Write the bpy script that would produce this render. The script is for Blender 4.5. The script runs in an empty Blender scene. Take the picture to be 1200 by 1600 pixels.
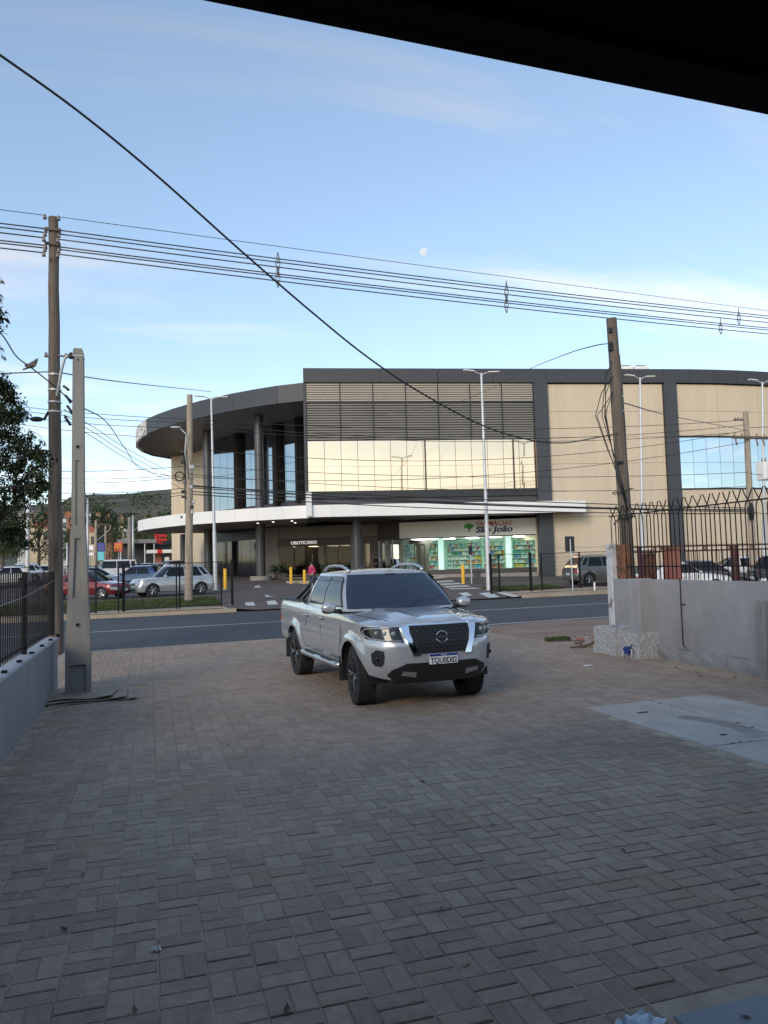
import bpy, bmesh, math, random
from mathutils import Vector, Matrix, Euler
from math import sin, cos, pi, radians as RAD, sqrt, atan2, tan

scene = bpy.context.scene
COL = scene.collection
rng = random.Random(7)

# ------------------------------------------------------------------ camera
FPX, YAW, PITCH, ROLL, CH = 1180.0, RAD(17.13), RAD(3.87), RAD(-1.54), 1.80
_f = Vector((sin(YAW) * cos(PITCH), cos(YAW) * cos(PITCH), sin(PITCH)))
_r0 = Vector((cos(YAW), -sin(YAW), 0))
_u0 = _r0.cross(_f)
_r = _r0 * cos(ROLL) + _u0 * sin(ROLL)
_u = -_r0 * sin(ROLL) + _u0 * cos(ROLL)
CAM = Vector((0, 0, CH))
cam_d = bpy.data.cameras.new('camera')
cam_o = bpy.data.objects.new('camera', cam_d)
COL.objects.link(cam_o)
cam_d.sensor_fit = 'HORIZONTAL'
cam_d.sensor_width = 36.0
cam_d.lens = FPX / 1200 * 36.0
cam_d.clip_start = 0.05
cam_d.clip_end = 6000
M3 = Matrix((_r, _u, -_f)).transposed()
cam_o.matrix_world = Matrix.Translation(CAM) @ M3.to_4x4()
scene.camera = cam_o

# ------------------------------------------------------------------ world, sun, exposure
SUN_EL, SUN_AZ = RAD(20.0), RAD(222)          # azimuth clockwise from +Y (straight ahead)
world = bpy.data.worlds.new('World')
scene.world = world
world.use_nodes = True
nt = world.node_tree
nt.nodes.clear()
W = nt.nodes.new
sky = W('ShaderNodeTexSky')
sky.sky_type = 'NISHITA'
sky.sun_disc = False
sky.sun_elevation = SUN_EL
sky.sun_rotation = SUN_AZ
sky.altitude = 100
sky.air_density = 1.0
sky.dust_density = 0.2
sky.ozone_density = 2.2
gm = W('ShaderNodeGamma'); gm.inputs[1].default_value = 0.80
hs = W('ShaderNodeHueSaturation'); hs.inputs['Saturation'].default_value = 0.97; nt.links.new(sky.outputs[0], hs.inputs['Color']); nt.links.new(hs.outputs[0], gm.inputs[0])
tc = W('ShaderNodeTexCoord')
sep = W('ShaderNodeSeparateXYZ')
nt.links.new(tc.outputs['Generated'], sep.inputs[0])
# project direction on a cloud layer: (x/z, y/z)
mz = W('ShaderNodeMath'); mz.operation = 'MAXIMUM'; mz.inputs[1].default_value = 0.0
nt.links.new(sep.outputs[2], mz.inputs[0])
az = W('ShaderNodeMath'); az.operation = 'ADD'; az.inputs[1].default_value = 0.12
nt.links.new(mz.outputs[0], az.inputs[0])
dv = W('ShaderNodeVectorMath'); dv.operation = 'DIVIDE'
cz = W('ShaderNodeCombineXYZ')
for i in range(3): nt.links.new(az.outputs[0], cz.inputs[i])
nt.links.new(tc.outputs['Generated'], dv.inputs[0]); nt.links.new(cz.outputs[0], dv.inputs[1])
mp = W('ShaderNodeMapping'); mp.inputs['Rotation'].default_value = (0, 0, RAD(-32)); mp.inputs['Scale'].default_value = (0.32, 1.25, 0.0)
mp.inputs['Location'].default_value = (3.1, 1.7, 0)
nt.links.new(dv.outputs[0], mp.inputs[0])
n1 = W('ShaderNodeTexNoise'); n1.inputs['Scale'].default_value = 1.7; n1.inputs['Detail'].default_value = 7; n1.inputs['Roughness'].default_value = 0.55
n1.inputs['Distortion'].default_value = 0.7
nt.links.new(mp.outputs[0], n1.inputs['Vector'])
rmp = W('ShaderNodeMapRange'); rmp.inputs[1].default_value = 0.50; rmp.inputs[2].default_value = 0.78; rmp.inputs[3].default_value = 0.0; rmp.inputs[4].default_value = 0.80
rmp.interpolation_type = 'SMOOTHSTEP'
nt.links.new(n1.outputs[0], rmp.inputs[0])
# cloud tint follows the sky's own brightness: a paler, brighter version of it
bw = W('ShaderNodeRGBToBW'); nt.links.new(gm.outputs[0], bw.inputs[0])
cl = W('ShaderNodeMix'); cl.data_type = 'RGBA'; cl.blend_type = 'MULTIPLY'; cl.inputs[0].default_value = 1.0
ccol = W('ShaderNodeCombineXYZ')
for i in range(3): nt.links.new(bw.outputs[0], ccol.inputs[i])
nt.links.new(ccol.outputs[0], cl.inputs[6]); cl.inputs[7].default_value = (1.34, 1.36, 1.42, 1)
mx = W('ShaderNodeMix'); mx.data_type = 'RGBA'
nt.links.new(rmp.outputs[0], mx.inputs[0]); nt.links.new(gm.outputs[0], mx.inputs[6]); nt.links.new(cl.outputs[2], mx.inputs[7])
bg = W('ShaderNodeBackground'); bg.inputs[1].default_value = 0.15
nt.links.new(mx.outputs[2], bg.inputs[0])
wo = W('ShaderNodeOutputWorld'); nt.links.new(bg.outputs[0], wo.inputs[0])

sun_d = bpy.data.lights.new('sun', 'SUN'); sun_d.energy = 0.95; sun_d.angle = RAD(22); sun_d.color = (1.0, 0.86, 0.70)
sun_o = bpy.data.objects.new('sun', sun_d); COL.objects.link(sun_o)
sd = Vector((sin(SUN_AZ) * cos(SUN_EL), cos(SUN_AZ) * cos(SUN_EL), sin(SUN_EL)))
sun_o.rotation_euler = sd.to_track_quat('Z', 'Y').to_euler()
sun_o.location = (0, 0, 60)
vs = scene.view_settings
vs.view_transform = 'Standard'; vs.look = 'None'; vs.gamma = 1.0; vs.use_curve_mapping = False
vs.exposure = 1.13
scene.render.engine = 'CYCLES'

# ------------------------------------------------------------------ pixel helpers (photograph is 1200 x 1600)
def ray(x, y): return _f + _r * ((x - 600) / FPX) - _u * ((y - 800) / FPX)
def at_depth(x, y, d): return CAM + ray(x, y) * d
def at_plane(x, y, P, n):
    d = ray(x, y); n = Vector(n)
    return CAM + d * ((Vector(P) - CAM).dot(n) / d.dot(n))
def at_z(x, y, z=0.0): return at_plane(x, y, (0, 0, z), (0, 0, 1))
def at_x(x, y, c): return at_plane(x, y, (c, 0, 0), (1, 0, 0))
def at_y(x, y, c): return at_plane(x, y, (0, c, 0), (0, 1, 0))
def lerp(a, b, t): return a + (b - a) * t
def interp(tab, x):
    if x <= tab[0][0]: return tab[0][1]
    for (a, va), (b, vb) in zip(tab, tab[1:]):
        if x <= b: return va + (vb - va) * (x - a) / (b - a)
    return tab[-1][1]
def sstep(a, b, x):
    t = max(0.0, min(1.0, (x - a) / (b - a))); return t * t * (3 - 2 * t)

GZ = [(-100, 0), (32.5, 0), (34.5, .10), (38, .26), (51, .45), (63, .75), (80, 1.0), (160, 2.0), (400, 6.0), (2000, 20)]
def gz(y): return interp(GZ, y)

# ------------------------------------------------------------------ materials
MATS = {}
def pm(name, col, rough=.6, metal=0.0, var=.12, scale=3.0, bump=0.0, bscale=40.0, spec=.5, coat=0.0, world_co=False,
       stretch=(1, 1, 1), second=None, sthr=(.5, .65), sscale=2.0, emit=0.0, rand=0.0, attr=None, trans=0.0, big=None):
    if name in MATS: return MATS[name]
    m = bpy.data.materials.new(name); m.use_nodes = True
    t = m.node_tree; N = t.nodes.new; L = t.links.new
    b = t.nodes['Principled BSDF']
    b.inputs['Roughness'].default_value = rough; b.inputs['Metallic'].default_value = metal
    b.inputs['Specular IOR Level'].default_value = spec
    if coat: b.inputs['Coat Weight'].default_value = coat; b.inputs['Coat Roughness'].default_value = .06
    if world_co:
        g = N('ShaderNodeNewGeometry'); src = g.outputs['Position']
    else:
        g = N('ShaderNodeTexCoord'); src = g.outputs['Object']
    mp = N('ShaderNodeMapping'); mp.inputs['Scale'].default_value = stretch; L(src, mp.inputs[0])
    n = N('ShaderNodeTexNoise'); n.inputs['Scale'].default_value = scale; n.inputs['Detail'].default_value = 6; n.inputs['Roughness'].default_value = .6
    L(mp.outputs[0], n.inputs['Vector'])
    mr = N('ShaderNodeMapRange'); mr.inputs[1].default_value = .28; mr.inputs[2].default_value = .72
    mr.inputs[3].default_value = 1 - var; mr.inputs[4].default_value = 1 + var; L(n.outputs[0], mr.inputs[0])
    val = mr.outputs[0]
    if big:
        nbg = N('ShaderNodeTexNoise'); nbg.inputs['Scale'].default_value = big[0]; nbg.inputs['Detail'].default_value = 4; nbg.inputs['Distortion'].default_value = .6; L(mp.outputs[0], nbg.inputs['Vector'])
        mbg = N('ShaderNodeMapRange'); mbg.inputs[1].default_value = .3; mbg.inputs[2].default_value = .7; mbg.inputs[3].default_value = 1 - big[1]; mbg.inputs[4].default_value = 1 + big[1]; L(nbg.outputs[0], mbg.inputs[0])
        mub = N('ShaderNodeMath'); mub.operation = 'MULTIPLY'; L(val, mub.inputs[0]); L(mbg.outputs[0], mub.inputs[1]); val = mub.outputs[0]
    if rand or attr:
        ob = N('ShaderNodeObjectInfo'); rv = ob.outputs['Random']
        if attr:
            at = N('ShaderNodeAttribute'); at.attribute_name = attr
            ad = N('ShaderNodeMath'); ad.operation = 'ADD'; L(at.outputs['Fac'], ad.inputs[0]); L(rv, ad.inputs[1])
            fr = N('ShaderNodeMath'); fr.operation = 'FRACT'; L(ad.outputs[0], fr.inputs[0]); rv = fr.outputs[0]
        m2 = N('ShaderNodeMapRange'); m2.inputs[3].default_value = 1 - rand; m2.inputs[4].default_value = 1 + rand; L(rv, m2.inputs[0])
        mu = N('ShaderNodeMath'); mu.operation = 'MULTIPLY'; L(val, mu.inputs[0]); L(m2.outputs[0], mu.inputs[1]); val = mu.outputs[0]
    vm = N('ShaderNodeVectorMath'); vm.operation = 'SCALE'; vm.inputs[0].default_value = col[:3]; L(val, vm.inputs['Scale'])
    out = vm.outputs[0]
    if second is not None:
        n2 = N('ShaderNodeTexNoise'); n2.inputs['Scale'].default_value = sscale; n2.inputs['Detail'].default_value = 5; n2.inputs['Roughness'].default_value = .6
        n2.inputs['Distortion'].default_value = .4
        L(mp.outputs[0], n2.inputs['Vector'])
        r2 = N('ShaderNodeMapRange'); r2.inputs[1].default_value = sthr[0]; r2.inputs[2].default_value = sthr[1]; L(n2.outputs[0], r2.inputs[0])
        mi = N('ShaderNodeMix'); mi.data_type = 'RGBA'; L(r2.outputs[0], mi.inputs[0]); L(out, mi.inputs[6]); mi.inputs[7].default_value = (*second, 1)
        out = mi.outputs[2]
    L(out, b.inputs['Base Color'])
    if bump:
        nb = N('ShaderNodeTexNoise'); nb.inputs['Scale'].default_value = bscale; nb.inputs['Detail'].default_value = 4; L(mp.outputs[0], nb.inputs['Vector'])
        bu = N('ShaderNodeBump'); bu.inputs['Strength'].default_value = bump; bu.inputs['Distance'].default_value = .02
        L(nb.outputs[0], bu.inputs['Height']); L(bu.outputs[0], b.inputs['Normal'])
    if emit:
        L(out, b.inputs['Emission Color']); b.inputs['Emission Strength'].default_value = emit
    if trans: b.inputs['Transmission Weight'].default_value = trans
    MATS[name] = m
    return m
def glass_clear(name, tint=(.8, .9, .88), refl=.25):
    m = bpy.data.materials.new(name); m.use_nodes = True
    t = m.node_tree; t.nodes.clear(); N = t.nodes.new; L = t.links.new
    tr = N('ShaderNodeBsdfTransparent'); tr.inputs[0].default_value = (*tint, 1)
    gl = N('ShaderNodeBsdfGlossy'); gl.inputs['Roughness'].default_value = .02; gl.inputs[0].default_value = (.9, .95, .95, 1)
    fr = N('ShaderNodeFresnel'); fr.inputs[0].default_value = 1.35
    ad = N('ShaderNodeMath'); ad.operation = 'ADD'; ad.inputs[1].default_value = refl; ad.use_clamp = True; L(fr.outputs[0], ad.inputs[0])
    mx = N('ShaderNodeMixShader'); L(ad.outputs[0], mx.inputs[0]); L(tr.outputs[0], mx.inputs[1]); L(gl.outputs[0], mx.inputs[2])
    o = N('ShaderNodeOutputMaterial'); L(mx.outputs[0], o.inputs[0])
    MATS[name] = m; return m
def emis(name, col, s):
    m = bpy.data.materials.new(name); m.use_nodes = True
    t = m.node_tree; t.nodes.clear()
    e = t.nodes.new('ShaderNodeEmission'); e.inputs[0].default_value = (*col, 1); e.inputs[1].default_value = s
    o = t.nodes.new('ShaderNodeOutputMaterial'); t.links.new(e.outputs[0], o.inputs[0]); MATS[name] = m; return m

# ------------------------------------------------------------------ mesh helpers
class MB:
    def __init__(s): s.v = []; s.f = []; s.a = None
    def add(s, vs, fs):
        o = len(s.v); s.v += [tuple(q) for q in vs]; s.f += [tuple(i + o for i in f) for f in fs]; return s
    def box(s, c, d, rz=0.0, M=None):
        cx, cy, cz_ = c; hx, hy, hz = d[0] / 2, d[1] / 2, d[2] / 2
        P = []
        for z in (-hz, hz):
            for x, y in ((-hx, -hy), (hx, -hy), (hx, hy), (-hx, hy)):
                q = Vector((x, y, z))
                if rz: q = Vector((x * cos(rz) - y * sin(rz), x * sin(rz) + y * cos(rz), z))
                if M: q = M @ q
                P.append(q + Vector(c))
        return s.add(P, [(3, 2, 1, 0), (4, 5, 6, 7), (0, 1, 5, 4), (1, 2, 6, 5), (2, 3, 7, 6), (3, 0, 4, 7)])
    def prism(s, poly, z0, z1):
        n = len(poly)
        vs_ = [(x, y, z0) for x, y in poly] + [(x, y, z1) for x, y in poly]
        fs = [tuple(range(n - 1, -1, -1)), tuple(range(n, 2 * n))] + [(i, (i + 1) % n, n + (i + 1) % n, n + i) for i in range(n)]
        return s.add(vs_, fs)
    def extr(s, pts, d):                     # planar polygon (3d points) pushed along vector d
        n = len(pts); d = Vector(d)
        vs_ = [Vector(q) for q in pts] + [Vector(q) + d for q in pts]
        return s.add(vs_, [tuple(range(n - 1, -1, -1)), tuple(range(n, 2 * n))] + [(i, (i + 1) % n, n + (i + 1) % n, n + i) for i in range(n)])
    def tube(s, pts, r, n=8, cap=True):
        pts = [Vector(q) for q in pts]; k = len(pts)
        rr = r if isinstance(r, (list, tuple)) else [r] * k
        t0 = (pts[1] - pts[0]).normalized()
        ref = Vector((0, 0, 1)) if abs(t0.z) < .9 else Vector((1, 0, 0))
        a = t0.cross(ref).normalized(); vs_ = []; fs = []
        for i, q in enumerate(pts):
            t = (pts[min(i + 1, k - 1)] - pts[max(i - 1, 0)])
            if t.length < 1e-9: t = t0
            t.normalize()
            a = (a - t * a.dot(t)); a.normalize(); b = t.cross(a)
            for j in range(n):
                w = 2 * pi * j / n; vs_.append(q + a * (cos(w) * rr[i]) + b * (sin(w) * rr[i]))
        for i in range(k - 1):
            for j in range(n):
                fs.append((i * n + j, i * n + (j + 1) % n, (i + 1) * n + (j + 1) % n, (i + 1) * n + j))
        if cap: fs += [tuple(range(n - 1, -1, -1)), tuple(range((k - 1) * n, k * n))]
        return s.add(vs_, fs)
    def lathe(s, prof, n=24, M=None, closed=False):   # prof: (r, z)
        vs_ = []; fs = []; k = len(prof)
        for r, z in prof:
            for j in range(n):
                w = 2 * pi * j / n; q = Vector((r * cos(w), r * sin(w), z)); vs_.append(M @ q if M else q)
        for i in range(k - 1 + (1 if closed else 0)):
            i2 = (i + 1) % k
            for j in range(n): fs.append((i * n + j, i * n + (j + 1) % n, i2 * n + (j + 1) % n, i2 * n + j))
        return s.add(vs_, fs)
    def grid(s, P, flip=False):                # P[i][j] points
        n = len(P); m_ = len(P[0]); vs_ = [q for r_ in P for q in r_]; fs = []
        for i in range(n - 1):
            for j in range(m_ - 1):
                f = (i * m_ + j, i * m_ + j + 1, (i + 1) * m_ + j + 1, (i + 1) * m_ + j)
                fs.append(f[::-1] if flip else f)
        return s.add(vs_, fs)
    def ball(s, c, r, n=10, m_=6):
        r = r if isinstance(r, (list, tuple)) else (r, r, r)
        P = []
        for i in range(m_ + 1):
            th = pi * i / m_
            P.append([(c[0] + r[0] * sin(th) * cos(2 * pi * j / n), c[1] + r[1] * sin(th) * sin(2 * pi * j / n), c[2] + r[2] * cos(th)) for j in range(n + 1)])
        return s.grid(P, True)
    def mesh(s, name, mat=None, smooth=False, auto=None):
        me = bpy.data.meshes.new(name); me.from_pydata(s.v, [], s.f); me.validate(); me.update()
        if mat: me.materials.append(mat if not isinstance(mat, str) else MATS[mat])
        if smooth:
            me.polygons.foreach_set('use_smooth', [True] * len(me.polygons))
            if auto is not None: me.set_sharp_from_angle(angle=RAD(auto))
        return me
    def build(s, name, mat, parent=None, smooth=False, auto=None, loc=None, bevel=0, kind=None):
        o = bpy.data.objects.new(name, s.mesh(name, mat, smooth, auto)); COL.objects.link(o)
        if parent: o.parent = parent
        if loc is not None: o.location = loc
        if bevel: bev(o, bevel)
        if kind: o['kind'] = kind
        return o
def bev(o, w, seg=2):
    m = o.modifiers.new('bevel', 'BEVEL'); m.width = w; m.segments = seg; m.limit_method = 'ANGLE'; m.angle_limit = RAD(35)
    return o
def tag(o, label=None, cat=None, group=None, kind=None):
    if label: o['label'] = label
    if cat: o['category'] = cat
    if group: o['group'] = group
    if kind: o['kind'] = kind
    return o
def empty(name, loc=(0, 0, 0), rz=0.0, label=None, cat=None, group=None):
    o = bpy.data.objects.new(name, None); COL.objects.link(o); o.location = loc; o.rotation_euler = (0, 0, rz)
    o.empty_display_size = .2
    return tag(o, label, cat, group)
def inst(me, name, parent=None, loc=(0, 0, 0), rot=(0, 0, 0), scale=None):
    o = bpy.data.objects.new(name, me); COL.objects.link(o); o.location = loc; o.rotation_euler = rot
    if scale: o.scale = scale
    if parent: o.parent = parent
    return o
def copy_tree(o, parent=None):
    c = o.copy(); COL.objects.link(c); c.parent = parent
    for ch in list(o.children): copy_tree(ch, c)
    return c
def bevbox(d, b):                           # low-poly box with chamfered top, origin at top centre of base
    hx, hy, h = d[0] / 2, d[1] / 2, d[2]
    v = [(-hx, -hy, 0), (hx, -hy, 0), (hx, hy, 0), (-hx, hy, 0), (-hx, -hy, h - b), (hx, -hy, h - b), (hx, hy, h - b), (-hx, hy, h - b),
         (-hx + b, -hy + b, h), (hx - b, -hy + b, h), (hx - b, hy - b, h), (-hx + b, hy - b, h)]
    f = [(0, 1, 5, 4), (1, 2, 6, 5), (2, 3, 7, 6), (3, 0, 4, 7), (4, 5, 9, 8), (5, 6, 10, 9), (6, 7, 11, 10), (7, 4, 8, 11), (8, 9, 10, 11)]
    return v, f
_dg = None
def skin_mesh(name, verts, edges, radii, mat, parent=None, loc=(0, 0, 0), rz=0, sub=2):
    me = bpy.data.meshes.new(name); me.from_pydata(verts, edges, []); me.update()
    o = bpy.data.objects.new(name, me); COL.objects.link(o)
    sk = o.modifiers.new('s', 'SKIN'); sk.use_smooth_shade = True
    for i, r in enumerate(radii):
        r2 = r if isinstance(r, (tuple, list)) else (r, r)
        me.skin_vertices[0].data[i].radius = r2
    me.skin_vertices[0].data[0].use_root = True
    su = o.modifiers.new('u', 'SUBSURF'); su.levels = sub; su.render_levels = sub
    dg = bpy.context.evaluated_depsgraph_get()
    me2 = bpy.data.meshes.new_from_object(o.evaluated_get(dg)); me2.name = name
    o.modifiers.clear(); o.data = me2; me2.materials.clear(); me2.materials.append(MATS[mat])
    me2.polygons.foreach_set('use_smooth', [True] * len(me2.polygons))
    o.location = loc; o.rotation_euler = (0, 0, rz)
    if parent: o.parent = parent
    return o
def text_mesh(name, body, size, mat, parent=None, ext=.02, shear=0.0, bold=0.0, sx=1.0, align='LEFT'):
    cu = bpy.data.curves.new(name, 'FONT'); cu.body = body; cu.size = size; cu.extrude = ext; cu.shear = shear; cu.offset = bold
    cu.align_x = align; cu.resolution_u = 3
    o = bpy.data.objects.new(name, cu); COL.objects.link(o)
    dg = bpy.context.evaluated_depsgraph_get()
    me = bpy.data.meshes.new_from_object(o.evaluated_get(dg)); me.name = name
    for v in me.vertices: v.co.x *= sx
    bpy.data.objects.remove(o); bpy.data.curves.remove(cu)
    me.materials.clear(); me.materials.append(MATS[mat])
    o = bpy.data.objects.new(name, me); COL.objects.link(o)
    if parent: o.parent = parent
    return o

# materials used in many places
pm('soil', (.23, .155, .115), .95, var=.22, scale=.8, bump=.5, bscale=9, world_co=True, second=(.28, .20, .15), sscale=.35)
pm('asphalt', (.055, .058, .064), .8, var=.10, scale=.35, bump=.25, bscale=60, world_co=True, second=(.075, .075, .078), sthr=(.5, .8), sscale=.12, stretch=(.25, 1, 1))
pm('lot_asphalt', (.115, .092, .08), .9, var=.15, scale=.3, bump=.2, bscale=40, world_co=True)
pm('road_paint', (.62, .62, .58), .7, var=.22, scale=5, world_co=True, second=(.2, .2, .2), sthr=(.58, .8), sscale=6)
pm('grass', (.075, .10, .028), .9, var=.4, scale=2, world_co=True, rand=.2)
pm('concrete', (.225, .212, .19), .9, var=.15, scale=2, bump=.3, bscale=30, second=(.15, .14, .12), sscale=1.3, stretch=(1, 1, .3))
pm('slab_concrete', (.42, .37, .32), .9, var=.16, scale=3.5, bump=.35, bscale=45, world_co=True, second=(.49, .44, .39), sscale=1.6, stretch=(1, .5, 1))
pm('tan_concrete', (.36, .29, .21), .9, var=.15, scale=1.2, bump=.25, bscale=20, world_co=True)
pm('grey_plaster', (.25, .25, .258), .9, var=.10, scale=5, bump=.25, bscale=45, world_co=True, second=(.185, .185, .19), sthr=(.52, .78), sscale=.9, stretch=(1, 1, .45), big=(.8, .08))
pm('rough_plaster', (.26, .262, .268), .95, var=.16, scale=30, bump=1.0, bscale=70, world_co=True, big=(5, .10))
pm('white_wash', (.45, .46, .48), .9, var=.25, scale=4, bump=.3, bscale=25, world_co=True, second=(.16, .14, .12), sthr=(.56, .66), sscale=5)
pm('wood_pole', (.125, .10, .08), .9, var=.35, scale=3, bump=.6, bscale=10, stretch=(6, 6, .35), second=(.06, .045, .035), sthr=(.55, .75), sscale=2)
pm('pale_pole', (.33, .27, .21), .9, var=.25, scale=3, bump=.5, bscale=10, stretch=(4, 4, .4), second=(.2, .16, .12), sthr=(.52, .7), sscale=2)
pm('black_metal', (.010, .010, .011), .55, var=.1, spec=.2)
pm('brown_metal', (.075, .024, .022), .55, var=.2)
pm('galv', (.42, .43, .44), .45, metal=.6, var=.12)
pm('light_pole', (.52, .53, .54), .45, metal=.3, var=.08)
pm('rubber', (.017, .017, .018), .8, var=.2, bump=.1, bscale=60)
pm('plastic_black', (.014, .014, .015), .5, var=.1)
pm('cable_black', (.014, .014, .015), .6, var=.1)
pm('wire_metal', (.10, .10, .10), .5, metal=.5, var=.1)
pm('white_paint', (.75, .74, .72), .5, var=.04)
pm('yellow_paint', (.75, .40, .015), .5, var=.08, scale=6)
pm('red_paint', (.55, .02, .015), .5, var=.06)
pm('porcelain', (.20, .17, .15), .35, var=.1)
# ================================================================== SETTING
def sheet(name, mat, x0, x1, f0, f1, dz=0.0, nx=24, ny=6, kind='structure', flat=None, thick=0):
    mb = MB(); P = []
    for i in range(nx + 1):
        x = lerp(x0, x1, i / nx); row = []
        for j in range(ny + 1):
            y = lerp(f0(x), f1(x), j / ny)
            row.append((x, y, (gz(y) if flat is None else flat) + dz))
        P.append(row)
    mb.grid(P, True)
    o = mb.build(name, mat)
    if kind: o['kind'] = kind
    return o
RN = lambda x: 18.5 + .115 * x          # near road edge
RC = lambda x: 24.6 + .10 * x           # centre line
RF = lambda x: 31.3 + .082 * x          # far road edge
# one ground sheet to the horizon
mb = MB(); ys = [-60, -20, 0, 12, 20, 28, 32.5, 34.5, 38, 44, 51, 57, 63, 72, 80, 110, 160, 250, 400, 700, 1200, 2500]
xs = [-2500, -900, -300, -120, -60, -30, -10, 0, 10, 20, 30, 60, 120, 300, 900, 2500]
mb.grid([[(x, y, gz(y) - .10) for y in ys] for x in xs], True)
tag(mb.build('ground', 'soil'), 'bare reddish soil ground', kind='structure')

road = sheet('road', 'asphalt', -160, 170, RN, RF, -.035, 60, 4, flat=0)
def strip(name, mat, x0, x1, f, w, dz, parent=None, nx=20):
    mb = MB()
    P = [[(x, f(x) - w / 2, dz), (x, f(x) + w / 2, dz)] for x in [lerp(x0, x1, i / nx) for i in range(nx + 1)]]
    mb.grid(P, True); return mb.build(name, mat, parent)
strip('centre_line', 'road_paint', -150, 160, RC, .13, -.030, road, 40)
strip('edge_line', 'road_paint', 6.5, 160, lambda x: RN(x) + .35, .12, -.030, road)

# ---- far pavement, both sides of the mall entrance, with its slabs and kerb
def pavement(name, x0, x1, label):
    root = sheet(name, 'tan_concrete', x0, x1, lambda x: RF(x) + .18, lambda x: RF(x) + 3.1, .012, 40, 4)
    root['label'] = label
    mb = MB(); n = 40
    for i in range(n):
        a, b = lerp(x0, x1, i / n), lerp(x0, x1, (i + 1) / n)
        mb.extr([(a, RF(a), -.04), (b - .01, RF(b), -.04), (b - .01, RF(b) + .17, -.04), (a, RF(a) + .17, -.04)], (0, 0, .15))
    mb.build('kerb', 'tan_concrete', root)
    return root
pl = pavement('far_pavement', -60, 3.3, 'pale tan pavement left of the mall entrance')
pr = pavement('far_pavement', 16.9, 75, 'pale tan pavement right of the mall entrance')
slab_me = MB().add(*bevbox((1.16, 1.36, .03), .008)).mesh('slab', 'tan_concrete')
for root, x0, x1 in ((pl, -8.4, 3.0), (pr, 17.6, 26)):
    k = 0; x = x0
    while x < x1:
        for j in range(2):
            y = RF(x) + .9 + j * 1.4
            s = inst(slab_me, 'paving_slab', root, (x, y, gz(y) + .002 + rng.uniform(0, .008)), (rng.uniform(-.006, .006), rng.uniform(-.006, .006), .08))
        x += 1.2
# ---- mall forecourt asphalt, markings
lot = sheet('mall_forecourt', 'lot_asphalt', -70, 90, lambda x: RF(x) + (.05 if 3.2 < x < 17 else 3.12), lambda x: 140, .015, 80, 40)
def mark(pts, name='road_marking', parent=lot, up=.024):
    q = []
    for x, y in pts:
        a = at_z(x, y, .1)
        for _ in range(8): a = at_z(x, y, gz(a.y))
        q.append((a.x, a.y, gz(a.y) + up))
    mb = MB(); mb.add(q, [tuple(range(len(q)))]); return mb.build(name, 'road_paint', parent)
for pts in ([(347, 946), (361, 945.5), (366, 951), (350, 952)], [(382, 943), (396, 942.5), (400, 946.5), (386, 947.5)], [(416, 941.5), (430, 940.5), (437, 945.5), (421, 947)],
            [(398, 917), (405, 916.5), (408, 918.5), (398, 919)]):
    mark(pts)
mark([(414, 930.5), (419, 930), (421, 934.5), (430, 935), (422, 938.5), (411, 937.5), (416, 935)], 'turn_arrow')
for i in range(7):                       # zebra crossing in front of the pharmacy
    y = 901 + i * 3.9; x0 = 664 + i * 7.2
    mark([(x0, y), (x0 + 16 + i * 5, y - 1.5 + .0 * i), (x0 + 22 + i * 5.5, y + .3), (x0 + 5, y + 2)], 'crossing_stripe')
mark([(676, 897), (686, 896.5), (708, 904), (698, 904.5)], 'lane_mark')
mark([(748, 928.5), (768, 927), (780, 931.5), (764, 932.5)]); mark([(776, 927.5), (790, 926), (812, 931.5), (800, 932.5)]); mark([(716, 929), (730, 928), (738, 930.5), (726, 931.5)])
for i in range(4): mark([(790 + i * 14, 915 - i * .4), (797 + i * 14, 914.6 - i * .4), (806 + i * 16, 917 - i * .4), (798 + i * 16, 917.4 - i * .4)], 'bay_line')

# ---- grass verges: real blades, one mass each
def verge(name, x0, x1, f0, f1, n, label, hgt=.12):
    base = sheet(name, 'grass', x0, x1, f0, f1, .03, 30, 6, kind='stuff'); base['label'] = label; base['category'] = 'grass'
    mb = MB(); r = random.Random(n)
    for _ in range(n):
        x = r.uniform(x0, x1); y = r.uniform(f0(x), f1(x)); z = gz(y) + .028; a = r.uniform(0, pi); h = hgt * r.uniform(.5, 1.3); w = .02
        dx, dy = cos(a) * w, sin(a) * w; lx, ly = r.uniform(-.05, .05), r.uniform(-.05, .05)
        mb.add([(x - dx, y - dy, z), (x + dx, y + dy, z), (x + lx, y + ly, z + h)], [(0, 1, 2)])
    b = mb.build('grass_blades', 'grass', base); b['kind'] = 'stuff'
    return base
verge('grass_verge', -14, 3.0, lambda x: RF(x) + 3.1, lambda x: RF(x) + 7.6, 14000, 'strip of green grass under the parked cars left of the entrance')
verge('grass_verge', 17.2, 21.2, lambda x: RF(x) + 3.0, lambda x: RF(x) + 5.6, 4500, 'small patch of grass behind the gate fence right of the entrance')

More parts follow.
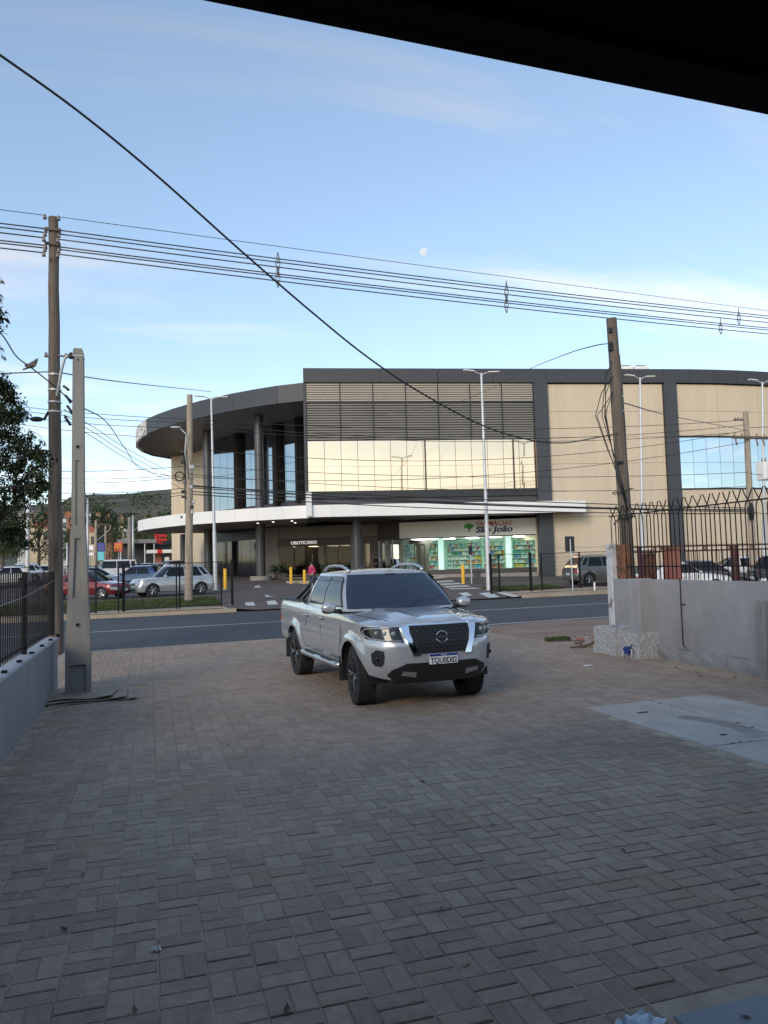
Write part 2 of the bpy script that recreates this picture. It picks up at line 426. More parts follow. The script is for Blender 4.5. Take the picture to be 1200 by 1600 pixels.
# ================================================================== PAVED LOT
CELL = .2093
PX0, PY0, SHEAR = .0155 * 1.02, 3.287 * 1.02, .0
pm('paver', (.315, .245, .192), .88, var=.15, scale=14, bump=.4, bscale=90, world_co=True, big=(.55, .12), rand=.13, attr='rnd', second=(.31, .24, .15), sthr=(.575, .70), sscale=1.25, spec=.3)
pm('joint_sand', (.39, .31, .235), .95, var=.25, scale=6, bump=.4, bscale=120, world_co=True)
_ys = [.3 + i * (18.2 - .3) / 60 for i in range(61)] + [19.3]
def _xr(y): return 8.95 if y < 13.3 else 8.75 - (y - 13.2) * .22 + .12 * sin(y * 2.3) - .02
_P = []
for y in _ys:
    row = []
    for k in range(9):
        x = lerp(-1.9, _xr(y), k / 8); row.append((x, min(y, RN(x) + .02) - (0.0 if y < 19 else 0), .0008))
    _P.append(row)
lotroot = MB().grid(_P).build('paved_lot', 'joint_sand'); lotroot['kind'] = 'structure'
lotroot['label'] = 'grey concrete block paving laid in basket weave'
def in_lot(x, y):
    if x < -1.34 + .0 and y < 12.6: return False
    if x < -1.75 or y < .4: return False
    if x > 1.86 and y < 2.72: return False
    if y > RN(x) - .12: return False
    if 4.93 < x < 8.5 and y < 8.13 and x < 6.86: return False
    if x > 8.45 and y < 13.4: return False
    if y > 13.2 and x > 8.75 - (y - 13.2) * .22 + .12 * sin(y * 2.3): return False
    return True
PW, PL_, PT = CELL / 2 - .0068, CELL - .0068, .05
pv = bevbox((PL_, PW, PT), .004)
pav = []
r = random.Random(11)
for i in range(-12, 46):
    for j in range(-16, 88):
        cx, cy = PX0 + (i + .5) * CELL, PY0 + (j + .5) * CELL + SHEAR * i * CELL
        horiz = (i + j) % 2 == 0
        for k in (-1, 1):
            x, y = (cx, cy + k * CELL / 4) if horiz else (cx + k * CELL / 4, cy)
            if not in_lot(x, y): continue
            dip = .012 * (sin(x * 1.3 + 1) * sin(y * .9) )
            rec = (x + r.uniform(-.0016, .0016), y + r.uniform(-.0016, .0016), .0068 + dip * .1 + r.uniform(-.0022, .0022) - (.0015 if r.random() < .06 else 0), 0.0 if horiz else pi / 2, r.uniform(-.008, .008), r.uniform(-.008, .008), r.uniform(-.006, .006))
            q = Vector((x, y, 0)) - CAM; d = q.dot(_f)
            if d > .3:
                px, py = 600 + FPX * q.dot(_r) / d, 800 - FPX * q.dot(_u) / d
                vis = -10 < px < 1210 and py < 1606
            else: vis = False; py = 0
            pav.append((0 if vis else 1, -py if vis else -y, rec))
pav.sort(key=lambda t: (t[0], t[1]))
pme = MB().add(*pv).mesh('paver', 'paver')
field = MB(); rn = []
for k, (_, _, (x, y, z, rz, tx, ty, tz)) in enumerate(pav):
    if k < 300:
        inst(pme, 'paver', lotroot, (x, y, z - PT), (tx, ty, rz + tz)); continue
    c, s = cos(rz + tz), sin(rz + tz)
    field.add([(x + c * a - s * b, y + s * a + c * b, z - PT + h + tx * b + ty * a) for a, b, h in pv[0]], pv[1])
    rn += [r.random()] * len(pv[1])
fo = field.build('paver_field', 'paver', lotroot); fo['kind'] = 'stuff'
at_ = fo.data.attributes.new('rnd', 'FLOAT', 'FACE'); at_.data.foreach_set('value', rn)

# concrete pads at the right, three pours with open joints
pads = [[(4.98, 8.09), (4.98, 6.02), (5.86, 6.02), (5.90, 8.14)], [(5.93, 8.14), (5.89, 5.2), (6.84, 5.2), (6.80, 8.18)], [(4.98, 5.98), (4.98, 3.4), (5.85, 3.4), (5.86, 5.98)], [(5.88, 5.17), (5.88, 3.4), (6.84, 3.4), (6.84, 5.17)]]
for k, (poly, lab) in enumerate(zip(pads, ('pale concrete ground slab with curved tyre scuffs, corner nearest the truck', 'pale concrete ground slab next to the grey wall', 'pale concrete ground slab cut by the right picture edge', 'pale concrete ground slab out by the right building side'))):
    mb = MB(); mb.prism(poly, -.05, .008 + .002 * k)
    o = mb.build('concrete_slab', 'slab_concrete', bevel=.006); tag(o, lab, kind='structure')
fill = MB(); fill.prism([(6.86, 3.4), (8.5, 3.4), (8.5, 4.2), (6.86, 4.2)], -.05, -.01); tag(fill.build('slab_bed', 'joint_sand'), 'sandy bed beside the concrete slabs', kind='structure')
# tyre scuff arcs on the first slab
scuff_m = pm('scuff', (.34, .30, .265), .9, var=.3, scale=30, world_co=True)
slab0 = [o for o in COL.objects if o.name == 'concrete_slab'][0]
for k in range(5):
    P = []
    for t in range(15):
        a = RAD(-38 + t * 5.2); rr = 1.0 + k * .045
        P.append([(4.70 + cos(a) * rr - .0, 6.62 + sin(a) * rr * .95, .0125), (4.70 + cos(a) * (rr + .014), 6.62 + sin(a) * (rr + .014) * .95, .0125)])
    P = [q for q in P if q[0][0] > 5.02 and q[1][1] < 8.05 and q[1][0] < 5.85 and q[0][1] > 6.05]
    if len(P) > 1: MB().grid(P).build('scuff_mark', scuff_m, slab0)
# building floor under the roof the picture is taken from, and the unseen building behind the camera
pm('floor_concrete', (.22, .235, .26), .7, var=.08, scale=1.5, world_co=True)
mb = MB(); mb.prism([(1.93, 2.62), (1.93, -4.0), (9.2, -4.0), (9.2, 2.66)], -.1, .012)
tag(mb.build('floor_slab', 'floor_concrete', bevel=.006), 'smooth grey floor slab edge in the bottom right corner', kind='structure')
mb = MB(); mb.prism([(-1.3, .38), (-1.3, -4), (1.9, -4), (1.9, .38)], -.1, .006)
tag(mb.build('floor_slab', 'floor_concrete'), 'grey floor slab under the roof behind the viewer', kind='structure')
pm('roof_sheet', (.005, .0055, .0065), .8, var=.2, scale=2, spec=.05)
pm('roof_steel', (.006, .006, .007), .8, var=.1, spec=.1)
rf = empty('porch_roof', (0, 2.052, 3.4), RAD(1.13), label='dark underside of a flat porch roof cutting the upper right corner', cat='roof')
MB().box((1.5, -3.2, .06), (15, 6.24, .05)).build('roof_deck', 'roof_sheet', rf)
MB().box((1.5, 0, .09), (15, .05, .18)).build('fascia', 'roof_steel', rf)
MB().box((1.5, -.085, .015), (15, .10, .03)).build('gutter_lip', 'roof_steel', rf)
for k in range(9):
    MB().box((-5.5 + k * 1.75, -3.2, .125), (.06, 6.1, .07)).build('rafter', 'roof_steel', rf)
for x in (-5.8, 8.6):
    MB().box((x, -.5, -1.7), (.15, .15, 3.4)).build('post', 'roof_steel', rf)
bb = empty('unseen_building', (0, -4.2, 0), label='plain grey unseen building behind the viewer carrying the porch roof, sized to shade the lot', cat='building')  # never in view; height set for the shade it throws on the lot
MB().box((1.5, -4, 2.4), (26, 8, 4.8)).build('wall', 'grey_plaster', bb)
MB().box((1.5, -4, 4.86), (26.4, 8.4, .12)).build('roof', 'roof_steel', bb)

# ================================================================== WALLS AND FENCES BY THE LOT
# left wall: grey plaster, coping, black picket fence
lw = empty('boundary_wall', (-1.38, 8, 0), label='low blue-grey plastered wall along the left edge of the paving', cat='wall')
MB().box((-.10, -.95, .385), (.20, 11.05, .77)).build('wall_body', 'grey_plaster', lw, bevel=.01)
pm('wash', (.36, .38, .41), .9, var=.1, scale=2, bump=.2, bscale=30, world_co=True)
MB().box((-.10, -.95, .79), (.23, 11.08, .035)).build('coping', 'wash', lw, bevel=.006)
lf = empty('picket_fence', (-1.5, 8, .81), label='black metal picket fence standing on the low left wall', cat='fence')
pk = MB().box((0, 0, .49), (.013, .013, .96)).mesh('picket', 'black_metal')
y = -6.2
while y < 4.9:
    inst(pk, 'picket', lf, (0, y, .02)); y += .135
post = MB().box((0, 0, .5), (.06, .06, 1.0)).mesh('post', 'black_metal')
for y in (-5, -2.6, -.2, 2.2, 4.95): inst(post, 'post', lf, (0, y, 0))
for z in (.09, .84): MB().box((0, -.65, z), (.02, 11.1, .035)).build('rail', 'black_metal', lf)
ft = MB().box((.0, 0, .0), (.05, .05, .05)).mesh('foot', 'black_metal')
for k in range(12): inst(ft, 'foot', lf, (.085, -5 + k * .9, .0))
MB().tube([(.03, -6, .52), (.03, -2, .60), (.03, 2, .70), (.03, 4.95, .86)], .0028, 5).build('tie_wire', 'galv', lf)

# right wall: plaster wall, pilaster with base block, corner post, spiked fence
rw = empty('boundary_wall', (8.5, 9, 0), label='grey plastered wall with rough base strip on the right side', cat='wall')
MB().box((.09, .6, .80), (.18, 6.6, 1.16)).build('wall_body', 'grey_plaster', rw, bevel=.01)
mb = MB()
P = []
for i in range(40):
    y = lerp(-2.7, 3.9, i / 39); zt = .235 + .02 * sin(i * .9) + .012 * sin(i * 2.3)
    P.append([(-.035 - .008 * sin(i * 1.7), y, -.05), (-.045 + .01 * sin(i * 2.1 + 1), y, .1), (-.03 + .006 * sin(i * 3.1), y, zt - .02), (.02, y, zt)])
mb.grid(P); mb.box((.1, .6, .1), (.17, 6.6, .24)); mb.build('rough_base', 'rough_plaster', rw)
mb = MB(); mb.prism([(-.27, 2.52), (-.27, 2.86), (.02, 2.86), (.02, 2.52)], .36, 1.40); mb.build('pilaster', 'grey_plaster', rw, bevel=.015)
pm('block_plaster', (.36, .365, .37), .95, var=.12, scale=30, bump=1.0, bscale=60, world_co=True, big=(4, .08))
def rough_block(mb, x0, x1, y0, y1, z1, seed, amp=.011):
    rr = random.Random(seed); n = 16
    def j(q): return (q[0] + rr.uniform(-amp, amp), q[1] + rr.uniform(-amp, amp), q[2] + rr.uniform(-amp, amp) * .7)
    ring = [(x0, y0), (x1, y0), (x1, y1), (x0, y1)]
    V = []
    path = []
    for a, b in zip(ring, ring[1:] + ring[:1]):
        for k in range(n): path.append((lerp(a[0], b[0], k / n), lerp(a[1], b[1], k / n)))
    rows = []
    for h in range(14):
        row = [j((x, y, lerp(-.05, z1, h / 13))) for x, y in path]; row.append(row[0]); rows.append(row)
    cx, cy = (x0 + x1) / 2, (y0 + y1) / 2
    for s_ in (.6, .2): 
        row = [j((lerp(cx, x, s_), lerp(cy, y, s_), z1 + .01)) for x, y in path]; row.append(row[0]); rows.append(row)
    mb.grid(rows, True); mb.ball((cx, cy, z1 - .02), (abs(x1 - x0) * .2, abs(y1 - y0) * .2, .03), 8, 4)
mb = MB(); rough_block(mb, -.42, .05, 2.40, 3.06, .45, 3); mb.build('base_block', 'block_plaster', rw)
mb = MB(); rough_block(mb, -.47, .1, 3.02, 3.72, .50, 9); mb.build('footing', 'block_plaster', rw)
mb = MB(); mb.box((.06, 3.78, 1.03), (.16, .18, 2.06)); mb.build('corner_post', 'white_wash', rw, bevel=.012)
pm('rust_brick', (.17, .075, .04), .9, var=.4, scale=6, bump=.4, bscale=30, second=(.05, .03, .025), sthr=(.5, .7), sscale=4)
mb = MB(); mb.box((.14, 3.5, 1.70), (.14, .30, .66)); mb.build('rusty_post', 'rust_brick', rw, bevel=.01)
rf2 = empty('spiked_fence', (8.58, 9, 1.39), label='black fence of looped bars with splayed spike tips on the right wall', cat='fence')
lp = MB()
w_ = .062
for s in (-1, 1):
    lp.tube([(0, s * w_, -.0), (0, s * w_, 1.08), (0, s * w_ * .93, 1.12), (0, s * w_ * .62, 1.175), (s * .006, 0, 1.23), (s * .004, -s * .045, 1.30), (0, -s * .09, 1.385)], .0095, 6)
lpm = lp.mesh('spiked_bar', 'black_metal', True)
k = 0; y = 3.72
while y > -2.6:
    inst(lpm, 'spiked_bar', rf2, (rng.uniform(-.006, .006), y, rng.uniform(-.006, .006)), (0, 0, rng.uniform(-.12, .12))); y -= .218
for z in (.22, 1.20): MB().box((.0, .6, z), (.014, 6.5, .022)).build('rail', 'black_metal', rf2)
# thin conduit hanging on the wall, grey post at the right edge
mb = MB(); mb.tube([(8.47, 10.72, 1.42), (8.465, 10.72, .95), (8.462, 10.715, .30), (8.43, 10.62, .285)], .009, 6); mb.tube([(8.466, 10.72, .98), (8.45, 10.60, .985)], .008, 6)
tag(mb.build('thin_rod', 'black_metal', smooth=True), 'thin bent black rod hanging down the grey wall', 'rod')
pm('weathered_plank', (.20, .205, .20), .9, var=.2, scale=3, bump=.4, bscale=30, stretch=(4, 4, .5), second=(.11, .10, .09), sthr=(.55, .7), sscale=3)
mb = MB(); mb.box((0, 0, .55), (.16, .16, 1.12), M=Euler((0, RAD(2), 0)).to_matrix())
o = mb.build('grey_post', 'weathered_plank', loc=(8.40, 8.86, 0), bevel=.01); tag(o, 'short grey concrete post at the right picture edge before the wall', 'post')

# mid road verge at the right of the paving: bare soil with grass tuft and rubble
_g = at_z(872, 1002, 0)
verge('grass_tuft', _g.x - .30, _g.x + .25, lambda x: _g.y - .04 - .08 * cos((x - _g.x) * 5), lambda x: _g.y + .05 + .12 * cos((x - _g.x) * 5.2), 420, 'tuft of green weeds beside the rubble by the wall', .07)
rr = random.Random(5)
pm('rubble_a', (.25, .22, .19), .9, var=.3, scale=8, bump=.5, bscale=30); pm('rubble_b', (.35, .10, .05), .9, var=.3, scale=8, bump=.4, bscale=30)
pm('stick', (.10, .07, .05), .9, var=.3)
for k in range(16):
    q = at_z(rr.uniform(893, 936), rr.uniform(999, 1012), 0); x, y = q.x, q.y; s = rr.uniform(.05, .13)
    mb = MB(); mb.ball((0, 0, 0), (s, s * rr.uniform(.6, 1), s * rr.uniform(.35, .6)), 7, 4)
    mb.v = [(a + rr.uniform(-.2, .2) * s, b + rr.uniform(-.2, .2) * s, c + rr.uniform(-.1, .1) * s) for a, b, c in mb.v]
    br = k in (3, 8, 12)
    o = mb.build('rubble_stone', 'rubble_b' if br else 'rubble_a', loc=(x, y, .0 + s * .3))
    tag(o, 'broken red brick lump in the rubble beside the wall end' if br else 'grey lump of rubble heaped at the end of the wall', 'rubble', 'rubble heap at the wall end')
for k in range(5):
    mb = MB(); a = rr.uniform(-.4, .4); L_ = rr.uniform(.5, 1.0)
    mb.tube([(0, 0, 0), (L_ * .5, a * .2, .03), (L_, a * .3, .02 + rr.uniform(0, .12))], [.018, .015, .01], 5)
    tag(mb.build('broken_stick', 'stick', loc=at_z(rr.uniform(888, 915), rr.uniform(1003, 1013), .03), smooth=True), 'thin broken stick lying across the rubble heap', 'stick', 'sticks on the rubble')
# tap / meter on the base block
pm('blue_plastic', (.01, .03, .16), .4, var=.1); pm('pvc', (.42, .44, .45), .4, var=.05)
mt = empty('water_meter', (8.0, 11.62, 0), label='small blue water meter on pvc pipes before the rough block', cat='water meter')
for dy in (-.13, .13): MB().tube([(0, dy, -.02), (0, dy, .17)], .013, 8).build('pipe', 'pvc', mt, True)
MB().tube([(0, -.13, .17), (0, .13, .17)], .013, 8).build('pipe', 'pvc', mt, True)
mb = MB(); mb.tube([(0, 0, .10), (0, 0, .215)], .055, 12); mb.tube([(0, -.1, .165), (0, .1, .165)], .026, 8); mb.build('meter_body', 'blue_plastic', mt, True, 40)
mb = MB(); mb.tube([(0, -.1, .17), (0, -.115, .235), (0, -.15, .25)], .012, 6); mb.build('valve_lever', 'blue_plastic', mt, True)

# litter: leaves, paper, cardboard
pm('dry_leaf', (.10, .075, .045), .8, var=.3); pm('paper', (.50, .58, .68), .85, var=.06); pm('cardboard', (.30, .24, .17), .9, var=.15, scale=4, bump=.2)
lf_me = MB().add([(-.04, 0, .004), (-.015, -.016, .012), (.02, -.014, .01), (.05, 0, .02), (.02, .014, .014), (-.015, .016, .006), (0, 0, .002)], [(0, 1, 6), (1, 2, 6), (2, 3, 6), (3, 4, 6), (4, 5, 6), (5, 0, 6)]).mesh('dry_leaf', 'dry_leaf')
spots = [(104, 1387), (205, 1309), (130, 1365), (100, 1453), (302, 1462), (448, 1580), (1158, 1440), (1128, 1555), (1165, 1590), (210, 1580), (145, 1562), (975, 1330), (1010, 1318), (1035, 1312), (1120, 1330), (660, 1222), (590, 1206), (300, 1140), (355, 1165), (370, 1130), (235, 1180),
         (690, 1420), (860, 1180), (870, 1065), (880, 1042), (915, 1050), (1060, 1046), (1075, 1050), (1150, 1060), (1170, 1067), (980, 1030), (1010, 1046), (845, 1250), (770, 1290), (560, 1330)]
for k, (x, y) in enumerate(spots):
    if k % 3 == 1: continue
    q = at_z(x, y, .012)
    o = inst(lf_me, 'dry_leaf', None, (q.x, q.y, .012), (rr.uniform(-.3, .3), 0, rr.uniform(0, 6.28)), [rr.uniform(.35, .75)] * 3)
    tag(o, 'small dry brown leaf lying loose on the paving', 'leaf', 'dry leaves scattered on the paving')
for (x, y) in [(1080, 1040), (1090, 1052), (1110, 1048), (1055, 1043), (1148, 1059), (1095, 1057), (1105, 1043)]:
    q = at_z(x, y, .01); mb = MB(); s = rr.uniform(.03, .05); mb.ball((0, 0, 0), (s, s * .7, s * .3), 6, 3)
    tag(mb.build('soil_clod', 'soil', loc=(q.x, q.y, .018)), 'little brown soil clod on the sandy strip by the right wall', 'clod', 'soil clods by the right wall')
def crumple(name, px, py, sx, sy, mat, label, cat, seed, hgt=.03, rot=0.3):
    r_ = random.Random(seed); q = at_z(px, py, .012); n = 7; P = []
    for i in range(n):
        P.append([(lerp(-sx, sx, i / (n - 1)) + r_.uniform(-.2, .2) * sx / n * 2, lerp(-sy, sy, j / (n - 1)) + r_.uniform(-.2, .2) * sy / n * 2, .004 + r_.random() ** 2 * hgt) for j in range(n)])
    o = MB().grid(P).build(name, mat, loc=(q.x, q.y, .008)); o.rotation_euler = (0, 0, rot); return tag(o, label, cat)
crumple('paper_sheet', 1000, 1604, .085, .06, 'paper', 'crumpled pale blue paper sheet lying by the floor edge', 'paper', 2, .035)
crumple('paper_scrap', 244, 1484, .022, .016, 'white_paint', 'tiny twisted white paper scrap on the pavers near the lower left', 'paper', 4, .02)
crumple('paper_scrap', 918, 1040, .09, .04, 'white_paint', 'flattened pale paper scrap on the paving before the rough block', 'paper', 6, .01)
for k, (dz, x, y, L1, L2, a) in enumerate(((.008, -.82, 11.55, .56, .40, .10), (.03, -.88, 11.6, .52, .38, .02), (.05, -.95, 11.66, .44, .34, -.08))):
    P = []
    for i in range(9):
        u = i / 8 * 2 - 1
        P.append([(u * L1, v * L2 - .08 * u * u, dz + .03 * max(0, u) ** 2 + .01 * sin(u * 4 + v * 3)) for v in (-1, -.3, .3, 1)])
    mb = MB(); mb.grid(P, True); mb.grid([[(a_, b_, c_ - .012) for a_, b_, c_ in row] for row in P])
    o = mb.build('cardboard_sheet', 'cardboard', loc=(x, y, .002)); o.rotation_euler = (0, 0, a)
    tag(o, ('bottom sheet of warped cardboard stacked at the concrete pole foot', 'middle sheet of warped cardboard at the concrete pole foot', 'top sheet of warped cardboard against the concrete pole foot')[k], 'cardboard')

# sand drifted over the pavers
pm('loose_sand', (.34, .27, .19), .95, var=.18, scale=5, bump=.3, bscale=80, world_co=True)
def drift(cx, cy, ax, ay, rot, seed, label):
    r_ = random.Random(seed); n = 34; V = [(0, 0, .006)]; F = []
    for k in range(n):
        a = 2 * pi * k / n; rr_ = 1 + .28 * sin(a * 3 + seed) + .18 * sin(a * 7 + 2 * seed) + r_.uniform(-.16, .16)
        for f, z in ((.6, .0045), (1.0, -.004)):
            x, y = ax * cos(a) * rr_ * f, ay * sin(a) * rr_ * f; V.append((x * cos(rot) - y * sin(rot), x * sin(rot) + y * cos(rot), z))
    for k in range(n):
        a, b = 1 + 2 * k, 1 + 2 * ((k + 1) % n); F += [(0, a, b), (a, a + 1, b + 1, b)]
    o = MB().add(V, F).build('sand_drift', 'loose_sand', loc=(cx, cy, .0085), smooth=True); tag(o, label, 'sand', kind='stuff')
drift(8.18, 10.2, .24, 1.25, .06, 1, 'tan sand drifted along the foot of the right wall'); drift(8.2, 9.35, .2, .5, -.1, 2, 'tan sand by the short grey post')
q = at_z(405, 1087, 0); drift(q.x, q.y, .55, .10, .05, 3, 'streak of yellow sand on the paving left of the truck')
for k, (x, y, a_, b_) in enumerate(((335, 1150, .10, .06), (405, 1207, .07, .04), (352, 1221, .05, .04), (610, 1265, .07, .035), (715, 1266, .05, .03), (845, 1353, .06, .03), (655, 1312, .06, .03), (300, 1335, .09, .05), (800, 1205, .08, .05), (728, 1510, .025, .015))):
    q = at_z(x, y, 0); drift(q.x, q.y, a_, b_, .4 * k, 10 + k, 'small fan of yellow sand on the block paving'); 
r_ = random.Random(8)
pm('dark_dirt', (.07, .055, .045), .95, var=.3)
for k in range(16):
    t = r_.random(); base = ((5.915, lerp(5.3, 8.1, t)) if k < 10 else (lerp(4.99, 5.85, t), 6.0)); s_ = r_.uniform(.008, .02)
    mb = MB(); mb.ball((0, 0, 0), (s_ * r_.uniform(.6, 1.2), s_ * r_.uniform(.8, 2.4), .003), 7, 3)
    o = mb.build('dirt_crumb', 'dark_dirt', loc=(base[0] + r_.gauss(0, .02), base[1] + r_.gauss(0, .012), .0125)); tag(o, 'dark crumb of dirt in the joints of the concrete slabs', 'dirt', 'dirt crumbs on the slab joints')
for x, y, a_ in ((596 / 1.0, 0, 0),): pass
for (px, py, w_, h_) in ((1005, 1113, .09, .02), (1130, 1148, .045, .012)):
    q = at_z(px, py, .012); mb = MB(); mb.ball((0, 0, 0), (w_, h_, .008), 9, 3); mb.v = [(a + r_.uniform(-.012, .012), b + r_.uniform(-.012, .012), c) for a, b, c in mb.v]
    tag(mb.build('dirt_patch', 'dark_dirt', loc=(q.x, q.y, .012)), 'thin dark dirt patch lying on the concrete slabs', 'dirt', 'dirt patches on the slabs')
# bare soil verges between wall, paving and road
def soil_verge(x0, x1, f0, f1, label, nx=60, ny=10):
    P = []; r_ = random.Random(int(x1 * 10))
    for i in range(nx + 1):
        x = lerp(x0, x1, i / nx); row = []
        for j in range(ny + 1):
            y = lerp(f0(x), f1(x) + .10 * sin(x * 1.9) * .5 + .05 * sin(x * 5.3), j / ny); z = -.010 + (r_.uniform(-.010, .008) if 0 < j < ny else 0)
            if j == ny: z = -.034 + .002
            if j == 0: z = -.05
            row.append((x, y, z))
        P.append(row)
    o = MB().grid(P, True).build('soil_verge', 'soil', smooth=True); tag(o, label, kind='structure')
soil_verge(6.6, 60, lambda x: 12.9, lambda x: RN(x) + .06, 'reddish bare soil between the right wall and the road')
soil_verge(-60, -1.78, lambda x: 12.9, lambda x: RN(x) + .06, 'reddish bare soil left of the paving by the road')
# ================================================================== SHOPPING MALL
FA = RAD(10.6)
F0 = Vector((10.89, 54.35, 0)); FT = Vector((cos(FA), -sin(FA), 0)); FN = Vector((-sin(FA), -cos(FA), 0))
def FP(u, z, o=0.0):
    b = .012 * max(0, u - 28.8) ** 2 if u < 38 else .012 * 9.2 ** 2 + .22 * (u - 38)
    return F0 + FT * u + FN * (o - b) + Vector((0, 0, z))
def fbox(mb, u0, u1, z0, z1, o0, o1):
    P = [FP(u0, z0, o0), FP(u1, z0, o0), FP(u1, z0, o1), FP(u0, z0, o1), FP(u0, z1, o0), FP(u1, z1, o0), FP(u1, z1, o1), FP(u0, z1, o1)]
    return mb.add(P, [(0, 1, 2, 3), (7, 6, 5, 4), (4, 5, 1, 0), (5, 6, 2, 1), (6, 7, 3, 2), (7, 4, 0, 3)])
pm('dark_clad', (.040, .042, .047), .5, var=.06, scale=.6, world_co=True)
pm('mid_clad', (.044, .047, .053), .5, var=.06, scale=.6, world_co=True)
pm('beige_clad', (.56, .46, .335), .6, var=.05, scale=2.5, world_co=True, bump=.06, bscale=3, stretch=(1, 1, .12), big=(.3, .05))
pm('louver', (.36, .31, .25), .5, var=.08, scale=.5, world_co=True, metal=.2)
pm('white_clad', (.77, .75, .72), .45, var=.04, scale=.4, world_co=True)
pm('peeled_clad', (.62, .60, .57), .8, var=.2, scale=1.2, world_co=True, second=(.06, .06, .06), sthr=(.56, .6), sscale=1.6)
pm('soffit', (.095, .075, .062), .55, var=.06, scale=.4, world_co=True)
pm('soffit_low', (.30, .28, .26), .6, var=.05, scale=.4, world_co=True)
pm('grey_glass', (.40, .45, .50), .04, metal=1.0, var=.04, scale=.3, world_co=True)
pm('sky_tint_glass', (.90, .63, .42), .035, metal=1.0, var=.03, scale=.3, world_co=True)  # golden colour painted in for the yellow sky these panes reflect
pm('blue_glass', (.62, .70, .76), .03, metal=1.0, var=.03, scale=.3, world_co=True)
pm('dark_glass', (.010, .011, .013), .05, var=.05, spec=.7)
pm('frame_dark', (.02, .02, .022), .45, var=.05)
pm('pillar_dark', (.016, .013, .012), .7, var=.1, spec=.2)
pm('round_col', (.05, .053, .058), .38, var=.05, scale=.6, metal=.15)
pm('shop_beige', (.21, .185, .16), .7, var=.06, scale=.5, world_co=True)
pm('pharm_white', (.78, .76, .70), .55, var=.03, scale=.4, world_co=True)
pm('mint', (.42, .66, .56), .6, var=.06, scale=1.0)
pm('lit_mint', (.50, .80, .68), .6, var=.05, emit=.30)
pm('plinth_grey', (.26, .24, .22), .85, var=.1, world_co=True)
pm('logo_red', (.42, .03, .025), .5, var=.03); pm('logo_blue', (.006, .012, .075), .5, var=.03); pm('logo_green', (.06, .33, .05), .5, var=.15, scale=3)
glass_clear('shop_glass', (.86, .95, .92), -.02); glass_clear('shop_glass_dark', (.42, .44, .44), -.01)
emis('tube_light', (1.0, 1.0, .95), 3.0); emis('warm_light', (1.0, .72, .42), 1.3); emis('down_light', (1.0, .93, .8), 5.0); emis('sign_white', (1, .97, .9), .45)

mall = empty('shopping_mall', (F0.x, F0.y, .45), label='two-storey beige and charcoal shopping mall with curved roof and white canopy', cat='building')
MI = Matrix.Translation(-Vector((F0.x, F0.y, .45)))
def mpart(mb, name, mat, parent=mall, smooth=False, auto=None, kind=None):
    lv = Vector((F0.x, F0.y, .45))
    mb.v = [(a - lv.x, b - lv.y, c - lv.z) for a, b, c in mb.v]
    return mb.build(name, mat, parent, smooth, auto, kind=kind)

# main block behind the facade (closed box, dark)
mb = MB(); fbox(mb, 0, 52, 5.2, 15.6, -40, -.30); mpart(mb, 'main_block', 'dark_clad')
mb = MB(); fbox(mb, 18.3, 52, .3, 5.2, -38, -.30); mpart(mb, 'ground_block', 'beige_clad')
# parapet in panels
us = [-.12, 5.6, 9.98, 14.2, 18.4, 23.1, 27.8, 30, 32, 34, 36, 38, 42, 47, 52]
for k, (a, b) in enumerate(zip(us, us[1:])):
    mb = MB(); fbox(mb, a, b - (.02 if k != 1 else .05), 15.24, 16.3, -.6, .32); mpart(mb, 'parapet_panel', 'dark_clad')
for a, b in ((17.34, 18.42), (27.78, 28.8), (44, 45)):
    mb = MB(); fbox(mb, a, b, .35, 15.235, -.3, .34); mpart(mb, 'facade_pier', 'mid_clad')
mb = MB(); fbox(mb, -.14, .06, 5.6, 15.235, -1.2, .2); mpart(mb, 'end_frame', 'dark_clad')
# --- bay A: louvres
for k in range(8):
    z = 13.86 + k * .172
    mb = MB(); fbox(mb, .10, 17.30, z, z + .118, .0, .16); mpart(mb, 'louvre_slat', 'louver')
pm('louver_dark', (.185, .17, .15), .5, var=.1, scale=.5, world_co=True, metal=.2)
for k in range(15):
    z = 10.98 + k * .184
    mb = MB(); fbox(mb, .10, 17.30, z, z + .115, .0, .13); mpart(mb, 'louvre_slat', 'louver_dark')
mb = MB(); fbox(mb, .06, 17.34, 13.73, 13.83, -.1, .2); mpart(mb, 'transom', 'frame_dark')
mull = [.10 + i * 1.229 for i in range(15)]
for i, u in enumerate(mull[2::2]):
    mb = MB(); fbox(mb, u - .04, u + .04, 10.95, 15.2, -.1, .19); mpart(mb, 'mullion', 'frame_dark')
# glass panes behind lower louvres and the clear band
for i in range(14):
    a, b = mull[i] + .015, mull[i + 1] - .015
    for (z0, z1) in ((7.18, 8.98), (9.0, 10.90)):
        mb = MB(); fbox(mb, a, b, z0, z1, -.05, .016); mb.v = [tuple(Vector(q) + FN * rng.uniform(0, .008)) if i % 4 > 1 else q for i, q in enumerate(mb.v)]; mpart(mb, 'window_pane', 'sky_tint_glass')
    mb = MB(); fbox(mb, a, b, 10.92, 13.74, -.25, -.16); mpart(mb, 'window_pane', 'blue_glass')
for u in (mull[7] + .15, mull[13] - .45):
    mb = MB(); fbox(mb, u - .05, u + .05, 7.1, 10.9, .021, .09); mpart(mb, 'vent_frame', 'frame_dark')
mb = MB(); fbox(mb, .05, 17.34, 6.62, 7.16, -.3, .24); mpart(mb, 'sill_band', 'frame_dark')
mb = MB(); fbox(mb, .05, 17.34, 6.05, 6.6, -.3, .05); mpart(mb, 'spandrel', 'mid_clad')
